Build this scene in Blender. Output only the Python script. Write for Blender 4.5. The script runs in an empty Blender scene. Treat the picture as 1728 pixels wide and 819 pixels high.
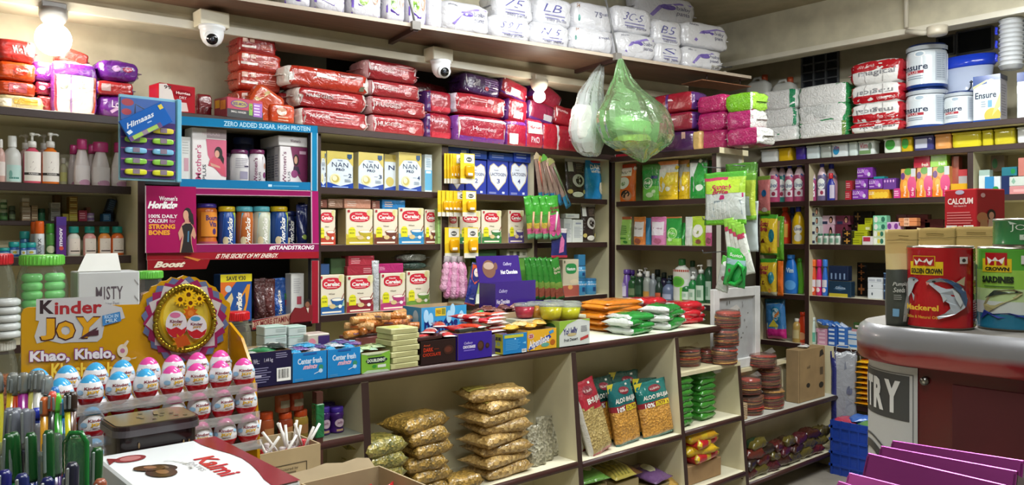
import bpy,math,random
from mathutils import Matrix,Vector,noise
from mathutils.geometry import tessellate_polygon
# camera model
FOC=1320.0;CX=864.0;CY=395.0;EYE=1.5
TH=math.radians(48.5)
RX,RY=math.sin(TH),-math.cos(TH)
FX,FY=math.cos(TH),math.sin(TH)
PI=math.pi
scene=bpy.context.scene
COL=scene.collection
rnd=random.Random(7)
def ray(px,py):
 u=(px-CX)/FOC;v=(CY-py)/FOC
 return(u*RX+FX,u*RY+FY,v)
def at(px,py,d):
 r=ray(px,py);return(r[0]*d,r[1]*d,EYE+r[2]*d)
def atz(px,py,z):
 r=ray(px,py);t=(z-EYE)/r[2];return(r[0]*t,r[1]*t,z)
class Frame:
 """a vertical plane in the shop: origin, direction of its left-to-right axis; y runs into it"""
 def __init__(s,ox,oy,ang=0.0):
  s.o=(ox,oy);s.a=math.radians(ang)
  s.x=(math.cos(s.a),math.sin(s.a));s.n=(-math.sin(s.a),math.cos(s.a))
 def back(s,b):
  return Frame(s.o[0]+s.n[0]*b,s.o[1]+s.n[1]*b,math.degrees(s.a))
 def hit(s,px,py):
  r=ray(px,py)
  t=(s.o[0]*s.n[0]+s.o[1]*s.n[1])/(r[0]*s.n[0]+r[1]*s.n[1])
  X,Y=r[0]*t-s.o[0],r[1]*t-s.o[1]
  return X*s.x[0]+Y*s.x[1],EYE+r[2]*t
 def W(s,u,b,z):
  return(s.o[0]+s.x[0]*u+s.n[0]*b,s.o[1]+s.x[1]*u+s.n[1]*b,z)
  # materials
def lin(h):
 h=h.lstrip('#');out=[]
 for i in(0,2,4):
  c=int(h[i:i+2],16)/255.0
  out.append(c/12.92 if c<=0.04045 else((c+0.055)/1.055)**2.4)
 return(out[0],out[1],out[2],1.0)
_m={}
def M(col,fin='card'):
 key=(col,fin)
 if key in _m:return _m[key]
 m=bpy.data.materials.new(fin+'_'+col);m.use_nodes=True
 nt=m.node_tree;N=nt.nodes;L=nt.links
 b=N['Principled BSDF'];out=N['Material Output']
 c=lin(col)
 tc=N.new('ShaderNodeTexCoord')
 nz=N.new('ShaderNodeTexNoise');nz.inputs['Scale'].default_value=9.0;nz.inputs['Detail'].default_value=3.0
 L.new(tc.outputs['Object'],nz.inputs['Vector'])
 amt={'matte':.22,'wall':.16,'wood':.3,'card':.08,'kraft':.2}.get(fin,.06)
 rp=N.new('ShaderNodeValToRGB')
 rp.color_ramp.elements[0].position=.3;rp.color_ramp.elements[1].position=.7
 rp.color_ramp.elements[0].color=tuple(x*(1-amt)for x in c[:3])+(1,)
 rp.color_ramp.elements[1].color=tuple(min(1,x*(1+amt*.4))for x in c[:3])+(1,)
 L.new(nz.outputs['Fac'],rp.inputs['Fac']);L.new(rp.outputs['Color'],b.inputs['Base Color'])
 R={'card':.42,'film':.22,'plastic':.28,'matte':.8,'wall':.75,'wood':.5,'metal':.3,'foil':.3,'gloss':.15,'food':.6,'kraft':.7,'crinkle':.2,'lam':.4,'seal':.22}
 b.inputs['Roughness'].default_value=R.get(fin,.4)
 def bump(scale,strength,dist=.01,detail=2.0,distort=0.0):
  n2=N.new('ShaderNodeTexNoise');n2.inputs['Scale'].default_value=scale;n2.inputs['Detail'].default_value=detail
  n2.inputs['Distortion'].default_value=distort
  L.new(tc.outputs['Object'],n2.inputs['Vector'])
  bp=N.new('ShaderNodeBump');bp.inputs['Strength'].default_value=strength;bp.inputs['Distance'].default_value=dist
  L.new(n2.outputs['Fac'],bp.inputs['Height']);L.new(bp.outputs['Normal'],b.inputs['Normal'])
 if fin=='film':bump(22,.55,.012,2.0,1.2);b.inputs['Coat Weight'].default_value=.5;b.inputs['Coat Roughness'].default_value=.22
 if fin=='crinkle':bump(45,.9,.012,3.0,1.5);b.inputs['Coat Weight'].default_value=.5;b.inputs['Coat Roughness'].default_value=.1
 if fin=='food':bump(90,.9,.01,4.0)
 if fin=='wall':bump(14,.12,.01,6.0)
 if fin=='wood':
  b.inputs['Coat Weight'].default_value=.15
  nz.inputs['Scale'].default_value=6;mp=N.new('ShaderNodeMapping');mp.inputs['Scale'].default_value=(1.0,9.0,9.0)
  L.new(tc.outputs['Object'],mp.inputs['Vector']);L.new(mp.outputs['Vector'],nz.inputs['Vector'])
 if fin in('metal','foil'):
  b.inputs['Metallic'].default_value=1.0
  if fin=='foil':bump(30,.5,.01,2.0,.8)
 return _m.setdefault(key,m)
def M_clear(col='ffffff',dens=.12,fin=0.08,name='clear',gl_=1.0):
 """thin clear plastic: see-through body with a glossy skin"""
 key=(col,name,dens)
 if key in _m:return _m[key]
 m=bpy.data.materials.new(name+'_'+col);m.use_nodes=True
 nt=m.node_tree;N=nt.nodes;L=nt.links;N.remove(N['Principled BSDF']);out=N['Material Output']
 tr=N.new('ShaderNodeBsdfTransparent');c=lin(col);tr.inputs['Color'].default_value=c
 df=N.new('ShaderNodeBsdfDiffuse');df.inputs['Color'].default_value=c
 gl=N.new('ShaderNodeBsdfGlossy');gl.inputs['Roughness'].default_value=fin
 tc=N.new('ShaderNodeTexCoord');nz=N.new('ShaderNodeTexNoise');nz.inputs['Scale'].default_value=30
 nz.inputs['Distortion'].default_value=1.0
 L.new(tc.outputs['Object'],nz.inputs['Vector'])
 bp=N.new('ShaderNodeBump');bp.inputs['Strength'].default_value=.35;bp.inputs['Distance'].default_value=.01
 L.new(nz.outputs['Fac'],bp.inputs['Height']);L.new(bp.outputs['Normal'],gl.inputs['Normal'])
 m1=N.new('ShaderNodeMixShader');m1.inputs[0].default_value=dens
 L.new(tr.outputs[0],m1.inputs[1]);L.new(df.outputs[0],m1.inputs[2])
 fr=N.new('ShaderNodeFresnel');fr.inputs['IOR'].default_value=1.45;L.new(bp.outputs['Normal'],fr.inputs['Normal'])
 m2=N.new('ShaderNodeMixShader');mu=N.new('ShaderNodeMath');mu.operation='MULTIPLY';mu.inputs[1].default_value=gl_;L.new(fr.outputs[0],mu.inputs[0]);L.new(mu.outputs[0],m2.inputs[0]);L.new(m1.outputs[0],m2.inputs[1]);L.new(gl.outputs[0],m2.inputs[2])
 L.new(m2.outputs[0],out.inputs['Surface'])
 return _m.setdefault(key,m)
def M_emit(col,st):
 key=(col,'emit',st)
 if key in _m:return _m[key]
 m=bpy.data.materials.new('glow_'+col);m.use_nodes=True
 nt=m.node_tree;N=nt.nodes;L=nt.links;N.remove(N['Principled BSDF'])
 e=N.new('ShaderNodeEmission');e.inputs['Color'].default_value=lin(col);e.inputs['Strength'].default_value=st
 L.new(e.outputs[0],N['Material Output'].inputs['Surface'])
 return _m.setdefault(key,m)
CLEAR=lambda:M_clear('ffffff',.10)
def mm(c,fin):
 """'rrggbb', 'rrggbb:finish' or a material"""
 if not isinstance(c,str):return c
 if ':' in c:
  a,f=c.split(':');return M(a,f)
 return M(c,fin)
 # text
_txt={}
def text_geo(s,bold=0.0,sp=1.0):
 key=(s,bold,sp)
 if key in _txt:return _txt[key]
 cu=bpy.data.curves.new('t','FONT');cu.body=s;cu.resolution_u=2;cu.offset=bold;cu.space_character=sp
 cu.fill_mode='FRONT'
 ob=bpy.data.objects.new('t',cu)
 me=bpy.data.meshes.new_from_object(ob)
 vs=[(v.co.x,v.co.y)for v in me.vertices];fs=[tuple(p.vertices)for p in me.polygons]
 bpy.data.objects.remove(ob);bpy.data.curves.remove(cu);bpy.data.meshes.remove(me)
 if vs:
  x0=min(v[0]for v in vs);x1=max(v[0]for v in vs);y0=min(v[1]for v in vs);y1=max(v[1]for v in vs)
  vs=[((v[0]-x0)/max(1e-6,x1-x0),(v[1]-y0)/max(1e-6,y1-y0))for v in vs]
 _txt[key]=(vs,fs);return _txt[key]
 # mesh builder
class MB:
 def __init__(s):s.v=[];s.f=[];s.m=[];s.s=[];s.mats=[];s.lay=0.0
 def mi(s,m):
  if m not in s.mats:s.mats.append(m)
  return s.mats.index(m)
 def add(s,vs,fs,mat,smooth=False,matlist=None):
  o=len(s.v);s.v+=[tuple(v)for v in vs]
  k=s.mi(mat)if matlist is None else None
  for i,f in enumerate(fs):
   s.f.append(tuple(a+o for a in f));s.m.append(k if k is not None else s.mi(matlist[i]));s.s.append(smooth)
  return s
 def box(s,x0,x1,y0,y1,z0,z1,mat,b=0.0,mats=None):
  """mats: dict with keys left right front back bottom top"""
  g=lambda k:(mats or{}).get(k,mat)
  if b<=0:
   vs=[(x,y,z)for x in(x0,x1)for y in(y0,y1)for z in(z0,z1)]
   fs=[(0,1,3,2),(4,6,7,5),(0,4,5,1),(2,3,7,6),(0,2,6,4),(1,5,7,3)]
   ml=[g('left'),g('right'),g('front'),g('back'),g('bottom'),g('top')]
   return s.add(vs,fs,mat,False,ml)
  b=min(b,(x1-x0)*.45,(y1-y0)*.45,(z1-z0)*.45)
  vs=[];idx={}
  for i,x in enumerate((x0,x1)):
   for j,y in enumerate((y0,y1)):
    for k,z in enumerate((z0,z1)):
     dx,dy,dz=(b if i==0 else-b),(b if j==0 else-b),(b if k==0 else-b)
     idx[i,j,k,0]=len(vs);vs.append((x,y+dy,z+dz))
     idx[i,j,k,1]=len(vs);vs.append((x+dx,y,z+dz))
     idx[i,j,k,2]=len(vs);vs.append((x+dx,y+dy,z))
  fs=[];ml=[]
  for i in(0,1):fs.append(tuple(idx[i,j,k,0]for j,k in((0,0),(0,1),(1,1),(1,0))));ml.append(g('left' if i==0 else 'right'))
  for j in(0,1):fs.append(tuple(idx[i,j,k,1]for i,k in((0,0),(0,1),(1,1),(1,0))));ml.append(g('front' if j==0 else 'back'))
  for k in(0,1):fs.append(tuple(idx[i,j,k,2]for i,j in((0,0),(0,1),(1,1),(1,0))));ml.append(g('bottom' if k==0 else 'top'))
  for i in(0,1):
   for j in(0,1):fs.append((idx[i,j,0,0],idx[i,j,1,0],idx[i,j,1,1],idx[i,j,0,1]));ml.append(g('front' if j==0 else 'back'))
   for k in(0,1):fs.append((idx[i,0,k,0],idx[i,1,k,0],idx[i,1,k,2],idx[i,0,k,2]));ml.append(g('left' if i==0 else 'right'))
  for j in(0,1):
   for k in(0,1):fs.append((idx[0,j,k,1],idx[1,j,k,1],idx[1,j,k,2],idx[0,j,k,2]));ml.append(g('front' if j==0 else 'back'))
  for i in(0,1):
   for j in(0,1):
    for k in(0,1):fs.append((idx[i,j,k,0],idx[i,j,k,1],idx[i,j,k,2]));ml.append(mat)
  return s.add(vs,fs,mat,False,ml)
 def lathe(s,prof,mat,n=20,cx=0,cy=0,z0=0,sx=1,sy=1,mats=None,smooth=True):
  vs=[];fs=[];ml=[]
  for r,z in prof:
   for i in range(n):
    a=2*PI*i/n;vs.append((cx+r*sx*math.cos(a),cy+r*sy*math.sin(a),z0+z))
  for k in range(len(prof)-1):
   for i in range(n):
    j=(i+1)%n;fs.append((k*n+i,k*n+j,(k+1)*n+j,(k+1)*n+i));ml.append((mats or{}).get(k,mat))
  if prof[0][0]>1e-5:fs.append(tuple(range(n))[::-1]);ml.append((mats or{}).get(0,mat))
  if prof[-1][0]>1e-5:fs.append(tuple((len(prof)-1)*n+i for i in range(n)));ml.append((mats or{}).get(len(prof)-2,mat))
  return s.add(vs,fs,mat,smooth,ml)
 def tube(s,pts,r,mat,n=8,cap=True,r1=None):
  P=[Vector(p)for p in pts];vs=[];fs=[]
  up=Vector((0,0,1))
  for k,p in enumerate(P):
   d=(P[min(k+1,len(P)-1)]-P[max(k-1,0)])
   if d.length<1e-9:d=Vector((0,0,1))
   d.normalize()
   a=d.cross(up)
   if a.length<1e-3:a=d.cross(Vector((1,0,0)))
   a.normalize();b=d.cross(a)
   rr=r if r1 is None else r+(r1-r)*k/max(1,len(P)-1)
   for i in range(n):
    t=2*PI*i/n;vs.append(p+a*(rr*math.cos(t))+b*(rr*math.sin(t)))
  for k in range(len(P)-1):
   for i in range(n):
    j=(i+1)%n;fs.append((k*n+i,k*n+j,(k+1)*n+j,(k+1)*n+i))
  if cap:fs+=[tuple(range(n))[::-1],tuple((len(P)-1)*n+i for i in range(n))]
  return s.add(vs,fs,mat,True)
 def prism(s,pts,y0,y1,mat,edge=None):
  """outline in x,z swept from y0 to y1"""
  n=len(pts);vs=[(x,y0,z)for x,z in pts]+[(x,y1,z)for x,z in pts]
  tri=tessellate_polygon([[Vector((x,z,0))for x,z in pts]])
  fs=[tuple(t)for t in tri]+[tuple(a+n for a in t[::-1])for t in tri]
  k=len(fs)
  fs+=[(i,(i+1)%n,(i+1)%n+n,i+n)for i in range(n)]
  return s.add(vs,fs,mat,False,[mat]*k+[edge or mat]*n)
 def prismz(s,pts,z0,z1,mat,edge=None,smooth=False):
  n=len(pts);vs=[(x,y,z0)for x,y in pts]+[(x,y,z1)for x,y in pts]
  tri=tessellate_polygon([[Vector((x,y,0))for x,y in pts]])
  fs=[tuple(t)for t in tri]+[tuple(a+n for a in t[::-1])for t in tri];k=len(fs)
  fs+=[(i,(i+1)%n,(i+1)%n+n,i+n)for i in range(n)]
  return s.add(vs,fs,mat,smooth,[mat]*k+[edge or mat]*n)
 def brick(s,w,d,h,mat,e=6.0,n=7,amp=0.0,seed=0,matfn=None,c=(0,0,0)):
  """soft film-wrapped block standing on z=0, centred in x and y"""
  vs=[];fs=[];ml=[];ids={}
  def vid(p):
   k=tuple(round(q,4)for q in p)
   if k in ids:return ids[k]
   x,y,z=p
   L=(abs(x)**e+abs(y)**e+abs(z)**e)**(1/e)
   q=Vector((x/L,y/L,z/L))
   a=amp*noise.noise(Vector((x*2.1+seed*3.7,y*2.1+seed,z*2.1)))+amp*.6*noise.noise(Vector((x*5+seed,y*5,z*5+seed)))
   q=q*(1+a)
   ids[k]=len(vs);vs.append((c[0]+q.x*w/2,c[1]+q.y*d/2,c[2]+h/2+q.z*h/2));return ids[k]
  for ax in range(3):
   for sg in(-1,1):
    for i in range(n):
     for j in range(n):
      def P(a,b):
       aa=math.sin(a*PI/4)/math.sin(PI/4)if False else a
       p=[0,0,0];p[ax]=sg;p[(ax+1)%3]=aa;p[(ax+2)%3]=b;return p
      g=lambda k:math.copysign(abs(-1+2*k/n)**.75,-1+2*k/n)
      q=[vid(P(g(i),g(j))),vid(P(g(i+1),g(j))),vid(P(g(i+1),g(j+1))),vid(P(g(i),g(j+1)))]
      if sg<0:q.reverse()
      fs.append(tuple(q))
      cen=P(-1+2*(i+.5)/n,-1+2*(j+.5)/n)
      ml.append(matfn(cen)if matfn else mat)
  return s.add(vs,fs,mat,True,ml)
 def bag(s,w,h,t,mat,prof='pillow',nu=12,nv=16,amp=.15,seed=0,lie=False,matfn=None,seal=.05,taper=0.0):
  """sealed film bag, front towards -y, standing on z=0 (lie: front up, lying along y)"""
  vs=[];fs=[];ml=[]
  th=bag_th(prof,seal)
  for side in(-1,1):
   for j in range(nv+1):
    for i in range(nu+1):
     u=i/nu;v=j/nv;vs.append(bag_pt(u,v,side,w,h,t,th,amp,seed,lie,taper,0.0,EX.get(prof,3.2)))
  o=(nu+1)*(nv+1)
  for side in(0,1):
   for j in range(nv):
    for i in range(nu):
     a=side*o+j*(nu+1)+i
     q=(a,a+1,a+nu+2,a+nu+1)
     fs.append(q if side==0 else q[::-1])
     ml.append(matfn((i+.5)/nu,(j+.5)/nv,side)if matfn else mat)
  for i in range(nu):
   fs.append((i,o+i,o+i+1,i+1));ml.append(ml[i])
   a=nv*(nu+1)+i;fs.append((a,a+1,o+a+1,o+a));ml.append(ml[(nv-1)*nu+i])
  for j in range(nv):
   a=j*(nu+1);b=(j+1)*(nu+1);fs.append((a,b,o+b,o+a));ml.append(ml[j*nu])
   a+=nu;b+=nu;fs.append((a,o+a,o+b,b));ml.append(ml[j*nu+nu-1])
  return s.add(vs,fs,mat,True,ml)
  # printed matter following a surface: surf(u, v, off) with u, v in 0..1
 def pr(s,surf,lst,fin='card',curved=False):
  for it in lst:
   s.lay+=.00012;off=.0006+s.lay;k=it[0]
   if k=='r':
    _,u0,v0,u1,v1,c=it[:6];nu,nv=(max(2,int(14*abs(u1-u0))),max(2,int(12*abs(v1-v0))))if curved else(1,1)
    vs=[surf(u0+(u1-u0)*i/nu,v0+(v1-v0)*j/nv,off)for j in range(nv+1)for i in range(nu+1)]
    fs=[(j*(nu+1)+i,j*(nu+1)+i+1,(j+1)*(nu+1)+i+1,(j+1)*(nu+1)+i)for j in range(nv)for i in range(nu)]
    s.add(vs,fs,mm(c,fin),curved)
   elif k=='e':
    _,uc,vc,ru,rv,c=it[:6];n=24;rg=3 if curved else 1;e=it[6]if len(it)>6 else 2.0
    vs=[surf(uc,vc,off)];fs=[]
    for q in range(1,rg+1):
     for i in range(n):
      a=2*PI*i/n;ca,sa=math.cos(a),math.sin(a)
      L=(abs(ca)**e+abs(sa)**e)**(1/e)
      vs.append(surf(uc+ru*q/rg*ca/L,vc+rv*q/rg*sa/L,off))
    for i in range(n):fs.append((0,1+i,1+(i+1)%n))
    for q in range(rg-1):
     for i in range(n):
      j=(i+1)%n;a=1+q*n;fs.append((a+i,a+n+i,a+n+j,a+j))
    s.add(vs,fs,mm(c,fin),curved)
   elif k=='p':
    pts=it[1];tri=tessellate_polygon([[Vector((a,b,0))for a,b in pts]])
    s.add([surf(a,b,off)for a,b in pts],[tuple(t)for t in tri],mm(it[2],fin))
   elif k=='t':
    _,st,u0,v0,u1,v1,c=it[:7];op=it[7]if len(it)>7 else{}
    vs,fs=text_geo(st,op.get('b',.015),op.get('sp',1.0))
    sh=op.get('sh',0.0);out=[];rot=op.get('rot',0)
    arc=op.get('arc',0.0)
    for a,b in vs:
     a2=a+sh*(b-.5);b2=b+arc*(1-(2*a-1)**2)+op.get('sl',0)*(a-.5)
     if rot==90:a2,b2=1-b2,a2
     elif rot==-90:a2,b2=b2,1-a2
     elif rot==180:a2,b2=1-a2,1-b2
     out.append(surf(u0+(u1-u0)*a2,v0+(v1-v0)*b2,off))
    s.add(out,fs,mm(c,fin))
   elif k=='bar':
    _,u0,v0,u1,v1=it[:5];r=random.Random(3);u=u0+(u1-u0)*.08
    s.pr(surf,[('r',u0,v0,u1,v1,'f4f4f0')],fin,curved)
    while u<u1-(u1-u0)*.1:
     w=(u1-u0)*r.choice((.02,.03,.05));s.lay-=.00012
     s.pr(surf,[('r',u,v0+(v1-v0)*.2,u+w,v1-(v1-v0)*.1,'181818')],fin,curved);u+=w+(u1-u0)*r.choice((.02,.03,.04))
   elif k=='ln':
    _,u0,v0,u1,v1,n,c=it[:7]
    r=random.Random(n)
    for q in range(n):
     v=v1-(v1-v0)*(q+.5)/n;hh=(v1-v0)/n*.22;s.lay-=.00012
     s.pr(surf,[('r',u0,v-hh,u0+(u1-u0)*r.uniform(.7,1),v+hh,c)],fin,curved)
  return s
 def mesh(s,name):
  me=bpy.data.meshes.new(name);me.from_pydata(s.v,[],s.f)
  for m in s.mats:me.materials.append(m)
  me.polygons.foreach_set('material_index',s.m);me.polygons.foreach_set('use_smooth',s.s);me.update()
  return me
EX={'full':6.0}
def bag_th(prof,seal):
 def sm(x):x=max(0,min(1,x));return x*x*(3-2*x)
 if prof=='pillow':return lambda v:.03+.97*(sm((v-seal)/.3)*sm((1-seal-v)/.3))**.6 if seal<v<1-seal else.03
 if prof=='stand':return lambda v:(.03+.97*sm((1-seal-v)/.75)**.8)*(.82+.18*sm(v/.15))
 if prof=='full':return lambda v:.03+.97*(sm((v+.04)/.14)*sm((1-seal-v)/.22))**.6
 return lambda v:1.0
def bag_pt(u,v,side,w,h,t,th,amp,seed,lie,taper,off=0.0,ex=3.2):
 s_=2*u-1
 tv=th(v);f=max(0.0,1-abs(s_)**ex)**(2.4/ex)
 nz=noise.noise(Vector((u*3+seed*1.7,v*4+seed,side*2.0+seed)))+.5*noise.noise(Vector((u*9+seed,v*9+seed*2.3,side)))
 y=side*t/2*tv*f*(1+amp*nz)+side*.0008
 y+=t*.25*amp*noise.noise(Vector((u*2+seed,v*2.5,7.7+seed)))
 x=s_*w/2*(1-.05*tv*(1 if tv>.3 else tv))*(1-taper*v)+w*.02*amp*noise.noise(Vector((v*6+seed,0,seed)))
 z=v*h+h*.02*noise.noise(Vector((u*4+seed,v,seed+4)))*amp*3
 y-=off if side<0 else-off
 if lie:return(x,z-h/2,-y+t/2)
 return(x,y,z)
def bag_surf(w,h,t,prof='pillow',amp=.15,seed=0,lie=False,seal=.05,taper=0.0):
 th=bag_th(prof,seal)
 return lambda u,v,off:bag_pt(u,v,-1,w,h,t,th,amp,seed,lie,taper,off+.0012,EX.get(prof,3.2))
def flat_front(w,h,y=0.0):return lambda u,v,off:((u-.5)*w,y-off,v*h)
def flat_left(w,d,h):return lambda u,v,off:(-w/2-off,d*(1-u),v*h)
def flat_right(w,d,h):return lambda u,v,off:(w/2+off,d*u,v*h)
def flat_top(w,d,h):return lambda u,v,off:((u-.5)*w,v*d,h+off)
def cyl_surf(r,h,z0=0.0,span=PI,sx=1,sy=1):
 def f(u,v,off):
  a=-PI/2+(u-.5)*span;return((r*sx+off)*math.cos(a),(r*sy+off)*math.sin(a),z0+v*h)
 return f
def brick_surf(w,d,h,e=6.0,amp=0,seed=0):
 def f(u,v,off):
  x,z=2*u-1,2*v-1
  L=(abs(x)**e+1+abs(z)**e)**(1/e)
  a=amp*noise.noise(Vector((x*2.1+seed*3.7,-2.1+seed,z*2.1)))+amp*.6*noise.noise(Vector((x*5+seed,-5,z*5+seed)))
  q=(1+a)/L
  return(x*q*w/2,-q*d/2-off-.001,h/2+z*q*h/2)
 return f
 # objects
def tag(o,label,cat,group=None,kind=None):
 if label:o['label']=label
 if cat:o['category']=cat
 if group:o['group']=group
 if kind:o['kind']=kind
 return o
def link(name,me,parent=None,loc=(0,0,0),rot=(0,0,0)):
 o=bpy.data.objects.new(name,me);COL.objects.link(o)
 o.location=loc;o.rotation_euler=rot
 if parent:o.parent=parent
 return o
def solo(name,mb,label,cat,loc,rz=0.0,group=None,rot=None):
 me=mb if isinstance(mb,bpy.types.Mesh)else mb.mesh(name)
 return tag(link(name,me,None,loc,rot or(0,0,rz)),label,cat,group)
def thing(name,label,cat,loc,rz=0.0,group=None,rot=None):
 o=bpy.data.objects.new(name,None);COL.objects.link(o);o.empty_display_size=.05
 o.location=loc;o.rotation_euler=rot or(0,0,rz)
 return tag(o,label,cat,group)
def part(t,name,mb,label=None,loc=(0,0,0),rot=(0,0,0)):
 me=mb if isinstance(mb,bpy.types.Mesh)else mb.mesh(name)
 o=link(name,me,t,loc,rot)
 if label:o['label']=label
 return o
def dup(root,loc,rot=None,label=None,group=None):
 """copy of a thing with copies of its parts and their sub-parts"""
 r=root.copy();COL.objects.link(r);r.location=loc
 if rot is not None:r.rotation_euler=rot
 if label:r['label']=label
 if group:r['group']=group
 for ch in list(root.children):
  c=ch.copy();COL.objects.link(c);c.parent=r
  for g in list(ch.children):
   d=g.copy();COL.objects.link(d);d.parent=c
 return r
def struct(name,mb):
 o=link(name,mb.mesh(name));o['kind']='structure';return o
ORD=['first','second','third','fourth','fifth','sixth','seventh','eighth','ninth','tenth','eleventh','twelfth']
# goods
def slot(fr,px0,px1,pyt,z,back):
 f=fr.back(back);s0=f.hit(px0,400)[0];s1=f.hit(px1,400)[0]
 h=f.hit((px0+px1)/2,pyt)[1]-z
 return f,(s0+s1)/2,s1-s0,h
def carton(name,label,fr,px0,px1,pyt,z,dep,col,pr=(),side=None,top=None,back=.03,rz=0,fin='card',group=None,cat='box',left=(),right=(),topr=(),zr=None):
 """printed cardboard box whose front fills px0..px1 on the frame and whose top reaches pyt"""
 f,c,w,h=slot(fr,px0,px1,pyt,z,back)
 if zr:h=zr
 mb=MB();m=mm(col,fin);sd=mm(side or col,fin)
 mb.box(-w/2,w/2,0,dep,0,h,m,min(.003,w*.03),{'left':sd,'right':sd,'top':mm(top or side or col,fin),'back':sd})
 mb.pr(flat_front(w,h),pr,fin)
 if left:mb.lay=0;mb.pr(flat_left(w,dep,h),left,fin)
 if right:mb.lay=0;mb.pr(flat_right(w,dep,h),right,fin)
 if topr:mb.lay=0;mb.pr(flat_top(w,dep,h),topr,fin)
 return solo(name,mb,label,cat,f.W(c,0,z),f.a+math.radians(rz),group)
def dim(c):
 if fnot(c):return c
 return ''.join('%02x'%int(int(c[i:i+2],16)*.9)for i in(0,2,4))+c[6:]
def fnot(c):return min(int(c[i:i+2],16)for i in(0,2,4))>170
def pack(name,label,fr,px0,px1,pyt,pyb,dep,col,pr=(),ends=None,back=.05,rz=0,e=6.5,amp=.05,seed=None,fin='film',group=None,cat='pack',z=None,band=None,tilt=0,lift=0.0,n=8):
 """soft film-wrapped pack; pyb is where its bottom meets what carries it"""
 f=fr.back(back);s0=f.hit(px0,400)[0];s1=f.hit(px1,400)[0];pm=(px0+px1)/2
 zt=f.hit(pm,pyt)[1];zb=f.hit(pm,pyb)[1]if z is None else z
 w,h=s1-s0,zt-zb
 seed=rnd.random()*50 if seed is None else seed
 m=mm(dim(col),fin);me_=mm(ends,fin)if ends else m;bm_=mm(band[2],fin)if band else None
 def mf(p):
  if band and band[0]<p[2]<band[1]:return bm_
  return me_ if abs(p[0])>.93 else m
 mb=MB();mb.brick(w,dep,h,m,e,n,amp,seed,mf)
 if name=='diaper_pack' and w>.22 and fr.a==0:pr=list(pr)+[('p',[(.01,.06),(.08,.5),(.01,.94)],'cfc6c6'),('p',[(.99,.1),(.94,.5),(.99,.9)],'c0b4b6')]
 for sg in(-1,1):
  q=[(sg*w/2*.97,-dep*.3,h*.5),(sg*w/2*.97,dep*.3,h*.5),(sg*(w/2+min(.016,w*.06)),dep*.36,h*.54),(sg*(w/2+min(.016,w*.06)),-dep*.36,h*.46)]
  a=[(x,y,z_+.002)for x,y,z_ in q];mb.add(q+a,[(0,1,2,3),(7,6,5,4),(0,3,7,4),(1,2,6,5),(2,3,7,6),(0,1,5,4)],me_)
 mb.pr(brick_surf(w,dep,h,e,amp,seed),pr,fin,True)
 return solo(name,mb,label,cat,f.W((s0+s1)/2,dep/2,zb+lift),f.a+math.radians(rz),group,rot=(0,math.radians(tilt),f.a+math.radians(rz)))
def pouch(name,label,fr,px0,px1,pyt,z,t,col,pr=(),prof='stand',back=.05,rz=0,lean=0,fin='film',group=None,cat='pouch',bands=(),seed=None,amp=.25,cap=None,roll=0,taper=0.0,pyb=None,hang=False):
 f,c,w,h=slot(fr,px0,px1,pyt,z,back)
 if pyb is not None:
  z=f.hit((px0+px1)/2,pyb)[1];h=f.hit((px0+px1)/2,pyt)[1]-z
 seed=rnd.random()*50 if seed is None else seed
 m=mm(col,fin);bs=[(a,b,mm(cc,fin))for a,b,cc in bands]
 def mf(u,v,side):
  for a,b,cc in bs:
   if a<=v<=b:return cc
  return m
 mb=MB();mb.bag(w,h,t,m,prof,12,20,amp,seed,False,mf,taper=taper)
 mb.pr(bag_surf(w,h,t,prof,amp,seed,taper=taper),pr,fin,True)
 rot=(math.radians(-lean),math.radians(roll),f.a+math.radians(rz))
 loc=f.W(c,t/2,z)
 if cap:
  T=thing(name,label,cat,loc,0,group,rot)
  part(T,'pouch',mb)
  cm=MB();cm.tube([(cap[1]*w,0,h*cap[2]-.004),(cap[1]*w+.012,0,h*cap[2]+.012)],.011,mm(cap[0],'plastic'),12);part(T,'spout_cap',cm)
  return T
 return solo(name,mb,label,cat,loc,0,group,rot)
PROF={'round':[(.86,0),(.98,.03),(1,.08),(1,.72),(.95,.82),(.7,.92),(.42,.97),(.4,1)],'lotion':[(.8,0),(.94,.04),(1,.3),(.9,.6),(.66,.86),(.5,.97),(.48,1)],'jar':[(.92,0),(1,.04),(1,.1),(.9,.2),(.88,.7),(.97,.82),(.96,.94),(.84,1)],'wide':[(.92,0),(1,.03),(1,.78),(.95,.88),(.86,.95),(.82,1)],'flask':[(.9,0),(1,.03),(1,.62),(.9,.76),(.5,.93),(.36,.97),(.34,1)],'can':[(.97,0),(1,.01),(1,.99),(.97,1)],}
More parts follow.
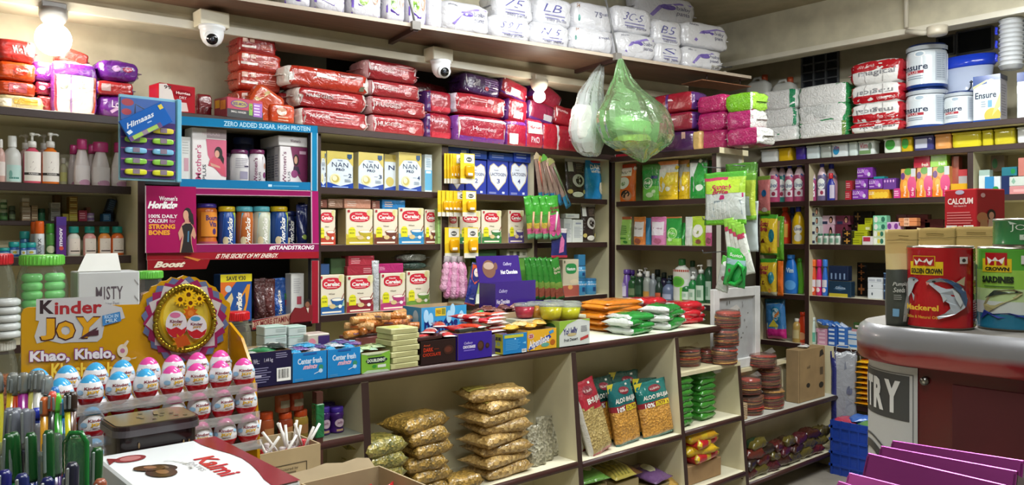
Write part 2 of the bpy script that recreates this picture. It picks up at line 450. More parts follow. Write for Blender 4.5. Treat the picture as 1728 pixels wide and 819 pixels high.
def bottle(name,label,fr,pxc,pw,pyt,z,prof,body,cap,pr=(),capf=.14,capr=.5,back=.07,sy=1.0,rz=0,group=None,cat='bottle',fin='plastic',pump=None,bands=None,n=18,span=PI,collar=None,capn=None,d=None):
 """turned bottle or jar: body, cap (or pump) as parts; label prints wrap the body"""
 f,c,w,h=slot(fr,pxc-pw/2,pxc+pw/2,pyt,z,back)
 r=w/2;hb=h*(1-capf)
 T=thing(name,label,cat,f.W(c,r*sy,z),f.a+math.radians(rz),group)
 mb=MB();P=[(a*r,b*hb)for a,b in PROF[prof]]
 mats=None
 if bands:
  q=[]
  for k in range(len(P)-1):
   m_=max(1,int((P[k+1][1]-P[k][1])/hb*20));q+=[(P[k][0]+(P[k+1][0]-P[k][0])*i/m_,P[k][1]+(P[k+1][1]-P[k][1])*i/m_)for i in range(m_)]
  P=q+[P[-1]];mats={}
  for k in range(len(P)-1):
   zz=(P[k][1]+P[k+1][1])/2/hb
   for a,b,cc in bands:
    if a<=zz<=b:mats[k]=mm(cc,fin)
 mb.lathe(P,mm(body,fin),n,sy=sy,mats=mats)
 mb.pr(cyl_surf(r,hb,0,span,1,sy),pr,'card',True)
 part(T,'body',mb)
 cr=r*capr
 cm=MB();cmat=mm(cap,'plastic')
 if pump:
  hp=h-hb
  cm.lathe([(cr,0),(cr,hp*.35),(cr*.85,hp*.42),(cr*.3,hp*.44),(cr*.3,hp*.78),(cr*.62,hp*.8),(cr*.62,hp*.97),(0,hp)],cmat,14,z0=hb,sy=1)
  cm.tube([(0,0,hb+hp*.88),(pump*r*.9,-r*.2,hb+hp*.88),(pump*r*1.15,-r*.25,hb+hp*.8)],cr*.26,cmat,8)
  part(T,'pump',cm)
 else:
  hc=h-hb
  cm.lathe([(cr*.98,0),(cr,hc*.1),(cr,hc*.85),(cr*.9,hc),(0,hc)],cmat,n,z0=hb-.001,sy=sy if capr>.7 else 1)
  part(T,capn or('lid' if capr>.7 else 'cap'),cm)
 return T
 # SETTING
CREAM=M('cbc3a2','lam');DARK=M('33201d','lam');WALL=M('c4bca2','wall');BROWNIN=M('4a4232','lam');CREAM2=M('bdb38c','lam')
WHITEP=M('e9e6dc','plastic')
A0=Frame(0,3.45);A=Frame(0,3.36);B1=Frame(3.81,0,-90);B2=Frame(4.97,0,-90);C=Frame(0,2.43)
ZA=(2.005,1.722,1.447,1.112);ZA0=(1.975,1.695,1.412);ZB1=(1.99,1.706,1.43,1.09);ZB2=(2.14,2.004,1.722,1.43,1.085,.755,.40)
def XA(px,fr=A):return fr.hit(px,400)[0]
mb=MB();mb.box(-2.2,5.6,-3.2,4.4,-.06,0,M('8d867c','wall'));struct('floor',mb)
mb=MB();mb.box(-2.2,5.6,-3.2,4.4,3.02,3.05,M('b3a98e','wall'));struct('ceiling',mb)
mb=MB();mb.box(-2.2,1.53,3.80,4.4,0,3.02,WALL);struct('wall_back',mb)
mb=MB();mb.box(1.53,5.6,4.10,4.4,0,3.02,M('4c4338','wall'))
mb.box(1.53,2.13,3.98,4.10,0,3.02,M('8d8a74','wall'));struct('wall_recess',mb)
mb=MB();mb.box(5.40,5.6,-3.2,4.1,0,3.02,WALL);struct('wall_right',mb)
mb=MB();mb.box(-2.3,-2.2,-3.2,4.4,0,3.02,WALL);struct('wall_left',mb)
mb=MB();mb.box(-2.2,5.6,-3.3,-3.2,0,3.02,WALL);struct('wall_front',mb)
ba=math.atan2(3.30-3.60,3.60-.53)
def bulk(u,b,z):return(.53+math.cos(ba)*u-math.sin(ba)*b,3.60+math.sin(ba)*u+math.cos(ba)*b,z)
mb=MB();vs=[bulk(u,b,z)for u in(-2.4,3.95)for b in(0,.18)for z in(2.405,3.02)]
mb.add(vs,[(0,1,3,2),(4,6,7,5),(0,4,5,1),(2,3,7,6),(0,2,6,4),(1,5,7,3)],M('bdb59b','wall'));struct('trim_1',mb)
mb=MB();vs=[bulk(u,b,z)for u in(-2.4,3.95)for b in(-.022,0)for z in(2.402,2.438)]
mb.add(vs,[(0,1,3,2),(4,6,7,5),(0,4,5,1),(2,3,7,6),(0,2,6,4),(1,5,7,3)],M('cfc8b2','plastic'));struct('trim_2',mb)
mb=MB();mb.box(4.90,5.0,-3.2,4.1,2.70,3.02,M('c9c2a8','wall'));struct('trim_3',mb)
mb=MB();mb.box(4.874,4.90,-3.2,4.1,2.70,2.732,M('d8d2c0','plastic'));struct('trim_4',mb)
def window(n,fr,px0,px1,y0,y1,bars=(2,3)):
 f=fr;s0=f.hit(px0,100)[0];s1=f.hit(px1,100)[0];pm=(px0+px1)/2
 zt=f.hit(pm,y0)[1];zb=f.hit(pm,y1)[1]
 T=bpy.data.objects.new('window_%d'%n,None);COL.objects.link(T);T['kind']='structure'
 T.location=f.W((s0+s1)/2,0,zb);T.rotation_euler=(0,0,f.a);w=s1-s0;h=zt-zb
 m=MB();m.box(-w/2,w/2,-.004,.0,0,h,M('20242a','gloss'));part(T,'pane',m)
 g=MB();GR=M('5d6064','plastic')
 for i in range(bars[0]+1):x=-w/2+w*i/bars[0];g.box(x-.006,x+.006,-.02,-.004,0,h,GR)
 for i in range(bars[1]+1):z=h*i/bars[1];g.box(-w/2,w/2,-.018,-.005,z-.005,z+.005,GR)
 part(T,'grille',g)
WB=Frame(5.399,0,-90)
window(1,WB,1355,1416,92,148,(3,4));window(2,WB,1583,1612,62,93,(1,1));window(3,WB,1616,1676,50,88,(1,1))
# shelf units
def panel(T,name,x0,x1,y0,y1,z0,z1,edge='front',mat=None):
 m=MB();e=.012;mat=mat or CREAM
 m.box(x0,x1,y0,y1,z0,z1,mat,0,{}if name=='back_panel' else{'front':DARK})
 part(T,name,m)
def shelfboard(T,x0,x1,y0,y1,z,th=.032,name='shelf'):
 m=MB();m.box(x0,x1,y0+.006,y1,z-th,z,CREAM,0,{'top':M('d4cdb4','lam')})
 m.box(x0,x1,y0,y0+.006,z-th,z,DARK,.002);part(T,name,m)
T=thing('wall_shelf','cream wall shelf with dark edges holding pump bottles and tiny boxes at far left','shelf',(0,3.45,0))
xr=XA(237,A0)
panel(T,'back_panel',-.05,xr,.315,.335,0,ZA0[0]-.03);panel(T,'side_panel',xr-.03,xr,0,.315,0,ZA0[0]-.03)
panel(T,'side_panel',-.05,-.02,0,.315,0,ZA0[0]-.03)
shelfboard(T,-.05,xr+.02,-.02,.335,ZA0[0])
for z in(ZA0[1],ZA0[2],1.08,.7):shelfboard(T,-.02,xr-.03,0,.315,z)
shelfboard(T,-.02,XA(200,A0.back(.17)),.17,.315,1.553,.02,'inner_step')
T=thing('wall_shelf','long cream wall shelf with brown edges along the back wall, full of baby food','shelf',(0,3.36,0))
xs=[XA(243)-.01,XA(537),XA(751),XA(904),XA(1030)]
panel(T,'back_panel',xs[0],xs[-1],.30,.32,0,1.97,mat=CREAM2)
for i,x in enumerate(xs):
 hw=.022 if i==2 else.014
 panel(T,'side_panel' if i in(0,4)else 'divider',x-hw,x+hw,0,.30,0,1.973)
shelfboard(T,xs[0],xs[-1]+.015,-.03,.32,2.005)
for i in range(4):
 for z in(ZA[1],ZA[2],ZA[3],.78):shelfboard(T,xs[i]+.015,xs[i+1]-.015,.012 if i else.03,.30,z-(.017 if i==0 else 0))
T=thing('shelf_unit','dark-edged shelf unit of soap refill pouches standing across the back corner','shelf',(3.81,0,0),math.radians(-90))
ya,yb=-B1.hit(1032,400)[0],-B1.hit(1209,400)[0]
u0,u1=-ya,-yb
panel(T,'back_panel',u0,u1,.26,.28,0,1.96,mat=CREAM2)
panel(T,'side_panel',u0,u0+.03,0,.26,0,1.96);panel(T,'side_panel',u1-.03,u1,0,.26,0,1.96,mat=M('a9a79b','lam'))
shelfboard(T,u0-.0,u1+.03,-.02,.28,1.99)
for z in ZB1[1:]+(.75,):shelfboard(T,u0+.03,u1-.03,.008,.26,z)
T=thing('wall_shelf','long dark-edged wall shelf of soaps, floor cleaners and hair colour along the right wall','shelf',(4.97,0,0),math.radians(-90))
u0,u1=B2.hit(1278,400)[0],-.9
panel(T,'back_panel',u0,u1,.36,.38,0,2.0,mat=CREAM2)
for px,nm in((1278,'side_panel'),(1361,'divider'),(1637,'divider')):
 x=B2.hit(px,400)[0];panel(T,nm,x-.015,x+.015,.005,.36,0 if px<1600 else.0,1.972)
panel(T,'side_panel',u1-.03,u1,0,.36,0,1.972)
shelfboard(T,u0-.16,u1,-.03,.38,ZB2[0]);shelfboard(T,u0,u1,.0,.38,ZB2[1])
for z in ZB2[2:]:shelfboard(T,u0+.02,u1-.03,.01,.36,z,.034)
for x in(u0+.05,u0+.5,u0+1.1,u1-.05):
 m=MB();m.box(x-.012,x+.012,.2,.37,ZB2[1],ZB2[0]-.032,DARK);part(T,'spacer',m)
 # counters
def divider_front(T,x,z1,yb,name='divider',th=.03):
 f=lambda z:2.43-.085*(1-z)-2.43
 m=MB();P=[(f(0),0),(f(z1),z1),(yb,z1),(yb,0)]
 vs=[(x-th/2,y,z)for y,z in P]+[(x+th/2,y,z)for y,z in P]
 m.add(vs,[(0,1,2,3),(7,6,5,4),(0,4,5,1),(1,5,6,2),(2,6,7,3),(3,7,4,0)],CREAM,False,[CREAM,CREAM,DARK,CREAM,CREAM,CREAM])
 part(T,name,m)
T=thing('shop_counter','cream shop counter with brown rounded edge, snack packets in its open bays','counter',(0,2.43,0))
xc=[.15,XA(615,C),XA(967,C),XA(1141,C)];xe=3.66
m=MB();m.box(.1,xe,.012,.46,.972,1.0,M('dfe5cf','lam'));m.tube([(.1,.012,.984),(xe,.012,.984)],.0175,M('3a1d1a','lam'),12);part(T,'counter_top',m)
panel(T,'back_panel',.15,xc[3],.245,.262,0,.972)
for x in xc:divider_front(T,x,.972,.245)
def cshelf(T,x0,x1,z,yb=.245,th=.03,mt=None):
 y=-.085*(1-z)
 m=MB();m.box(x0+.015,x1-.015,y+.006,yb,z-th,z,CREAM,0,{'top':mt or M('dcd6bd','lam')});m.tube([(x0+.015,y+.008,z-th/2),(x1-.015,y+.008,z-th/2)],th/2,M('3a1d1a','lam'),8);part(T,'shelf',m)
cshelf(T,xc[0],xc[1],.795,mt=M('77786c','lam'));cshelf(T,xc[1],xc[2],.497);cshelf(T,xc[2],xc[3],.490)
for i in range(3):cshelf(T,xc[i],xc[i+1],.20)
xt=XA(535,C);m=MB();m.box(xt-.012,xt+.012,-.02,.01,.2,.965,M('4b2a22','lam'));part(T,'upright',m)
m=MB();m.box(xt-.015,xt+.016,-.0235,.012,.81,.925,M('1d6b3c','film'),.003);part(T,'tape',m,'green tape wound on the upright')
T=thing('low_counter','narrow low cream counter joined to the long counter, stack of green packets in its bay','counter',(0,2.43,0))
xl=XA(1247,Frame(0,2.41));xk=4.925
divider_front(T,xl,.77,.235)
panel(T,'back_panel',xc[3]+.02,xl,.235,.25,0,.77)
m=MB();m.box(xc[3]+.018,xl+.015,-.018,.25,.771,.79,M('cfc6a4','lam'));part(T,'top_board',m)
cshelf(T,xc[3]+.005,xl,.50,.235);cshelf(T,xc[3]+.005,xl,.2,.235)
T=thing('low_counter','low open cream counter at right end, papads and a carton on its shelf','counter',(0,2.43,0))
divider_front(T,xk,.77,.10);panel(T,'back_panel',xl+.02,xk,.10,.115,0,.70)
m=MB();m.box(xl+.02,xk,.07,.118,.70,.72,M('cfc6a4','lam'));part(T,'ledge',m)
xl+=.005
cshelf(T,xl,xk,.462,.10,mt=M('c8c8c0','lam'));cshelf(T,xl,xk,.13,.10)
xl-=.005
T=thing('front_table','pale table under the egg display, pens and cartons in the foreground','table',(0,0,0))
m=MB();m.box(-.9,1.02,.45,1.95,.82,.85,M('cfc8ae','lam'),.004);part(T,'tabletop',m)
for x in(-.85,.97):
 for y in(.5,1.9):m=MB();m.box(x-.025,x+.025,y-.025,y+.025,0,.82,M('4a2a24','lam'));part(T,'leg',m)
 # loft plank
P1=atz(400,0,2.5);P2=atz(1268,133,2.5)
LANG=math.degrees(math.atan2(P2[1]-P1[1],P2[0]-P1[0]))
LOFT=Frame(P1[0],P1[1],LANG)
ZL=2.522
ul=-1.6;ur=math.hypot(P2[0]-P1[0],P2[1]-P1[1])
T=thing('loft_plank','long brown plank hung under the ceiling carrying white diaper packs','shelf',P1[:2]+(0,),math.radians(LANG))
ul=-1.0
m=MB();n=24
for i in range(n):
 a,b=ul+(ur-ul)*i/n,ul+(ur-ul)*(i+1)/n
 m.box(a,b,0,.40+.0*i,2.5,2.518,M('6e5240','wood'),0,{'front':M('b8a996','lam')})
part(T,'plank',m)
for px in(700,1040):
 u=LOFT.hit(px,60)[0];m=MB();m.box(u-.012,u+.012,-.01,.40,2.478,2.4995,M('3c2622','lam'));part(T,'bracket',m)
 g=MB();g_=g;g.tube([(u,-.012,2.49),(u-.02,-.02,2.56),(u-.16,-.03,3.02)],.006,M('6b6b6b','plastic'),8);g.box(u-.022,u+.022,-.022,.004,2.485,2.525,M('77726c','plastic'));solo('hanger_rod',g,'thin grey rod clamped to the loft plank edge, '+('left of the big white packs' if px==700 else 'directly above the hanging plastic bag'),'rod',P1[:2]+(0,),math.radians(LANG))
m=MB();m.box(ur-.42,ur+.02,.02,.2,2.452,2.457,M('8a5a3c','kraft'));
m.tube([(ur-.35,.05,2.458),(ur-.35,.05,2.5)],.004,DARK,6);m.tube([(ur-.05,.05,2.458),(ur-.05,.05,2.5)],.004,DARK,6);solo('board_scrap',m,'brown board scrap hung under the right end of the loft plank','board',P1[:2]+(0,),math.radians(LANG))
m=MB()
for k in range(5):
 r=random.Random(k);p=[(ur-.3+r.uniform(-.1,.22),.03+r.uniform(0,.2),2.525)]
 for q in range(9):p.append((p[-1][0]+r.uniform(-.05,.07),p[-1][1]+r.uniform(-.06,.06),2.524+abs(r.uniform(-.02,.045))))
 m.tube(p,.0035,M('2c2c30' if k%2 else 'b9b4a8','plastic'),5)
solo('cable_tangle',m,'tangle of dark and pale cables at the right end of the loft plank','cables',P1[:2]+(0,),math.radians(LANG))
# lamps and cameras
BW=Frame(bulk(0,-.03,0)[0],bulk(0,-.03,0)[1],math.degrees(ba))
def bulb(label,px,py,r,energy,emit,sock='8a8a88',drop=.05):
 u,z=BW.hit(px,py);u0=BW.back(.0).hit(px,py-30)[0]
 x,y,_=BW.W(u,0,z)
 T=thing('light_bulb',label,'lamp',(x,y,z))
 m=MB();m.lathe([(.052,2.398-z),(.052,2.37-z),(.045,2.352-z),(.03,2.335-z),(.024,r*.95),(.0,r*.95)][::-1],M(sock,'plastic'),18);m.box(-.045,.045,-.02,.028,2.39-z,2.425-z,M(sock,'plastic'),.004);part(T,'socket',m)
 m=MB();pr_=[(r*math.sin(PI*k/12),-r*math.cos(PI*k/12))for k in range(11)]+[(.02,r*1.05)]
 pr_[0]=(0,-r);m.lathe(pr_,M_emit('fff6e6',emit),20);part(T,'glass_bulb',m)
 l=bpy.data.lights.new('bulb_light','POINT');l.energy=energy;l.shadow_soft_size=r*1.1;l.color=(1,.93,.82)
 o=bpy.data.objects.new('bulb_light',l);COL.objects.link(o);o.location=(x-.02,y-.09,z-.05)
bulb('glowing round bulb in a grey holder above the orange packs at left',90,66,.066,9,28)
bulb('glowing small bulb in a cream holder in front of purple diaper packs',910,163,.036,2.5,24,'cfc8b4')
def camera_dome(label,px,py,yaw):
 u,z=BW.hit(px,py);x,y,_=BW.W(u,-.055,z)
 T=thing('security_camera',label,'camera',(x,y,2.44))
 m=MB();m.box(-.055,.075,-.01,.083,-.03,.04,M('d2cab2','plastic'),.004);part(T,'mounting_box',m)
 m=MB();m.lathe([(0,-.118),(.022,-.115),(.038,-.1),(.047,-.08),(.05,-.06),(.05,-.046),(.056,-.042),(.056,-.03),(0,-.03)],M('e8ebee','plastic'),24);part(T,'dome',m)
 m=MB();d=Vector((math.sin(yaw),-math.cos(yaw),-.45)).normalized();c0=Vector((0,0,-.075))
 m.tube([c0+d*.03,c0+d*.052],.034,M('eceff2','plastic'),20);e=part(T,'eyeball',m)
 m=MB();m.tube([c0+d*.05,c0+d*.0535],.024,M('17191c','gloss'),20);m.tube([c0+d*.05,c0+d*.0545],.009,M('3d4450','gloss'),14);part(e,'lens',m)
camera_dome('white dome security camera under the beam, nearer the left bulb',352,58,-.35)
camera_dome('white dome security camera under the beam above red packs mid-shelf',735,112,-.2)
BR=Frame(4.874,0,-90);u,z=BR.hit(1531,56);T=thing('conduit_drop','white conduit drop with a junction fitting on the right beam','pipe',BR.W(u,-.014,0),math.radians(-90))
m=MB();m.tube([(0,0,2.732),(0,0,3.02)],.013,M('d4cdbb','plastic'),12);part(T,'pipe',m)
m=MB();m.tube([(0,0,2.71),(.1,-.01,2.68),(.14,-.01,2.68)],.016,M('d4cdbb','plastic'),10);m.lathe([(.05,2.65),(.055,2.66),(.055,2.7),(.0,2.7)],M('cfc6b2','plastic'),18,cx=.18,cy=-.02);part(T,'junction',m)
def tube_light(x,y,ang,energy,L=1.2,label=''):
 T=thing('tube_light',label,'lamp',(x,y,3.02),ang)
 m=MB();m.box(-L/2,L/2,-.03,.03,-.05,0,M('e6e6e2','plastic'),.004);part(T,'batten',m)
 m=MB();m.tube([(-L/2+.03,0,-.068),(L/2-.03,0,-.068)],.015,M_emit('f4f8ff',60),12);part(T,'tube',m)
 l=bpy.data.lights.new('tube_glow','AREA');l.shape='RECTANGLE';l.size=L;l.size_y=.08;l.energy=energy;l.color=(.97,1.0,.97)
 o=bpy.data.objects.new('tube_glow',l);COL.objects.link(o);o.location=(x,y,2.92);o.rotation_euler=(0,0,ang)
tube_light(2.4,2.25,math.radians(-9),38,label='white tube light on the ceiling close to the loft plank')
tube_light(1.6,1.0,math.radians(-8),42,label='white tube light on the ceiling above the counter')
tube_light(.2,.3,math.radians(-8),26,label='white tube light on the ceiling above the front table')
tube_light(3.75,1.05,math.radians(80),58,label='white tube light on the ceiling near the right wall')
# camera, world
cam=bpy.data.cameras.new('camera');cam.sensor_width=36;cam.sensor_fit='HORIZONTAL';cam.lens=36*FOC/1728
cam.shift_y=-(409.5-CY)/1728;cam.clip_start=.02
co=bpy.data.objects.new('camera',cam);COL.objects.link(co);co.location=(0,0,EYE);co.rotation_euler=(PI/2,0,TH-PI/2)
scene.camera=co
w=bpy.data.worlds.new('night');scene.world=w;w.use_nodes=True
w.node_tree.nodes['Background'].inputs['Color'].default_value=(.6,.7,.8,1);w.node_tree.nodes['Background'].inputs['Strength'].default_value=.1
vs_=scene.view_settings;vs_.view_transform='Standard';vs_.look='None';vs_.gamma=1;vs_.exposure=-0.08;vs_.use_curve_mapping=False
# BACK WALL GOODS
W_='f2f0ea';K='1c1c1e'
def cerelac(c,c2=None,bowl='e8e0cc',sp='d9c089'):
 return[('r',0,0,1,.3,c2 or c),('e',.5,.33,.5,.09,'e6d8c0'),('p',[(0,0),(1,0),(1,.2),(.6,.16),(.3,.21),(0,.17)],c),('r',.12,.035,.88,.075,'efe2d0'),('e',.5,.78,.37,.145,'c01f35',3),('e',.5,.78,.34,.125,'cf2138',3),('t','Nestlé',.34,.84,.6,.885,W_),('t','Cerelac',.19,.71,.81,.82,W_,{'b':.04}),('r',.3,.672,.7,.685,'f0c8c8'),('e',.86,.9,.1,.09,'d9cf8f'),('p',[(.86,.66),(.99,.84),(.99,.99),(.9,.99)],'dcd6a8'),('t','Wheat',.38,.5,.62,.535,'6b5a48'),('r',.08,.2,.34,.42,'e2dc2a'),('e',.21,.43,.11,.06,'e2dc2a'),('t','RICH IN',.11,.4,.31,.43,'4a5a20'),('t','IRON',.13,.3,.29,.35,'4a5a20'),('e',.72,.36,.27,.05,bowl),('p',[(.46,.36),(.98,.36),(.9,.22),(.56,.22)],c),('e',.72,.365,.23,.035,'f4efdf'),('p',[(.86,.37),(.97,.52),(.99,.51),(.89,.36)],'8a3a30'),('e',.52,.2,.12,.06,sp),('e',.82,.19,.07,.045,W_),('r',.05,.9,.13,.97,'b02a38')]
BOXB='e6dcc6'
def nan(n,part_=False):
 return[('r',0,.8,1,1,'c9b65c'),('p',[(0,.6),(0,1),(1,1),(1,.6),(.8,.78),(.5,.86),(.2,.78)],'cdbb66'),('p',[(0,0),(1,0),(1,.16),(.5,.06),(0,.16)],'22419a'),('r',.2,.025,.8,.05,'9fb4dc'),('t','Nestlé',.4,.74,.58,.775,'31518c'),('t','NAN',.18,.575,.8,.7,'22355c',{'b':-.005,'sp':1.05}),('t','PRO',.34,.475,.66,.545,'22355c',{'b':.03,'sp':1.1}),('e',.3,.25,.2,.14,'e3dcae'),('e',.31,.25,.14,.1,'c2b264'),('e',.28,.27,.09,.07,'ece6c2'),('t',n,.81,.3,.93,.41,'33456e'),('r',.62,.35,.77,.36,'8d9ab2'),('ln',.66,.17,.95,.26,3,'98a4b8'),('p',[(.76,.84),(.94,.84),(.94,.94),(.76,.94)],'3d5878'),('p',[(.76,.84),(.85,.79),(.94,.84)],'3d5878')]
def sp_line(lab):return lab
# NAN row
for i,(x0,x1,yt,n,lab)in enumerate([(541,550,255,'1','white and gold formula box numbered 1, half hidden beside the blue frame'),(552,596,256,'2','white and gold formula box numbered 2, shrink-wrapped, on the top shelf'),(605,647,258,'3','white and gold formula box numbered 3 on the top shelf'),(673,711,258,'4','white and gold formula box numbered 4 on the top shelf')]):
 carton('formula_box',lab,A,x0,x1,yt,ZA[1],.09,'d3dde4',nan(n),side='cfc59a',back=.045,fin='gloss' if i<2 else 'card',group='gold formula boxes')
carton('formula_box','white and gold formula box turned sideways between numbers 3 and 4',A,649,671,261,ZA[1],.07,'cdd6dc',[('r',0,.8,1,1,'bda94f'),('t','N',.3,.57,.75,.7,'22355c'),('e',.4,.25,.3,.13,'c2b264'),('p',[(0,0),(1,0),(1,.16),(0,.06)],'22419a')],side='cfc59a',back=.075,group='gold formula boxes')
carton('medicine_box','slim white and light blue box at the right end of the gold formula row',A,717,729,261,ZA[1],.05,'cfdbe0',[('r',0,.05,1,.58,'5fa9cf'),('r',.15,.5,.85,.56,'d9e8f0'),('ln',.15,.65,.85,.9,5,'7a98ae')],back=.05)
# cereal row, middle shelf
FLAT=[(538,552,337,'7a4a40','brown flat box lying on the first cereal box'),(554,579,336,'8a6a58','dull brown flat box lying left of the rose gold one'),(581,626,336,'c08a74','shiny rose gold flat box lying on the yellow cereal box'),(628,641,339,'7d5048','small brown flat box lying right of the rose gold one'),(645,684,337,'2a78b4','bright blue flat box lying on the cereal boxes, middle shelf')]
tops={}
for x0,x1,yt,c,c2,b,lab in[(537,566,354,'b8402c','c86a44','c9814f','cereal box with red-orange base, first on the middle shelf'),(584,629,353,'b9a52c','d9c44c','d2b93a','cereal box with mustard yellow base on the middle shelf'),(631,671,353,'6d3a2e','96603e','b08050','cereal box with brown base beside the yellow one'),(673,715,351,'2f83b8','7fb6d4','2f74a8','cereal box with blue base on the middle shelf'),(717,737,354,'70382e','96603e','b08050','cereal box with brown base, partly hidden by a slim green box')]:
 carton('cereal_box','white and red '+lab,A,x0,x1,yt,ZA[2],.085,BOXB,cerelac(c,c2,b),side='b3a078',back=.04,group='red oval cereal boxes')
zt=A.back(.04).hit(640,353)[1]
for x0,x1,yt,c,lab in FLAT:carton('flat_box',lab,A,x0,x1,yt,zt,.07,c,[('ln',.1,.2,.5,.8,3,'c9b0a0')],back=.05,fin='film')
carton('slim_box','slim light green box with white top standing at the shelf divider',A,739,750,352,ZA[2],.035,'9cc06e',[('r',0,.8,1,1,'e9e4dc'),('e',.5,.92,.3,.045,'c02a40'),('r',0,.18,1,.2,'6f9150'),('ln',.2,.3,.8,.7,8,'7ea056')],back=.012)
# cereal row, lower shelf
for x0,x1,yt,c,c2,b,lab in[(538,581,464,'2b5f9c','9fc4a8','2b5a98','cereal box with blue base, first on the lower shelf'),(585,630,465,'8a2433','a85a4c','a04038','cereal box with dark red base on the lower shelf'),(642,684,461,'b23a72','d28aa0','c04a70','cereal box with pink base on the lower shelf'),(686,725,457,'6c9440','a8b070','9fc07c','cereal box with green base on the lower shelf')]:
 carton('cereal_box','white and red '+lab,A,x0,x1,yt,ZA[3],.085,BOXB,cerelac(c,c2,b),side='b3a078',back=.04,group='red oval cereal boxes')
z2=A.back(.04).hit(605,465)[1];z3=A.back(.04).hit(660,461)[1];z4=A.back(.04).hit(700,457)[1];z1=A.back(.04).hit(560,464)[1]
carton('flat_box','shiny red flat box lying directly on the dark red cereal box',A,586,631,449,z2,.075,'9e2c3c',[('ln',.6,.2,.95,.8,3,'d89aa0')],back=.045,fin='film')
carton('flat_box','shiny red flat box on top of the other red flat box',A,588,632,432,A.back(.045).hit(610,449)[1],.075,'a83242',[('ln',.1,.2,.5,.8,3,'d89aa0')],back=.045,fin='film')
carton('flat_box','magenta flat box lying on the pink cereal box',A,638,681,445,z3,.07,'b0306c',[('ln',.05,.3,.3,.7,3,'dca0bc')],back=.045,fin='film')
carton('flat_box','navy blue flat box on the first cereal box of the lower shelf',A,539,556,446,z1,.06,'2b4a78',back=.06)
carton('flat_box','dark green box behind the red flat boxes on the lower shelf',A,558,584,436,z1,.07,'38502f',back=.075)
for yb,yt,c,lab in[(457,443,'31453c','dark green plastic refill pouch lying on the green cereal box'),(443,428,'6f7064','grey plastic refill pouch on top of the dark green pouch')]:
 pack('refill_pouch',lab,A,674,724,yt,yb,.07,c,back=.045,fin='crinkle',e=2.6,amp=.15)
pouch('clear_bag','crumpled clear plastic bag squeezed between the dark red and pink cereal boxes',A,630,642,440,ZA[3],.03,'b9bcc0',back=.03,fin='crinkle',prof='pillow',pyb=None)
# second bay: Lactogen
def lacto(n):return[('p',[(.5,.12),(.14,.38),(.05,.62),(.1,.82),(.28,.9),(.5,.8),(.72,.9),(.9,.82),(.95,.62),(.86,.38)],'c7b890'),('p',[(.5,.15),(.17,.4),(.09,.62),(.13,.8),(.29,.875),(.5,.77),(.71,.875),(.87,.8),(.91,.62),(.83,.4)],'dfe3ee'),('t','Nestlé',.3,.68,.5,.72,'555b80'),('t','LACTOGEN',.13,.54,.87,.63,'2a2f5a',{'b':.02}),('t',n,.43,.33,.57,.46,'33387a'),('ln',.06,.03,.4,.09,2,'a9b0dc'),('r',.68,.04,.8,.1,'d0d4ea')]
for x0,x1,n,yt,lab in[(758,784,'1',272,'dark blue formula box with heart numbered 1, behind the yellow cards'),(786,821,'2',270,'dark blue formula box with white heart numbered 2'),(823,858,'3',270,'dark blue formula box with white heart numbered 3'),(860,891,'4',269,'dark blue formula box with white heart numbered 4')]:
 carton('formula_box',lab,A,x0,x1,yt,ZA[1],.09,'27389c',lacto(n),side='26358c',back=.045,group='dark blue formula boxes')
zt=A.back(.045).hit(820,270)[1]
for x0,x1,yt,dz,lab in[(757,792,249,0,'blue flat box lying above the first heart box'),(794,822,254,0,'blue flat box lying above the heart box numbered 2'),(868,901,255,0,'bright blue flat box overhanging the heart box numbered 4'),(826,866,258,0,'dark blue flat box lying on its side above the heart box numbered 3')]:
 carton('flat_box',lab,A,x0,x1,yt,zt+.001,.08,'2b50ae' if x0!=868 else '2c4cc0',[('r',.6,.3,.85,.75,'a9b8dc')]if x0==757 else[('ln',.1,.25,.6,.75,2,'8fa4dc')],back=.04 if x0<860 else.03,fin='gloss')
for x0,x1,yt,c,c2,b,lab in[(756,773,358,'6a3a30','a05a40','9a5a44','cereal box half hidden at the left end under the hanging yellow cards'),(776,811,356,'2f7a4c','7aa878','3a8a5a','cereal box with green base under the hanging yellow cards'),(813,846,355,'3d7a44','8aac72','4a8a50','cereal box with leafy green base beside the other green one'),(858,884,355,'5a4a8a','9a8aa8','7a6a90','cereal box with purple base behind the green hanging packs')]:
 carton('cereal_box','white and red '+lab,A,x0,x1,yt,ZA[2],.085,BOXB,cerelac(c,c2,b),side='b3a078',back=.045,group='red oval cereal boxes')
for x0,x1,yt,c,pr,lab in[(803,820,450,'a8bf7a',[('t','GEN',.2,.6,.9,.72,'2a4a2a'),('r',0,0,1,.25,'dfe5d8')],'pale green cereal box beside the pink bundles'),(822,838,449,'8ab944',[('t','NES',.2,.6,.9,.72,'24452a'),('r',0,0,1,.35,'dfe5d8'),('p',[(0,.3),(1,.5),(1,.3)],'3f8a3a')],'lime green cereal box with a white foot behind the hot chocolate display')]:
 carton('cereal_box',lab,A,x0,x1,yt,ZA[3],.07,c,pr,back=.05)
zt=A.back(.05).hit(820,450)[1]
carton('flat_box','green flat box on the pale green cereal boxes',A,806,845,437,zt,.07,'4f7a3c',[('r',.65,.3,.82,.7,'cfd8c8')],back=.05)
carton('flat_box','dark green flat box on top of the green flat box',A,800,838,423,A.back(.05).hit(825,437)[1],.07,'2f5a34',back=.055)
carton('tall_box','green box standing behind the purple hot chocolate display',A,848,892,436,ZA[3],.08,'4d8a34',[('r',0,.7,1,1,'5f9a3e')],back=.06)
carton('flat_box','white flat box with dark squares on the green box',A,856,890,421,A.back(.06).hit(870,436)[1],.07,'cfcdbc',[('r',.1,.2,.3,.8,'6f6a5a'),('r',.45,.25,.6,.75,'4a4a40'),('r',.75,.3,.9,.7,'8a8a7a')],back=.06)
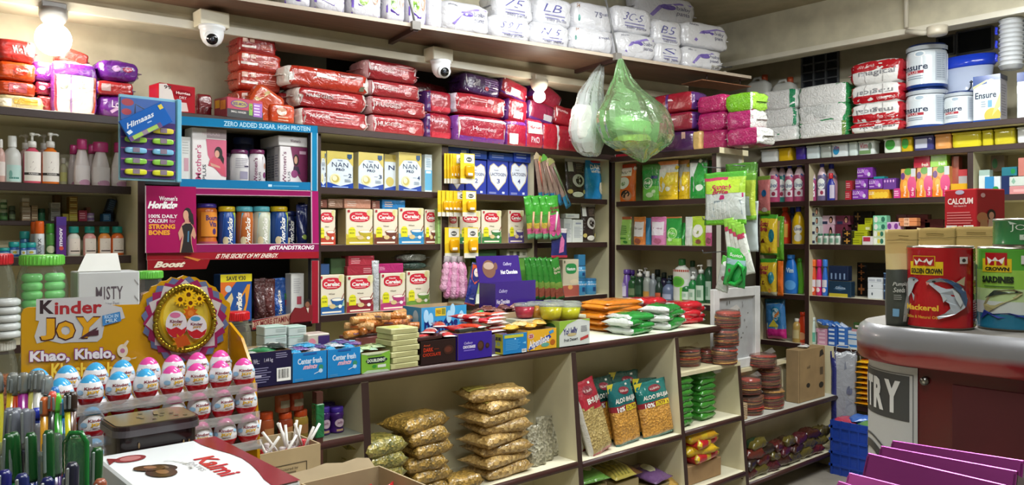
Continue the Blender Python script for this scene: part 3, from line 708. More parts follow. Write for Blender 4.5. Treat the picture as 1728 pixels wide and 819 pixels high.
# third bay
pouch('coffee_pouch','dark brown and silver coffee pouch beside the blue milk powder bag',A,958,992,262,ZA[1],.05,'2c211d',[('r',.1,.62,.35,.84,'cfcfcb'),('ln',.5,.6,.9,.85,6,'6a5a50'),('e',.55,.42,.3,.15,'b8b4ae'),('e',.58,.42,.18,.1,'241a16'),('e',.5,.1,.28,.06,'d8d4cc'),('e',.14,.16,.1,.05,'b8a860'),('e',.86,.16,.1,.05,'b8a860')],bands=[(.86,1,'9a9a98')],seed=3)
pouch('milk_powder_bag','bright blue bag of dairy whitener on the upper shelf',A,991,1022,262,ZA[1],.06,'1f86c9',[('e',.6,.87,.28,.045,'b02a3a'),('t','DAIRY',.28,.68,.95,.79,W_,{'b':.03}),('t','WHITENER',.3,.6,.95,.66,W_,{'b':.02}),('e',.82,.26,.2,.14,'cfc8b8'),('e',.82,.3,.17,.1,'efe8da')],bands=[(.9,1,'2a7ab8')],seed=5)
carton('medicine_box','white box with fine print beside the dark pouch',A,967,984,371,ZA[2],.05,'c9ccc8',[('r',.25,.8,.8,.87,'8a90a0'),('ln',.1,.2,.9,.7,8,'9aa0a6')],back=.05)
carton('medicine_box','narrow white box behind the hanging green packs',A,952,965,369,ZA[2],.05,'bfc2c0',[('ln',.1,.2,.9,.8,9,'9aa0a6')],back=.06)
carton('medicine_box','small white box lying above the narrow boxes',A,955,978,361,A.back(.06).hit(965,369)[1]+.001,.05,'c6c8c4',[('ln',.1,.3,.6,.7,2,'8a90a0')],back=.055)
pouch('coffee_pouch','dark brown coffee pouch on the middle shelf near the corner',A,985,1009,338,ZA[2],.05,'2a1f1c',[('r',.05,.62,.3,.84,'cfcfcb'),('ln',.45,.62,.9,.84,6,'6a5a50'),('e',.58,.45,.3,.14,'b8b4ae'),('e',.6,.45,.18,.09,'241a16'),('e',.5,.1,.25,.06,'d8d4cc'),('e',.14,.16,.1,.05,'b8a860'),('e',.86,.16,.1,.05,'b8a860')],bands=[(.85,1,'a2a2a0')],seed=4)
carton('cereal_box','beige cereal box with a green leaf oval beside the blue tins',A,950,977,438,ZA[3],.07,'c9bfa4',[('e',.5,.75,.34,.14,'2f8a4a',3),('t','Nestum',.24,.7,.76,.79,W_,{'b':.03}),('r',0,0,1,.3,'a8564a'),('e',.7,.4,.28,.06,'d8c8a8'),('e',.45,.25,.15,.06,'d9a25c'),('r',.06,.9,.14,.97,'6a6a50')],back=.03)
for pc,yt,z,lab in[(985,470,ZA[3],'bottom blue tin of the pair nearest the beige cereal box'),(1003,470,ZA[3],'single light blue tin at the right end of the bottom shelf')]:
 bottle('tin_can',lab,A,pc,17,yt,z,'can','3a83ae','2f6d98',[('t','Lactogen',.1,.6,.9,.75,'dfe8f0'),('t','1',.42,.22,.58,.5,'1f3f70'),('r',0,.9,1,1,'2a6690')],capf=.06,capr=.97,cat='tin',group='light blue tins',back=.04)
zt=A.back(.04).hit(985,470)[1]
bottle('tin_can','light blue tin stacked on the one nearest the beige cereal box',A,985,17,449,zt,'can','3f8ab4','2f6d98',[('t','Lactogen',.1,.6,.9,.75,'dfe8f0'),('t','1',.42,.22,.58,.5,'1f3f70')],capf=.06,capr=.97,cat='tin',group='light blue tins',back=.04)
carton('flat_box','small blue box topping the stacked blue tins',A,976,988,430,A.back(.04).hit(985,449)[1]+.001,.04,'3577a0',back=.045)
# hanging things in front of the back shelf
HK=M('55585c','plastic')
def hook_bar(T,w,d):
 m=MB();m.tube([(0,d,.012),(0,-.03,.012),(0,-.035,.02)],.003,HK,6);part(T,'hook',m)
def hang_cards(label,px0,px1,py0,py1,n,group):
 """row of yellow blister cards on one hook, fanned"""
 f=A.back(-.05);s0=f.hit(px0,400)[0];s1=f.hit(px1,400)[0];zt=f.hit(px0,py0)[1];zb=f.hit(px0,py1)[1]
 w=.095;h=zt-zb
 for k in range(n):
  q=k/max(1,n-1);x=s0+w/2+(s1-s0-w)*q;b=.03-.03*q
  T=thing('blister_card',label[0]if k==n-1 else label[1],'card',f.W(x,b-.04*(k==n-1),zb),math.radians(-4+3*(k%3)),group)
  m=MB();m.box(-w/2,w/2,0,.002,0,h,M('e6c722','card'));m.pr(flat_front(w,h),[('r',0,0,1,.16,'dcd8cc'),('r',.25,.68,.95,.97,'d9d8d2'),('e',.6,.8,.2,.08,'3a3a3c'),('t','MAX',.45,.77,.75,.83,'e8e8e0'),('p',[(0,.16),(.5,.35),(.2,.5),(0,.45)],'d8b018')]);part(T,'card',m)
  m=MB();m.brick(w*.62,.022,h*.42,M('e3a614','gloss'),4,6,c=(.008,-.008,h*.2));m.box(-.012,.02,-.022,-.018,h*.25,h*.34,M('f0e8d8','gloss'),.002);part(T,'blister',m)
hang_cards(('frontmost yellow blister card hanging before the heart box numbered 1','yellow blister card behind others on the upper hook'),756,793,258,309,5,'yellow blister cards, upper hook')
hang_cards(('frontmost yellow blister card of the middle bunch on the divider','yellow blister card behind others on the middle hook'),745,796,321,365,6,'yellow blister cards, middle hook')
hang_cards(('right yellow blister card of the lowest hanging pair','left yellow blister card of the lowest hanging pair'),757,799,384,436,2,'yellow blister cards, lower hook')
f=A.back(-.06)
for k in range(6):
 px=747+k*8.2;s,zt=f.hit(px,442);zb=f.hit(px,505-(k==0)*12)[1]
 T=thing('cotton_roll','pink cotton roll in clear film, %s from left of the hanging bundle'%ORD[k],'cotton roll',f.W(s,.012*(k%2),zb),0,'pink cotton rolls',rot=(0,math.radians(9-3*k),0))
 m=MB();pts=[(.004*math.sin(i*2.1+k),0,(zt-zb)*i/9)for i in range(10)]
 m.lathe([(.006,0),(.018,.012)]+[(.019+.004*math.sin(i*2.4+k),.012+(zt-zb-.03)*i/8)for i in range(1,9)]+[(.006,zt-zb)],M('d98ab4' if k%2 else 'e0a8c4','crinkle'),12);part(T,'roll',m)
 m=MB();m.bag(.04,.035,.01,M_clear('f4ecf0',.3),'pillow',5,4,.3,k);part(T,'film_top',m,loc=(0,0,zt-zb-.005))
pouch('paper_packet','slanted dark blue packet with orange shield label beside the pink rolls',A,785,803,443,0,.02,'27307c',[('p',[(.05,.95),(.95,.95),(.9,.62),(.5,.5),(.1,.62)],'c8502a'),('e',.5,.78,.28,.1,'e2d2c8'),('t','Elephant',.3,.76,.7,.8,'b04020'),('r',.3,.15,.7,.18,'c0c0d8')],prof='pillow',back=-.10,bands=[(0,.07,'c05a5a'),(.93,1,'2a2a60')],pyb=516,roll=14,amp=.3)
for k in range(5):
 px=912+k*11;f=A.back(-.03-.008*k);s,zt=f.hit(px+4,262+(k%2)*5);zb=f.hit(px,345)[1]if k<4 else f.hit(px,350)[1]
 T=thing('toothbrush_card','clear brush packet with blue end, %s from left on the upper hook'%ORD[k],'brush packet',f.W(s,0,zb),0,'hanging brush packets',rot=(0,math.radians(-10-5*k),0));h=zt-zb
 m=MB();m.bag(.05,h,.012,M('8f7f78' if k%2 else 'a59a92','film'),'pillow',6,12,.3,k,False,lambda u,v,s_:M('8a7468','film')if v>.25 else M('2a6f94','film'));part(T,'packet',m)
 m=MB();m.tube([(0,-.012,h*.08),(.004,-.013,h*.5),(0,-.012,h*.88)],.0045,M(['a85a4a','6f5a4c','b08a80','7a5a58','5f7a50'][k],'plastic'),6);part(T,'brush',m)
 m=MB();m.prism([(-.03,0),(.03,0),(.012,.03),(0,.04),(-.012,.03)],-.001,.001,M(['b0a080','a89a4a','5fa040','b8b080','9a9a60'][k],'card'));part(T,'header',m,loc=(0,-.002,h*.93))
for k in range(4):
 px=893+k*13;f=A.back(-.06-.012*k);s,zt=f.hit(px+6,330);zb=f.hit(px,403)[1]
 lab=['leftmost green scrubber packet on the middle hook','green scrubber packet second from left on the middle hook','green scrubber packet third from left on the middle hook','front green and pink scrubber packet with printed logo on the middle hook'][k]
 h=zt-zb;w=.075 if k<3 else.10
 T=thing('scrubber_packet',lab,'scrubber packet',f.W(s,0,zb),0,'green scrubber packets',rot=(0,math.radians(-8),0))
 mf=lambda u,v,s_:M('3f9a32','film')if v>.55 else(M('4a8a3a','film')if v>.35 and k<3 else(M('c04a86','film')if k==3 and v>.2 else(M('b9a040','film')if v>.22 else(M('c25a80','film')if v>.1 else M('5fa070','film')))))
 m=MB();m.bag(w,h,.03,M('4a9a3a','film'),'pillow',8,16,.35,k+3,False,mf)
 if k==3:m.pr(bag_surf(w,h,.03,'pillow',.35,k+3),[('t','Scotch',.15,.68,.85,.76,'7a2038',{'b':.03,'sh':.1}),('t','Brite',.2,.6,.7,.67,'7a2038',{'b':.03,'sh':.1}),('e',.3,.12,.16,.05,'d85a9a'),('e',.7,.12,.16,.05,'d85a9a')],'film',True)
 part(T,'packet',m)
 g=MB();g.tube([(-w*.15,-.018,h*.2),(w*.15,-.02,h*.62)],.006,M('d8a080' if k<3 else 'd8d0c8','plastic'),8);part(T,'handle',g)
pouch('paper_packet','dark blue packet with pink razor print hanging below the green scrubbers',A,931,958,386,0,.012,'262a66',[('p',[(.45,.15),(.75,.2),(.8,.6),(.6,.8),(.5,.5)],'c86a9a'),('r',0,0,1,.08,'a83040')],prof='pillow',back=-.08,pyb=435,bands=[(.85,1,'c8c0c0')])
for k in range(6):
 px=898+k*10;f=A.back(-.05-.008*k);s,zt=f.hit(px-2,434);zb=f.hit(px+3+k*1.5,505)[1];h=zt-zb
 T=thing('brush_packet','long green brush packet, %s from left on the lowest hook'%ORD[k],'brush packet',f.W(s,0,zb),0,'long green brush packets',rot=(0,math.radians(-7-k),0))
 mf=lambda u,v,s_:M('2f7a2c','film')if v>.42 else(M('6f8a3a','film')if v>.3 else(M('8a4a3a','film')if v>.1 else M('2f6a34','film')))
 m=MB();m.bag(.05 if k<5 else.07,h,.022,M('2f7a2c','film'),'pillow',6,14,.4,k+13,False,mf)
 if k==5:m.pr(bag_surf(.07,h,.022,'pillow',.4,18),[('t','Scotch',.1,.72,.9,.79,'cfc4a8'),('t','Brite',.1,.64,.8,.7,'cfc4a8')],'film',True)
 part(T,'packet',m)
 # BRANDED FRAME with health drinks
HF=Frame(0,3.325)
def hx(px):return HF.hit(px,400)[0]
def hz(px,py):return HF.hit(px,py)[1]
T=thing('display_frame','blue, magenta and red printed card frame around the health drink shelves','display',(0,3.325,0))
def strip(name,pts,c,pr=(),th=.006,off=0.0,curvefit=None,label=None):
 """printed card strip on the frame; pts = four picture corners bl, br, tr, tl"""
 q=[(hx(p[0]),hz(*p))for p in pts]
 m=MB();m.prism(q,-off-th,-off,M(c,'gloss'),M('d8d4d8','card'))
 bl,br,tr,tl=q
 def sf(u,v,o):
  a=(bl[0]+(br[0]-bl[0])*u,bl[1]+(br[1]-bl[1])*u);b=(tl[0]+(tr[0]-tl[0])*u,tl[1]+(tr[1]-tl[1])*u)
  return(a[0]+(b[0]-a[0])*v,-off-th-o,a[1]+(b[1]-a[1])*v)
 m.pr(sf,pr);part(T,name,m,label)
strip('header_strip',[(300,211),(535,225),(535,213),(300,196)],'1876a8',[('t','ZERO ADDED SUGAR. HIGH PROTEIN',.3,.18,.94,.8,'a9d4e8',{'b':.02})],label='blue strip with white writing')
strip('side_strip',[(524,322),(535,323),(535,225),(524,224)],'1f7fae',[('r',0,0,.12,1,'c9dce8'),('r',.9,0,1,1,'c9dce8')],label='blue upright strip')
strip('shelf_strip',[(303,316),(523,321),(523,308),(303,302)],'1d74a8',[('r',.65,.3,.68,.6,'b9d8e8'),('r',.69,.35,.9,.5,'4f9ac4')],label='blue shelf strip')
strip('shelf_strip',[(328,329),(523,332),(523,322),(328,317)],'8e1d5a',[('r',0,.9,1,1,'d8b8c8'),('r',0,0,1,.08,'d8b8c8')],label='magenta shelf strip')
strip('side_strip',[(525,411),(537,411),(536,323),(524,323)],'a31f66',[('r',0,0,.1,1,'d8b8c8')],label='magenta upright strip')
strip('shelf_strip',[(329,426),(537,425),(537,411),(329,412)],'8a1d56',[('r',0,.93,1,1,'d8b8c8'),('t','#STANDSTRONG',.575,.22,.955,.78,'f4eaf0',{'b':.04,'sh':.03})],label='magenta strip with a white hashtag')
strip('side_strip',[(525,546),(537,545),(537,440),(525,440)],'9c2030',[('r',.9,0,1,1,'c8a0a0')],label='red upright strip')
strip('shelf_strip',[(247,440),(537,436),(537,425),(247,427)],'9a1c2a',[('t','IS THE SECRET OF MY ENERGY.',.37,.15,.735,.8,'f4e4d8',{'b':.03,'sh':.04})],label='red strip with white writing')
strip('brand_flag',[(247,457),(346,454),(353,437),(247,439)],'8e1622',[('t','Boost',.13,.25,.6,.85,'e9dcc8',{'b':.05,'sh':.12}),('p',[(.55,1.25),(.6,1.3),(.92,.85),(.84,.95),(.8,.78)],'c8782a')],off=.008,label='red flag with slanted white lettering')
strip('shelf_strip',[(424,556),(522,543),(522,523),(424,541)],'8a2228',[('p',[(0,.2),(.0,.8),(.72,1.05),(.82,.6),(.68,.05)],'b99a84'),('t','3X MORE STAMINA',.02,.28,.66,.85,'7a1a20',{'b':.03,'sl':.12})],off=.006,label='slanting red strip about stamina')
m=MB();q=[(hx(p[0]),hz(*p))for p in[(486,545),(524,541),(524,516),(518,512),(511,517),(505,520),(495,519),(488,530)]]
m.prism(q,-.02,-.014,M('7a1c22','card'));c=(hx(515),hz(515,512));fl=lambda u,v,o:(c[0]+u,-.021-o,c[1]+v)
m.pr(fl,[('e',0,0,.014,.02,'5a3a2c'),('e',0,.008,.015,.014,'241a18'),('e',0,-.004,.010,.013,'8a5a44'),('p',[(-.006,-.02),(.008,-.02),(.004,-.045)],'d8c8b8')]);part(T,'figure_cutout',m,'printed figure of a player in a red shirt')
strip('side_poster',[(242,427),(328,426),(327,316),(242,314)],'a01858',[('r',0,0,.012,1,'d8b8c8'),('t',"Women's",.26,.78,.62,.85,'f0e4ea',{'b':.03}),('t','Horlicks',.06,.66,.62,.77,'f8f2f4',{'b':.06,'sh':.08}),('t','100% DAILY',.06,.52,.62,.575,'f0e4ea',{'b':.03}),('t','CALCIUM',.06,.45,.42,.505,'f0e4ea',{'b':.03}),('t','for',.46,.45,.58,.505,'d88ab0'),('t','STRONG',.06,.355,.57,.43,'e8992c',{'b':.05}),('t','BONES',.06,.265,.47,.34,'e8992c',{'b':.05}),('p',[(.66,.0),(.68,.14),(.72,.26),(.66,.18),(.63,.3),(.72,.44),(.76,.46),(.88,.46),(.96,.36),(.99,.26),(.96,.2),(.9,.26),(.9,.14),(.94,.0)],'c8937a'),('p',[(.68,.0),(.72,.14),(.74,.26),(.70,.40),(.78,.44),(.88,.44),(.93,.38),(.88,.26),(.89,.14),(.93,.0)],'1f1618'),('e',.82,.58,.085,.1,'1a1214'),('p',[(.84,.66),(.93,.58),(.95,.42),(.88,.44)],'1a1214'),('e',.785,.565,.055,.075,'d29a80'),('p',[(.76,.5),(.84,.53),(.85,.44),(.77,.44)],'c8917a'),('p',[(.82,.32),(.85,.33),(.84,.16),(.81,.16)],'4a7a9c')],off=.02,label='magenta poster of a woman in a black top')
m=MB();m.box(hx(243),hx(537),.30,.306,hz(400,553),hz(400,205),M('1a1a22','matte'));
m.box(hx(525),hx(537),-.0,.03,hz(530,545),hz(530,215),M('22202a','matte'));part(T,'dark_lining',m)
ZH=(HF.back(.04).hit(400,305)[1],ZA[2]-.0,1.112)
m=MB();m.box(hx(243),hx(524),.035,.3,ZA[1]-.02,ZA[1]+.002,M('20242c','lam'));part(T,'shelf_liner',m)
zs=ZA[1]+.002
# top row of the frame
carton('drink_box','narrow white box between the blister card and the pink mother box',HF,304,322,231,zs,.07,'dcdcda',[('r',.35,.22,.78,.52,'c89aa8'),('ln',.2,.6,.8,.9,5,'b8b8b8')],back=.06)
carton('drink_box',"white and pink box of mother's drink with a pregnant woman print",HF,324,382,217,zs,.09,'e6e0e0',[('r',.42,.82,1,1,'a9979c'),('t','HORLICKS',.3,.87,.8,.94,'d8c0c8'),('p',[(.4,.8),(1,.8),(1,.1),(.85,.12),(.6,.3),(.45,.5)],'c95f7c'),('t',"Mother's",.09,.04,.26,.68,'c0527a',{'rot':90,'b':.01}),('t','PLUS',.3,.03,.4,.32,'3f4350',{'rot':90,'b':.01}),('e',.76,.55,.12,.12,'1f1718'),('p',[(.8,.6),(.93,.45),(.9,.25),(.82,.4)],'1f1718'),('e',.72,.53,.07,.07,'d09a86'),('p',[(.5,.4),(.62,.48),(.8,.44),(.95,.3),(.97,.12),(.84,.16),(.6,.28),(.46,.3)],'c94f66'),('p',[(.52,.36),(.8,.3),(.82,.26),(.55,.3)],'d09a86')],back=.05)
bottle('drink_jar','white lidded jar turned to show its small print, top row of the frame',HF,410,30,252,zs,'wide','d9d6d8','5a1f4a',[('ln',.25,.5,.75,.85,6,'a8a4b0'),('r',.4,.15,.7,.4,'8f8aa0'),('r',.55,.55,.75,.6,'3a3350')],capf=.12,capr=.9,back=.06,cat='jar')
bottle('drink_jar',"maroon and white jar of women's drink beside the small print jar",HF,439,27,252,zs,'wide','d9d4d8','6a2450',[('p',[(.52,0),(.62,.9),(1,.9),(1,0)],'5d1f4a'),('t',"Women's",.26,.05,.4,.85,'7a2a5c',{'rot':90}),('t','PLUS',.44,.05,.52,.4,'4a3a4a',{'rot':90}),('e',.72,.6,.06,.1,'b88a78'),('e',.7,.3,.08,.1,'7a3a68')],capf=.12,capr=.9,back=.06,cat='jar')
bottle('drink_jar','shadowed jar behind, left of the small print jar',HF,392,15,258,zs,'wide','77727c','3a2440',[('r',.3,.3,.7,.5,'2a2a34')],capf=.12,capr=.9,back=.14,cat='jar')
bottle('drink_tin','dark blue round tin at the back above the jars',HF,418,34,231,HF.back(.19).hit(418,262)[1]-.08,'can','1f2a50','26386a',capf=.2,capr=1.0,back=.19,cat='tin')
WP=[('p',[(.38,1),(1,1),(1,0),(.82,.08),(.55,.35)],'72204f'),('t',"Women's",.09,.04,.23,.86,'6b2450',{'rot':90,'b':.01}),('t','PLUS',.28,.03,.37,.36,'3f4350',{'rot':90,'b':.01}),('e',.58,.66,.1,.15,'241818'),('e',.57,.66,.06,.1,'c89a84'),('p',[(.45,.3),(.5,.5),(.66,.5),(.74,.3)],'33203a'),('e',.52,.3,.12,.1,'8a3a70'),('r',.7,.82,.94,.9,'c8a8bc')]
for k,(a,b,yt,bk,lab)in enumerate([(472,519,248,.05,"front white and maroon box of women's drink under the flat white box"),(466,500,250,.12,"white box of women's drink just behind the front maroon one"),(459,490,251,.19,"white box of women's drink farthest back behind the maroon one")]):
 carton('drink_box',lab,HF,a,b,yt,zs,.06,'e2dde0',WP,back=bk,left=[('ln',.2,.2,.8,.8,9,'9a98a8')])
carton('flat_box',"flat white box lying on the women's drink boxes",HF,470,519,230,HF.back(.05).hit(495,248)[1]+.001,.2,'d5d2d2',[('t',"Women's",.4,.4,.75,.7,'5a2a4a')],back=.045)
# middle row of the frame
zm=ZA[2]
hor=lambda a,b:[('p',[(.2,0),(.3,.95),(.8,.95),(.72,0)],a),('t','Horlicks',.42,.08,.6,.82,W_,{'rot':90,'b':.04,'sh':.1}),('p',[(.26,.9),(.74,.98),(.76,.75),(.66,.2),(.7,.75)],b),('e',.35,.15,.1,.12,'d8c8a0')]
bottle('drink_jar','orange malt drink jar with purple lid, middle row of the frame',HF,355,34,343,zm,'jar','c8641f','3a2a86',[('r',.2,.25,.8,.88,'e08a2a'),('t','Bourn',.36,.66,.78,.8,'3a246a',{'b':.04}),('t','Vita',.46,.5,.74,.64,'3a246a',{'b':.04}),('e',.64,.38,.07,.08,'4a2a6a'),('r',.1,.04,.9,.12,'b04a60')],capf=.1,capr=.94,back=.05,cat='jar',span=PI*.95)
for pc,c,lidc,a,b,lab in[(388,'1f4a98','d8b81f','2a5aa8','b8c832','blue malt drink jar with yellow lid, left one of the two'),(418,'b8622a','5ab4c4','3a9ab8','d87a2c','orange and blue malt drink jar with pale cyan lid'),(447,'c8ccb8','5ab8c8','6aaac0','dcd8b0','white and blue malt drink jar with pale cyan lid'),(477,'1d4488','d0b01c','24509a','b0c030','blue malt drink jar with yellow lid, right one of the two'),(492,'16204a','1a2450','1c2c60','3a5a90','dark navy malt drink jar at the right end')]:
 bottle('drink_jar',lab,HF,pc,29,348 if pc<490 else 356,zm,'lotion' if False else 'wide',c,lidc,hor(a,b),capf=.13,capr=.93,back=.05 if pc<490 else.10,cat='jar',group=None)
for k in range(2):
 pouch('drink_sachet','navy blue drink pouch at the right end of the middle row, %s'%('front one' if k==0 else 'rear one'),HF,504+k*3,523,345-k*3,zm,.05,'1a245a',[('t','Pro',.3,.75,.7,.85,'a8b0c8'),('e',.5,.2,.25,.06,'8aa04a')],back=.05+.07*k)
 # bottom row
zb=ZA[3]
carton('drink_box','blue and orange malt drink box with yellow save strip',HF,372,425,463,zb,.08,'1c4c94',[('r',0,.84,1,1,'d8c81c'),('t','SAVE ₹30',.18,.87,.8,.965,'1a1a1a',{'b':.03}),('p',[(0,.45),(0,.84),(.5,.84),(.2,.6)],'d86a24'),('p',[(.45,.3),(.85,.78),(.95,.78),(.85,.35),(.7,0),(.6,0),(.8,.4),(.78,.62)],'d88a24'),('t','Horlicks',.5,.08,.68,.62,W_,{'rot':90,'b':.05,'sh':.1}),('e',.24,.7,.1,.07,'b8c8dc'),('p',[(.1,.4),(.35,.62),(.4,.5),(.3,.3),(.2,.25)],'d8c08a')],side='16386e',back=.05)
for k,(a,b,yt,c,pr,lab)in enumerate([(432,452,470,'4a2424',(),'brown foil drink pouch beside the save box'),(447,468,471,'5a2a28',(),'brown foil drink pouch second from the save box'),(462,488,470,'1f56a8',[('t','Horlicks',.3,.1,.5,.7,W_,{'rot':90,'b':.04}),('r',.75,.45,.98,.6,'3a8a4a'),('r',.75,.3,.98,.44,'b0283a')],'bright blue malt drink pouch beside the brown pouches')]):
 pouch('drink_pouch',lab,HF,a,b,yt,zb,.05,c,pr,back=.05+.02*k,fin='crinkle',amp=.4)
carton('medicine_box','tall white box at the right of the bottom row of the frame',HF,491,513,462,zb,.06,'cfcfcc',[('r',.45,.3,.8,.48,'b04a5a'),('ln',.2,.55,.8,.9,7,'b0b0b4')],back=.05)
# hanging blister card of sticks at the frame's corner
F5=Frame(0,3.16)
s0,s1=F5.hit(204,300)[0],F5.hit(296,300)[0];zt=F5.hit(250,168)[1];zb=F5.hit(250,301)[1];w=s1-s0;h=zt-zb
T=thing('hanging_card','clear blue sleeve holding purple cards of coloured sticks, hung at the left of the frame','display card',F5.W((s0+s1)/2,0,zb))
m=MB();m.box(-w/2-.004,w/2+.022,.012,.02,-.01,h+.012,M('8fc4dc','gloss'),.002);m.box(w/2+.004,w/2+.024,-.002,.02,-.012,h+.014,M('79bcd8','gloss'),.004);part(T,'sleeve',m,'light blue glossy sleeve')
m=MB();m.box(-w/2,w/2,.002,.011,0,h,M('4a3a72','gloss'));m.pr(flat_front(w,h,.002),[('r',0,.72,1,1,'2a5aa8'),('e',.12,.94,.11,.045,'a83040'),('e',.1,.82,.09,.04,'b03a48')]+[('r',0,.09+.135*k,1,.105+.135*k,'8a3a78')for k in range(5)]);part(T,'card',m,'purple card')
for r_ in range(5):
 for c_ in range(2):
  m=MB();x=(-.24+.5*c_)*w;z=h*(.035+.135*r_);cc=['d8d83a','8ac450','7ab8dc','96c84a','d8c84a'][r_]
  m.brick(w*.4,.014,h*.075,M(cc,'gloss'),4,5,c=(x,-.004,z));m.box(x-.012,x+.012,-.0125,-.010,z+.004,z+h*.07,M('8a7a8c','gloss'));part(T,'stick',m)
s,z=F5.back(-.05).hit(247,205)
T=thing('toothpaste_box','blue box slung at a slant across the top of the hanging card','box',F5.W(s,-.05,z),0,None,rot=(0,math.radians(-31),0))
w,h=.175,.085;m=MB();m.box(-w/2,w/2,0,.012,-h/2,h/2,M('2563b8','gloss'),.002)
m.pr(lambda u,v,o:((u-.5)*w,-o,(v-.5)*h),[('r',0,0,.75,.22,'5a3a78'),('r',.08,.03,.66,.2,'9cc452'),('r',.3,.03,.42,.2,'8a7a8c'),('t','Himaaas',.1,.55,.72,.78,'dfe8f4',{'sh':.1,'b':.02}),('p',[(.02,.45),(.12,.48),(.14,.34),(.04,.3)],'cfe0f0'),('r',.88,.7,.97,.9,'d8c43a'),('r',.5,.4,.6,.45,'a8c4e8')]);part(T,'box',m)
m=MB();m.tube([(-.02,.0065,h/2-.002),(0,.0065,h/2+.03),(.02,.0065,h/2-.002)],.002,HK,6);part(T,'hanger',m)
# LEFT SHELF
L1=ZA0[1]
bottle('sanitizer_bottle','clear white-capped bottle with a pale teal label at the left',A0,23,31,228,L1,'round','cfcfcc','eef0ee',[('r',.25,.05,.95,.5,'b9d8d4'),('e',.4,.25,.06,.1,'7ab0a8'),('r',.35,.12,.7,.17,'4a8a80')],capf=.24,capr=.5)
bottle('sanitizer_bottle','pale bottle cut off by the left edge of the view',A0,2,16,234,L1,'round','d0a8a0','e8e4e0',[('r',.3,.2,.9,.6,'e8dcd8')],capf=.2,capr=.5)
for pc,c,c2,lab in[(56,'d0506a','e87a88','pink soap bottle with white pump and white label'),(87,'e0741c','f09a2c','orange soap bottle with white pump and white label')]:
 bottle('pump_bottle',lab,A0,pc,30,223,L1,'round',c,'f0efec',[('r',.14,.08,.88,.88,'f4ece6'),('p',[(.4,.45),(.5,.62),(.6,.45),(.52,.38)],'8a6a6a'),('r',.14,.24,.88,.31,'3a3434'),('t','PUREWASH',.35,.255,.7,.3,'e8e0dc')],capf=.29,capr=.5,pump=.75,sy=.7)
for pc,lab in[(45,'white pump bottle standing behind the pink one'),(76,'white pump bottle standing behind the orange one')]:
 bottle('pump_bottle',lab,A0,pc,26,226,L1,'round','c8a8a4','e4e0dc',capf=.29,capr=.5,pump=-.75,sy=.7,back=.17)
bottle('sanitizer_bottle','short clear bottle behind the orange pump bottle',A0,108,14,266,L1,'round','c6c4a0','d8d4c8',[('r',.2,.2,.8,.6,'d8d88a')],capf=.2,capr=.6,back=.14)
LO=[('r',.2,.1,.85,.55,'f4eaee'),('e',.6,.08,.24,.09,'d8a0c4')]
for pc,yt,bk,pw,lab in[(140,234,.06,28,'white lotion bottle with pink cap, leftmost of the front lotion bottles'),(172,239,.06,33,'white lotion bottle with wide pink cap, middle of the front lotion bottles'),(203,240,.06,28,'white lotion bottle with pink cap behind the hanging card'),(125,244,.17,20,'lotion bottle with dark pink cap at the back, left one'),(156,243,.17,20,'lotion bottle with dark pink cap at the back, right one')]:
 bottle('lotion_bottle',lab,A0,pc,pw,yt,L1,'lotion','ecdfe2','c83a80',LO,capf=.22,capr=.62 if pc!=172 else.8,sy=.6,back=bk,capn='cap')
zi=1.553;FI=A0.back(.18)
def tiny(name,px0,px1,py,zbase,c,lab,pr=(),fr=None,back=.0,dep=.05,cat='box',group=None,fin='card',rz=0):return carton(name,lab,fr or FI,px0,px1,py,zbase,dep,c,pr,back=back,fin=fin,cat=cat,group=group,rz=rz)
bottle('balm_jar','green balm jar at the left of the inner step, lower one',FI,7,15,353,zi,'wide','2f5a34','9aa890',[('r',.2,.2,.8,.6,'4a7a44')],capf=.3,capr=.95,back=.01,cat='jar')
bottle('balm_jar','green balm jar stacked on the lower green one',FI,7,13,336,FI.back(.01).hit(7,353)[1],'wide','4a7048','b8c4b0',[('r',.2,.2,.8,.6,'a8c09a')],capf=.3,capr=.95,back=.01,cat='jar')
bottle('balm_jar','dark balm jar beside the two green ones on the inner step',FI,21,12,347,zi,'wide','33402f','4a5a48',[('r',.2,.2,.8,.6,'6a7a5a')],capf=.3,capr=.95,back=.01,cat='jar')
zz=zi
for k,(y,c)in enumerate([(359,'8a745a'),(349,'a89a88'),(341,'a08a6a'),(334,'b0a898')]):
 tiny('small_box',37,52-(k>1)*2,y,zz,c,'small beige box, %s from bottom of the tall stack of four'%ORD[k],[('ln',.1,.2,.9,.8,2,'d8d0c0')],back=.0);zz=FI.hit(44,y)[1]+.0005
zz=zi
for k,(y,c)in enumerate([(358,'8a6f50'),(347,'9a8060')]):
 tiny('small_box',53,64,y,zz,c,'brown small box, %s of the stack of two'%('bottom' if k==0 else 'top'),[('ln',.1,.2,.9,.8,2,'c8b898')],back=.0);zz=FI.hit(58,y)[1]+.0005
bottle('balm_jar','squat green jar between the brown and grey small boxes',FI,71,13,352,zi,'wide','2f6a4c','2a5a44',capf=.3,capr=.95,back=.01,cat='jar')
zz=zi
for k,(y,c)in enumerate([(361,'8f8f88'),(351,'96968f'),(342,'b8b6ae')]):
 tiny('small_box',86,102,y,zz,c,'grey small box, %s from bottom of the stack of three'%ORD[k],[('ln',.1,.2,.9,.8,2,'6a6a68')],back=.0);zz=FI.hit(94,y)[1]+.0005
tiny('small_box',92,104,328,zi,'6f4f22','dark ochre box standing behind the grey stack',back=.09)
tiny('small_box',106,116,361,zi,'b8a83a','low yellow box left of the yellow stack')
zz=zi
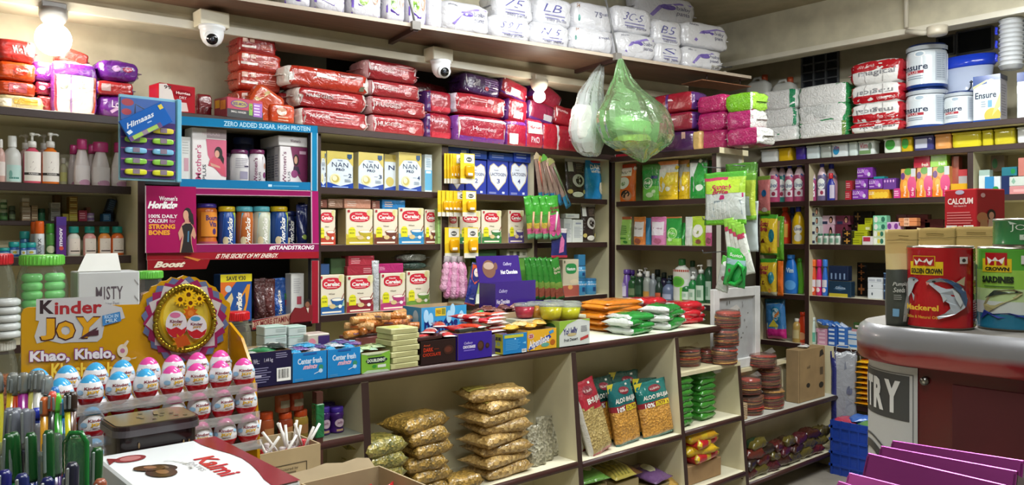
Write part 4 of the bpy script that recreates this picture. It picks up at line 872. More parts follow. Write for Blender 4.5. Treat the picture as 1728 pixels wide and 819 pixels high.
for k,(y,c)in enumerate([(362,'c0b03c'),(352,'a8862c'),(342,'9a7424'),(332,'8a661e')]):
 tiny('small_box',117,131,y,zz,c,'yellow ochre small box, %s from bottom of the yellow stack'%ORD[k],[('ln',.1,.2,.9,.8,2,'d8c878')]);zz=FI.hit(124,y)[1]+.0005
tiny('small_box',133,147,355,zi,'b03050','crimson box right of the yellow stack',[('ln',.1,.2,.9,.8,3,'e8a8b8')])
bottle('balm_jar','white tub with purple print beside the crimson box',FI,154,13,359,zi,'wide','d0c8d8','a88ab8',[('r',.2,.2,.8,.6,'8a6aa0')],capf=.3,capr=1.0,back=.01,cat='jar')
tiny('small_box',146,153,350,zi,'a86a50','rust coloured box behind the white tub',back=.06)
tiny('small_box',174,187,361,zi,'2f6a9a','blue small box under the leaning navy box',[('ln',.1,.2,.9,.8,3,'9ac0dc')])
s,z=FI.hit(186,345)
m=MB();m.box(-.014,.014,0,.045,0,.055,M('1f3556','card'),.002);m.pr(flat_front(.028,.055),[('ln',.1,.1,.9,.9,5,'4a6a8c')]);solo('small_box',m,'navy small box leaning on the blue one','box',FI.W(s,.01,FI.hit(184,357)[1]),0,rot=(0,math.radians(18),0))
m=MB();m.box(-.016,.016,0,.045,0,.045,M('2a4468','card'),.002);solo('small_box',m,'dark navy box at the back behind the leaning box','box',FI.W(FI.hit(193,350)[0],.075,zi),0)
L3=ZA0[2]
for pc,pw,yt,c,lab in[(43,18,390,'2a6a9a','blue jar with teal cap, upper left of the third level'),]:
 bottle('balm_jar',lab,A0,pc,pw,yt,L3,'wide',c,'1f8a86',[('r',.2,.3,.8,.7,'a8c8d8')],capf=.3,capr=.98,back=.12,cat='jar')
for pc,pw,yt,bk,lab in[(25,19,408,.05,'blue balm jar with teal lid, left of the low front jars'),(8,20,418,.03,'blue balm jar with teal lid at the left edge of the view'),(53,20,409,.05,'blue balm jar with teal lid, right of the low front jars'),(40,11,410,.02,'tiny blue balm jar between the two teal lids')]:
 bottle('balm_jar',lab,A0,pc,pw,yt,L3,'wide','2f62a8','1f9a9a',[('r',.25,.25,.8,.7,'c8d8e0'),('e',.5,.45,.12,.14,'b8a83a')],capf=.34,capr=.98,back=bk,cat='jar',group='blue balm jars')
bottle('spray_can','white spray can with tall orange cap, front one of the pair',A0,68,17,373,L3,'can','d8dce0','e0601c',[('r',.2,.1,.8,.5,'a8b0b8'),('t','RAYX',.35,.1,.55,.8,'2a2a30',{'rot':90})],capf=.36,capr=.95,back=.06,cat='spray can')
bottle('spray_can','white spray can with tall orange cap behind the front one',A0,60,15,374,L3,'can','c8ccd0','c8541a',capf=.36,capr=.95,back=.15,cat='spray can')
bottle('spray_can','green spray can with a yellow stripe cap',A0,86,16,377,L3,'can','3a6a30','3a8a2c',[('r',.2,.5,.8,.95,'4a8a3a'),('e',.5,.3,.3,.16,'c8d0a8')],capf=.3,capr=.95,back=.06,cat='spray can')
s0=A0.back(.05).hit(101,400)[0]
carton('balm_tube_box','tall purple tube box with white vertical lettering',A0,95,112,366,L3,.04,'5a2384',[('t','moov',.3,.25,.62,.72,'f0e8f4',{'rot':90,'b':.04}),('e',.5,.2,.22,.05,'d84a3a'),('r',0,.78,1,1,'4f2a90')],back=.05,rz=0)
for pc,c,lab in[(126,'d4d4c8','clear hair oil bottle with teal cap'),(153,'e09a94','pink hair oil bottle with teal cap'),(178,'e08a3c','orange hair oil bottle with teal cap'),(200,'e06a28','red-orange hair oil bottle with teal cap')]:
 bottle('oil_bottle',lab,A0,pc,22,382,L3,'round',c,'1a8f84',[('r',.22,.1,.85,.75,'ecdfd4'),('p',[(.4,.3),(.53,.6),(.66,.3)],'8a6a6a'),('r',.3,.18,.78,.23,'4a3a3a')],capf=.22,capr=.78,sy=.7,back=.06,group=None)
 # PACKS ON TOP OF THE BACK SHELVES
RED='b3262c';DRED='9a1c2c';ORG='d8401c';PUR='5a2a7c'
hug=lambda c='e8c8c8':[('t','HUGGIES',.12,.5,.5,.68,c,{'b':.03}),('ln',.55,.3,.9,.7,3,'d88a8a')]
white_band=[('r',0,.42,1,.62,'d9d4d0')]
ztop0=ZA0[0]
pack('diaper_pack','shiny orange-red diaper pack on top of the far left stack',A0,-8,62,65,103,.2,'c8322c',[('t','WoW',.4,.35,.85,.7,'f0e0dc',{'b':.05})],amp=.06)
pack('diaper_pack','bright orange diaper pack second from top of the far left stack',A0,-6,62,103,136,.2,'e05218',[('e',.6,.55,.2,.25,'d8402c'),('t','Huggies',.45,.45,.75,.65,'f4e8e0')])
pack('diaper_pack','orange diaper pack with a pale red panel, third from top at far left',A0,-6,62,136,161,.2,'d84a1c',[('r',.3,.2,.75,.85,'c8606a'),('e',.5,.55,.1,.15,'f0d8d8')])
pack('diaper_pack','cream and yellow diaper pack at the bottom of the far left stack',A0,-6,76,160,184,.2,'e8d4a0',[('r',.35,.4,.85,.8,'d8b040'),('r',0,.2,.3,.7,'f4ead8')],z=ztop0)
pack('diaper_pack','big purple and white diaper pack standing under the left bulb',A0,88,166,103,183,.13,'e8e0e4',[('r',0,.74,1,1,'7a2f9c'),('r',0,0,.08,.74,'c04a5a'),('r',.38,0,.42,.74,'b08ac0'),('r',.92,0,1,.74,'c85a3c'),('t','2 in 1',.55,.5,.8,.66,'d8d0b8'),('e',.24,.55,.1,.08,'c8d4b0')],ends='8a3a9c',z=ztop0,back=.06,amp=.06)
pack('diaper_pack','purple diaper pack left of the big white one, upper',A0,55,92,103,137,.16,'7a2a90',[('e',.4,.5,.2,.16,'d8b8d8')],back=.1)
pack('diaper_pack','red and purple diaper pack left of the big white one, middle',A0,60,88,137,160,.16,'a83050',[('e',.4,.5,.2,.16,'d8b8d8')],back=.1)
pack('diaper_pack','red diaper pack left of the big white one, bottom',A0,62,90,160,184,.16,'b03030',back=.1,z=ztop0)
pack('diaper_pack','red diaper pack on the purple ones directly under the left bulb',A0,95,148,82,103,.12,'b83a30',back=.12,tilt=14,z=A0.back(.12).hit(120,106)[1])
pack('diaper_pack','purple diaper pack on top of the right pile by the left bulb',A0,167,238,100,137,.16,'6a2390',[('e',.4,.55,.1,.14,'c8a0d0'),('e',.68,.55,.13,.12,'b03a60'),('t','Huggies',.6,.5,.78,.6,'f0e0f0')],e=3.5,amp=.1)
pack('diaper_pack','red diaper pack between two purple ones by the left bulb',A0,163,228,137,161,.16,'b82c2c',[('r',.12,.25,.36,.75,'c8a8a8')],ends='5f2286')
pack('diaper_pack','purple diaper pack at the bottom of the pile by the left bulb',A0,169,245,160,189,.17,'76289a',[('p',[(.2,.3),(.45,.6),(.5,.5),(.25,.2)],'d8b0dc'),('e',.72,.55,.16,.18,'b03a60'),('t','Lov',.25,.45,.5,.75,'f0d8f0')],z=ztop0,e=3.5,amp=.08)
carton('diaper_box','red and white diaper pack marked 99 standing over the blue frame',A,267,331,143,2.005,.1,'a8202c',[('p',[(0,0),(0,.95),(.2,.98),(.35,.75),(.4,.5),(.55,.2),(.6,0)],'e4d8d4'),('p',[(.5,.2),(.6,.4),(.75,.4),(.8,.1),(.6,.08)],'d8c0c0'),('t','99',.13,.8,.33,.93,'5a4a4a',{'b':.03}),('e',.65,.7,.25,.14,'8a1420'),('t','Huggies',.46,.65,.85,.77,'f0d8d8',{'b':.03}),('t','DRY',.55,.52,.75,.61,'e8c8c8')],fin='gloss',back=.02,rz=6,cat='pack')
pack('diaper_pack','small dark red pack behind the box marked 99',A,333,359,158,196,.1,'7a1c24',back=.12,z=2.005)
f=A.back(-.02);s,z=f.hit(405,199)
T=carton('hanger_box','black and pink little carton lying over the blue frame',A,381,446,167,2.005,.11,'b02a4a',[('r',0,0,1,.42,'26242a'),('e',.34,.7,.24,.2,'5a2a80'),('e',.34,.7,.21,.165,'b09a48'),('t','BEE-MON',.16,.62,.52,.78,'4a2468',{'b':.03}),('r',.6,.2,.7,.8,'7aa83a'),('t','G',.62,.5,.68,.66,'1f2a18'),('r',.72,.15,.97,.85,'9a5ab8'),('ln',.74,.2,.95,.8,4,'e0c8e8'),('t','SMALL HANGER',.1,.24,.52,.34,'d8d4d0')],left=[('r',.1,.5,.45,.9,'d8a82c'),('r',.5,.4,.9,.85,'d8842c')],side='8a2a40',top='a83a5a',back=-.02,rz=8)
for k,(a,b,y0,y1,c)in enumerate([(405,468,62,92,'9a2424'),(403,477,88,122,'b03022'),(403,477,119,154,'b83420'),(402,478,154,188,'b03020')]):
 pack('diaper_pack','orange-red diaper pack, %s from top of the pile against the wall edge'%ORD[k],A,a,b,y0,y1,.16,c,[('r',.02,.3,.42,.42,'d8ccc4'),('r',.05,.6,.2,.85,'d8b0a0'),('r',.26,.62,.38,.85,'d0a898'),('ln',.55,.3,.9,.6,3,'d88070')],back=.14)
pack('diaper_pack','orange diaper pack leaning before the red pile above the small carton',A,408,462,143,184,.08,'c84a1e',[('p',[(.05,.5),(.35,.95),(.45,.9),(.2,.45)],'b89a5a')],back=.04,tilt=28,z=2.012)
pack('diaper_pack','small bright orange pack right of the little carton',A,456,499,175,209,.12,'d4481a',[('e',.45,.6,.2,.2,'d8a890'),('ln',.3,.1,.7,.4,2,'e0b098')],back=.02,z=2.005)
pack('diaper_pack','wide orange-red diaper pack with white stripe, top of the central left pile',A,482,628,116,152,.2,'b8321e',[('p',[(0,.2),(.34,.5),(.34,.95),(0,.62)],'d0ccc6'),('p',[(.34,.55),(.97,.38),(.97,.56),(.34,.75)],'c8c4bc'),('r',.85,.12,.93,.36,'5a5a48'),('p',[(.92,.3),(1,.75),(1,.1)],'c8c0b8'),('r',.62,.7,.9,.95,'7a2a24')],ends='d8d4ce',back=.04)
pack('diaper_pack','wide red diaper pack, second from top of the central left pile',A,500,622,151,185,.2,'a8262a',hug('b8a0a0')+[('p',[(.0,.45),(.3,.45),(.3,.6),(0,.6)],'c8c0b8')],ends='cfc8c2',back=.04,amp=.07)
pack('diaper_pack','wide red diaper pack at the bottom of the central left pile',A,505,625,185,223,.2,'b02c34',[('t','HUGGIES',.14,.5,.42,.7,'d8b0b0',{'b':.04}),('e',.9,.3,.06,.12,'d8a0a0'),('ln',.5,.4,.8,.7,2,'c87a7a')],ends='d8d0cc',back=.03,z=2.005)
pack('diaper_pack','dark red diaper pack peeking out left of the central left pile',A,470,506,156,205,.14,'96262a',[('r',.2,.4,.8,.55,'b8a8a0')],back=.14,z=2.005)
for k,(a,b,y0,y1,c)in enumerate([(618,708,104,138,'962028'),(624,712,138,166,'a02830'),(624,722,165,197,'a62c34'),(627,721,196,226,'b03038')]):
 pack('diaper_pack','red diaper pack with silver lettering, %s from top of the central right pile'%ORD[k],A,a,b,y0,y1,.2,c,[('t','HUGGIES',.1,.42,.52,.66,'c8a8a8',{'b':.04}),('e',.72,.35,.07,.16,'c88a8a'),('ln',.55,.62,.9,.88,2,'c87878')],ends='b8888a',back=.05,amp=.06,z=2.005 if k==3 else None)
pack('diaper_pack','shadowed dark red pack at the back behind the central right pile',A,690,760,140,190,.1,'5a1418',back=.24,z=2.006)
for k,(a,b,y0,y1)in enumerate([(720,764,153,192),(719,765,191,232)]):
 pack('diaper_pack','purple-ended red diaper pack, %s of the narrow pair'%('upper' if k==0 else 'lower'),A,a,b,y0,y1,.16,'a01c30',[('t','Huggies',.2,.6,.8,.78,'d8b0bc',{'b':.04}),('r',.2,.08,.9,.3,'b83040'),('r',0,0,.14,1,'4a2260')],ends='4a2464',back=.06,z=2.005 if k else None)
pack('diaper_pack','dark purple diaper pack on top of the pile near the centre bulb',A,782,845,126,158,.16,'432058',[('ln',.55,.3,.95,.85,5,'8a6aa0'),('r',.3,.4,.42,.7,'7a7480'),('e',.6,.35,.05,.1,'b03a4a'),('p',[(.05,.1),(.4,.75),(.42,.68),(.1,.02)],'c8c0c8')],ends='331a48',back=.05,tilt=4,z=A.back(.05).hit(810,160)[1])
pack('diaper_pack','red and purple diaper pack tilted beside the dark purple one',A,843,890,135,166,.16,'a01c34',[('p',[(.05,.85),(.98,.35),(.98,.45),(.05,.97)],'d8c8d0'),('r',.35,.2,.7,.55,'dcd0d4'),('r',0,0,1,.12,'5a2478')],ends='52226c',back=.05,tilt=14)
pack('diaper_pack','wide red diaper pack with white ends under the dark purple one',A,767,856,159,195,.18,'a8202e',[('ln',.3,.6,.7,.8,2,'d8a0a8'),('e',.68,.7,.06,.12,'d0a0a8'),('r',.1,.2,.8,.42,'b83a48')],ends='c8b8c4',back=.04,amp=.07)
pack('diaper_pack','wide red and purple diaper pack at the bottom near the centre',A,770,858,195,238,.19,'ac1c3a',[('r',0,.8,1,.9,'d0c0cc'),('r',0,0,1,.22,'6a2a80'),('t','Huggies',.3,.4,.75,.6,'d8a8b4',{'b':.03})],ends='7a3a90',back=.03,z=2.005,amp=.07)
pack('diaper_pack','red diaper pack with white label left of the centre bulb',A,857,891,166,207,.17,'a41c34',[('p',[(0,.7),(1,.5),(1,.6),(0,.82)],'d8c8d0'),('r',.25,.15,.7,.45,'e0d4d8'),('t','HUGGIES',.25,.7,.7,.84,'d8a8b0')],ends='5a2470',back=.05,tilt=5)
pack('diaper_pack','red and white diaper pack below the centre bulb left side',A,856,892,203,241,.17,'b01f3c',[('r',.1,.1,.5,.5,'e0d4d8'),('r',0,.85,1,1,'7a3090')],ends='6a2a80',back=.04,z=2.005)
pack('diaper_pack','purple and red diaper pack tilted behind the centre bulb',A,897,944,142,178,.14,'9a1c38',[('p',[(0,.95),(1,.35),(1,.45),(.1,1)],'d8c8d0'),('r',0,0,.3,.5,'4f2268')],ends='4a2060',back=.08,tilt=26)
pack('diaper_pack','purple and red diaper pack directly below the centre bulb',A,891,936,172,207,.16,'841c40',[('p',[(0,.85),(1,.55),(1,.65),(0,.95)],'d8c8d0'),('r',.55,.15,.85,.45,'a8a4ac'),('r',0,0,1,.15,'52246e')],ends='4a2060',back=.05,tilt=8)
pack('diaper_pack','white-labelled red diaper pack lettered PRO under the centre bulb',A,889,919,200,241,.17,'b83048',[('r',.08,.5,.9,.9,'dcc8cc'),('t','Huggies',.15,.62,.85,.76,'a82038',{'b':.03}),('t','PRO',.25,.2,.7,.4,'e0b8c4',{'b':.03})],ends='6a2a80',back=.03,z=2.005)
pack('diaper_pack','red and white diaper pack right of the one lettered PRO',A,917,946,207,247,.17,'b82034',[('p',[(0,.6),(1,.4),(1,.5),(0,.72)],'e0d0d4'),('r',.8,0,1,1,'d8ccd4')],ends='5a2674',back=.04,z=2.005)
pack('diaper_pack','crimson diaper pack above the lowest right one by the plastic bag',A,935,985,181,214,.17,'9a1a28',[('t','Huggies',.08,.6,.42,.78,'d8a8ac',{'b':.03,'sl':-.3})],back=.06,tilt=6)
pack('diaper_pack','crimson diaper pack at the right end beside the hanging plastic bag',A,938,1008,214,252,.17,'a41c30',[('ln',.3,.4,.7,.7,2,'c87080'),('p',[(.85,0),(1,0),(1,.6)],'4a2050')],back=.04,z=2.005)
# CORNER SHELF UNIT (soap refills)
V='f0eee8'
def rpouch(lab,a,b,yt,z,c,pr,bands=(),cap=None,bk=.05,t=.045,seed=None,rz=0,roll=0):return pouch('refill_pouch',lab,B1,a,b,yt,z,t,c,pr,back=bk,bands=bands,cap=cap,seed=seed,amp=.25,rz=rz,roll=roll,group=None)
z0=ZB1[1]
pack('diaper_pack','small red and white pack lying under the top board of the corner unit',B1,1034,1072,259,272,.1,'b02a3c',[('r',0,.2,.12,1,'d8d4d0')],ends='cfc8c8',back=.06,z=ZB1[0]-.032-.055 if False else B1.back(.06).hit(1053,272)[1]-0)
rpouch('orange soap refill pouch with white spout and a face print, first on the upper shelf',1036,1070,277,z0,'d8641c',[('r',.12,.68,.82,.9,'e8e2da'),('t','SANTOOR',.16,.74,.8,.82,'2a2a30',{'b':.02}),('e',.45,.5,.3,.16,'e0e0e4'),('e',.45,.48,.11,.06,'8a9a80'),('e',.66,.15,.22,.13,'c08a68'),('e',.58,.2,.2,.1,'1f1816'),('e',.7,.13,.12,.08,'d09c7c')],[(.92,1,'b83a1c')],('e8e4dc',.42,.86),seed=2)
rpouch('green antiseptic soap refill pouch with a white round logo on the upper shelf',1080,1111,277,z0,'2a9440',[('e',.4,.48,.27,.16,'d0e4c8'),('e',.4,.48,.24,.14,'3a9a48'),('t','Dettol',.2,.45,.62,.53,'f0f4ee',{'b':.03}),('r',.55,.6,.9,.68,'27407a'),('e',.55,.16,.2,.07,'c8e4b8'),('e',.75,.25,.1,.05,'c8e4b8')],[(0,.38,'6fc04a'),(.86,1,'3f8a3c')],seed=3)
LEM=[('p',[(.08,.8),(.55,.85),(.4,.6),(.45,.35),(.3,.2),(.1,.25)],'d4d6d2'),('e',.62,.5,.3,.14,'e2c41c'),('e',.62,.5,.22,.1,'f0d83c'),('e',.6,.28,.12,.06,'ece8d8'),('r',.1,.1,.8,.13,'c8a81a')]
rpouch('yellow lemon soap refill pouch, front one on the upper shelf',1107,1141,271,z0,'dcb81c',LEM,[(.68,.9,'c8cac6'),(.9,1,'d88a4c')],('d8b41a',.4,.8),seed=4)
rpouch('yellow lemon soap refill pouch behind the front yellow one',1141,1161,270,z0,'d0ac1c',LEM,[(.7,.9,'c0c2bc'),(.9,1,'c8905c')],('d8b41a',.3,.85),bk=.09,seed=5)
rpouch('dark green aloe soap refill pouch with white panel on the upper shelf',1160,1190,268,z0,'1f8a34',[('p',[(.04,.92),(.5,.9),(.3,.6),(.4,.3),(.3,.04),(.04,.04)],'cfd6d2'),('e',.68,.28,.2,.08,'d0e0cc'),('e',.68,.5,.2,.1,'2f9a40')],[(.9,1,'2a3a30')],('ecebe4',.1,.93),seed=6)
rpouch('dark green refill pouch in the shadow right of the aloe pouch',1192,1203,270,z0,'2c5a30',[],bk=.1,seed=7)
z1=ZB1[2]
row=[(1033,1062,366,'8cba58',[('ln',.15,.35,.85,.7,5,'4a7a34'),('r',.2,.2,.8,.26,'3a7a2a'),('e',.75,.1,.12,.05,'2f7a2c')],[(.88,1,'9a4a28')],'light green refill pouch with brown top, first on the lower shelf'),(1066,1086,366,'d07a3a',[('r',.1,.3,.9,.82,'d8d4d4'),('t','Santoor',.14,.55,.85,.64,'5a3a30'),('e',.5,.14,.25,.1,'8a4a3a')],[(.88,1,'b8702c')],'orange and white soap refill pouch on the lower shelf'),(1086,1095,368,'3f84b0',[],[],'narrow blue refill pouch squeezed beside the orange one'),(1095,1121,366,'c87aa8',[('r',.1,.35,.9,.82,'d8d0d8'),('t','Godrej',.18,.55,.8,.63,'8a4a70'),('e',.55,.15,.25,.1,'a85a7a')],[(.9,1,'c06a98')],'pink and white soap refill pouch on the lower shelf'),(1120,1147,366,'2a8a3a',[('e',.5,.42,.32,.2,'a8d88a'),('e',.5,.42,.27,.17,'5ab040'),('t','Dettol',.28,.39,.72,.47,'e8f0e0',{'b':.03}),('e',.4,.2,.15,.06,'c0e0a8')],[(0,.25,'8ac84a'),(.93,1,'a86a3a')],'green antiseptic refill pouch with round logo on the lower shelf'),(1146,1154,376,'3a9a44',[],[],'half hidden green refill pouch beside the antiseptic one'),(1153,1166,366,'c4c8c2',[('r',.2,.3,.8,.6,'b8bcb8')],[],'plain white refill pouch on the lower shelf'),(1164,1188,365,'9cc028',[('e',.5,.5,.38,.22,'d8d8d0'),('e',.55,.45,.12,.06,'8a9a50'),('e',.6,.14,.2,.08,'7a4a3a')],[(.9,1,'b0c83c')],'lime green refill pouch with a pale oval on the lower shelf'),(1187,1203,370,'c05a8a',[('r',.1,.5,.9,.8,'d8c8d0'),('e',.5,.2,.3,.12,'8a4a60')],[(.9,1,'c8b0bc')],'pink refill pouch at the right end of the lower shelf')]
for k,(a,b,yt,c,pr,bd,lab)in enumerate(row):rpouch(lab,a,b,yt,z1,c,pr,bd,bk=.05+(.04 if b-a<10 else 0),seed=20+k)
z2=ZB1[3]
def b1b(*a,**k):return bottle(*a,**k)
for pc,pw,yt,prof,c,cap,pr,kw,lab in[(1050,17,455,'lotion','6a4a9a','5a3a90',[('r',.2,.05,.7,.5,'c8c0d8'),('e',.45,.55,.2,.1,'a898c8')],{'capf':.16,'capr':.7},'purple lotion bottle at the left of the bottle shelf'),(1061,12,456,'lotion','4a2f7a','4a2f80',[],{'capf':.16,'capr':.7,'back':.13},'dark purple bottle behind the purple lotion bottle'),(1063,13,466,'round','1f4a26','274a2a',[('r',.2,.15,.8,.5,'6a7a58')],{'capf':.12,'capr':.6},'dark green bottle beside the purple lotion bottle'),(1074,14,455,'round','17331f','d8d4cc',[('r',.2,.2,.8,.6,'2a4a34')],{'capf':.25,'capr':.5,'pump':.7},'nearly black green bottle with white pump, left of the clear ones'),(1088,12,458,'round','8f938c','c8c8c4',[('r',.2,.1,.8,.35,'b8863c')],{'capf':.2,'capr':.5},'clear bottle with golden label beside the dark pump bottle'),(1084,12,452,'round','3a4240','d0d0cc',[],{'capf':.22,'capr':.5,'pump':.6,'back':.14},'grey pump bottle behind the golden label one'),(1098,11,462,'round','7a8084','9aa0a4',[],{'capf':.2,'capr':.4},'second clear bottle in the bottle shelf'),(1108,11,468,'flask','23352c','3a4a44',[('r',.2,.1,.8,.4,'b05030')],{'capf':.2,'capr':.5},'dark bottle with rust label in the middle of the bottle shelf'),(1122,18,470,'flask','5f6a86','3a4a5c',[('r',.2,.1,.8,.4,'9aa0b8')],{'capf':.25,'capr':.4,'pump':.5},'low bluish bottle left of the big white antiseptic bottle'),(1145,28,437,'round','d0d2cc','2a6a34',[('r',.12,.62,.88,.88,'c8c8c0'),('r',.1,.82,.9,.88,'a03a28'),('e',.45,.55,.26,.15,'6ab83c'),('e',.45,.55,.2,.11,'4a9a34'),('r',.55,.0,.8,.4,'8ac850')],{'capf':.15,'capr':.36,'sy':.6},'big white antiseptic bottle with green cap and round logo'),(1165,18,440,'round','b0b4ae','1f4a2a',[],{'capf':.15,'capr':.4,'sy':.6,'back':.15},'white antiseptic bottle behind the big one'),(1153,15,468,'round','1f6a34','d4d8d4',[('r',.25,.15,.8,.6,'c8d4c8'),('r',.38,.3,.65,.5,'9ab8a0')],{'capf':.3,'capr':.7},'squat green bottle with frilled white cap before the big white bottle'),(1165,13,459,'round','20763a','d8dcd8',[('r',.25,.1,.8,.6,'c0d0c0'),('r',.38,.25,.65,.45,'8aa890')],{'capf':.26,'capr':.55,'pump':.6},'green herbal bottle with white pump, left one of the tall pair'),(1178,15,447,'round','1c5a30','d8dcd8',[('r',.22,.1,.82,.6,'b8ccba'),('r',.38,.2,.68,.45,'7a9a82')],{'capf':.23,'capr':.5,'pump':-.6},'green herbal bottle with white pump, right one of the tall pair'),(1192,17,438,'round','17452a','d0d4d0',[('r',.2,.1,.75,.6,'9ab0a0'),('r',.35,.2,.6,.45,'6a8a74')],{'capf':.16,'capr':.5,'back':.1},'dark green herbal bottle with white cap at the right end')]:
 bottle('toiletry_bottle',lab,B1,pc,pw,yt,z2,prof,c,cap,pr,**kw)
for k in range(6):
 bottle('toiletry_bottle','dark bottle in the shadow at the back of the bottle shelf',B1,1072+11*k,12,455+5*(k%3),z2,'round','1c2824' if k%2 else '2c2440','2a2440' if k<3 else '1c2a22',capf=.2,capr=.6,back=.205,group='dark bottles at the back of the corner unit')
 # hanging goods around the corner unit's right post
PX=Frame(3.70,0,-90)
def hangbag(name,lab,a,b,y0,y1,t,c,pr=(),bands=(),bk=0.0,seed=None,roll=0,fin='film',amp=.3,group=None,taper=0.0,prof='pillow',fr=PX,cat='packet'):return pouch(name,lab,fr,a,b,y0,0,t,c,pr,prof=prof,back=bk,bands=bands,pyb=y1,seed=seed,roll=roll,fin=fin,amp=amp,group=group,taper=taper,cat=cat)
f=PX.back(.02);s,z=f.hit(1212,290)
T=thing('hanging_rail','dark hanging rail with hooks at the right post of the corner unit','rail',f.W(s,0,0),math.radians(-90))
m=MB();m.box(-.012,.012,.045,.07,1.24,z+.03,M('3a2a26','lam'));part(T,'post',m)
for py in(283,370,425):
 zz=f.hit(1212,py)[1];m=MB();m.tube([(0,.03,zz),(0,-.14,zz-.005),(0,-.15,zz+.012)],.003,HK,6);m.tube([(-.01,.03,zz),(.16,.02,zz),(.16,-.10,zz-.004)],.003,HK,6);part(T,'hook',m)
hangbag('cloth_pack','pack of white and green kitchen cloths in clear film, hung beside the soap refills',1184,1255,290,380,.05,'b9c0bc',[('r',.06,.6,.9,.85,'a8c83a'),('r',.02,.84,.6,.9,'a83058'),('t','Scotch',.22,.66,.72,.76,'a8244c',{'b':.04,'sh':.12}),('t','Brite',.27,.58,.66,.66,'a8244c',{'b':.04,'sh':.12}),('p',[(.42,.47),(.98,.52),(.98,.6),(.46,.55)],'b02a6a'),('p',[(.3,.46),(.92,.46),(.95,.2),(.2,.16)],'8fa0a8')]+[('r',.12+.11*k,.12,.14+.11*k,.44,'d4d8d4')for k in range(6)],[(0,.1,'5fa82c'),(.88,1,'4a9a30'),(.58,.88,'98bc40')],bk=-.12,seed=31)
hangbag('cloth_pack','second clear pack of kitchen cloths hung just behind the front one',1192,1274,294,372,.03,'9fb03c',[('r',.1,.1,.9,.5,'a8b4b0')],[(0,.1,'6fa83a'),(.85,1,'5a8a30')],bk=-.05,seed=32)
hangbag('scrub_packet','green film packet of scrub pads hung at the back, behind the kitchen cloths',1222,1274,275,345,.03,'4a7a24',[('r',.1,.2,.9,.7,'5f9428')],[(.8,1,'3a6a20')],bk=.02,seed=33)
hangbag('towel','pale grey cloth hanging below the kitchen cloth pack',1238,1278,340,425,.02,'aeb8b8',bk=-.02,seed=34,fin='matte',amp=.5)
for k in range(4):
 hangbag('brush_packet','white bottle brush in a green-topped packet, %s from left below the kitchen cloths'%ORD[k],1226+10*k,1243+10*k,368+3*k,445+6*k,.02,'c4c8c0',[('r',.1,.72,.9,.82,'a02a4c')],[(.8,1,'7ab03a')],bk=-.14-.012*k,seed=40+k,roll=-6-3*k,group='hanging bottle brush packets')
hangbag('brush_packet','clear packet with a grey brush and green header, left of the green toilet brush',1205,1226,432,492,.02,'a8aca8',[('e',.5,.8,.3,.07,'d8d8d8'),('e',.6,.38,.25,.07,'6a4a50')],[(.75,1,'4aa03a')],bk=-.15,seed=46,roll=14)
T=thing('toilet_brush','green toilet brush in a clear green-topped packet before the white frame','brush',PX.back(-.17).W(PX.back(-.17).hit(1238,455)[0],0,PX.back(-.17).hit(1238,484)[1]),0,None,rot=(0,math.radians(8),math.radians(-90)))
m=MB();m.bag(.13,.2,.03,M('2fa044','film'),'pillow',8,14,.4,47,False,lambda u,v,s_:M('3aa83c','film')if v>.72 else(M('8fb0b8','film')if v>.55 else M('2a9a48','film')));m.pr(bag_surf(.13,.2,.03,'pillow',.4,47),[('t','Scotch',.2,.78,.8,.86,'d8dcd8'),('e',.3,.4,.1,.05,'6a4a50')],'film',True);part(T,'packet',m)
m=MB();m.tube([(-.02,-.02,.02),(.0,-.026,.09),(.03,-.03,.13),(.055,-.026,.11),(.05,-.02,.05),(.02,-.018,.015),(-.02,-.02,.02)],.011,M('1f9a3c','plastic'),10);part(T,'handle',m)
SB=[('t','Scotch',.1,.7,.62,.84,'a02040',{'b':.04,'sh':.1}),('t','Brite',.12,.58,.55,.69,'a02040',{'b':.04,'sh':.1}),('e',.78,.48,.16,.16,'2a7a88'),('p',[(.1,.3),(.3,.42),(.4,.3)],'5a2a1c'),('e',.7,.14,.1,.06,'c88a3a')]
PB=Frame(4.80,0,-90)
hangbag('sponge_pack','yellow sponge pack with red lettering, upper one at the start of the right shelf',1279,1309,362,431,.05,'d2b42c',SB,[(0,.06,'4a8a2c'),(.92,1,'4a9a30')],seed=51,fr=PB,prof='full')
hangbag('sponge_pack','yellow sponge pack with red lettering, lower one at the start of the right shelf',1279,1308,437,499,.05,'c8a82c',SB,[(0,.08,'a8a48c'),(.92,1,'3a8a2c')],seed=52,fr=PB,prof='full')
hangbag('sponge_pack','pink pad packet with green edges hanging above the yellow sponge packs',1276,1298,297,362,.03,'c87474',[('e',.62,.55,.2,.09,'2a6aa0'),('e',.6,.12,.22,.06,'d8c8c0')],[(0,.1,'8ab030'),(.92,1,'7a9a3a')],seed=53,fr=PB)
hangbag('scrub_packet','dark green packet hanging left of the pink pad packet',1262,1277,275,345,.03,'3f7420',(),seed=54,fr=PB)
hangbag('scrub_packet','green packet edge right of the upper yellow sponge pack',1308,1321,365,440,.03,'5a9a2c',[('r',.1,.3,.6,.9,'a88a5c')],seed=55,fr=PB,bk=.03)
hangbag('scrub_packet','orange packet right of the lower yellow sponge pack',1310,1320,441,500,.03,'d86a24',(),seed=56,fr=PB,bk=.02)
FR=Frame(0,2.512);s0=FR.hit(1206,500)[0];s1=FR.hit(1284,500)[0];zt=FR.hit(1245,486)[1]
T=thing('white_frame','old white painted wooden frame standing behind the papad packets','frame',((s0+s1)/2,2.515,.7205));w=s1-s0;h=zt-.7205;t_=.055
WF=M('c9c9c8','wall')
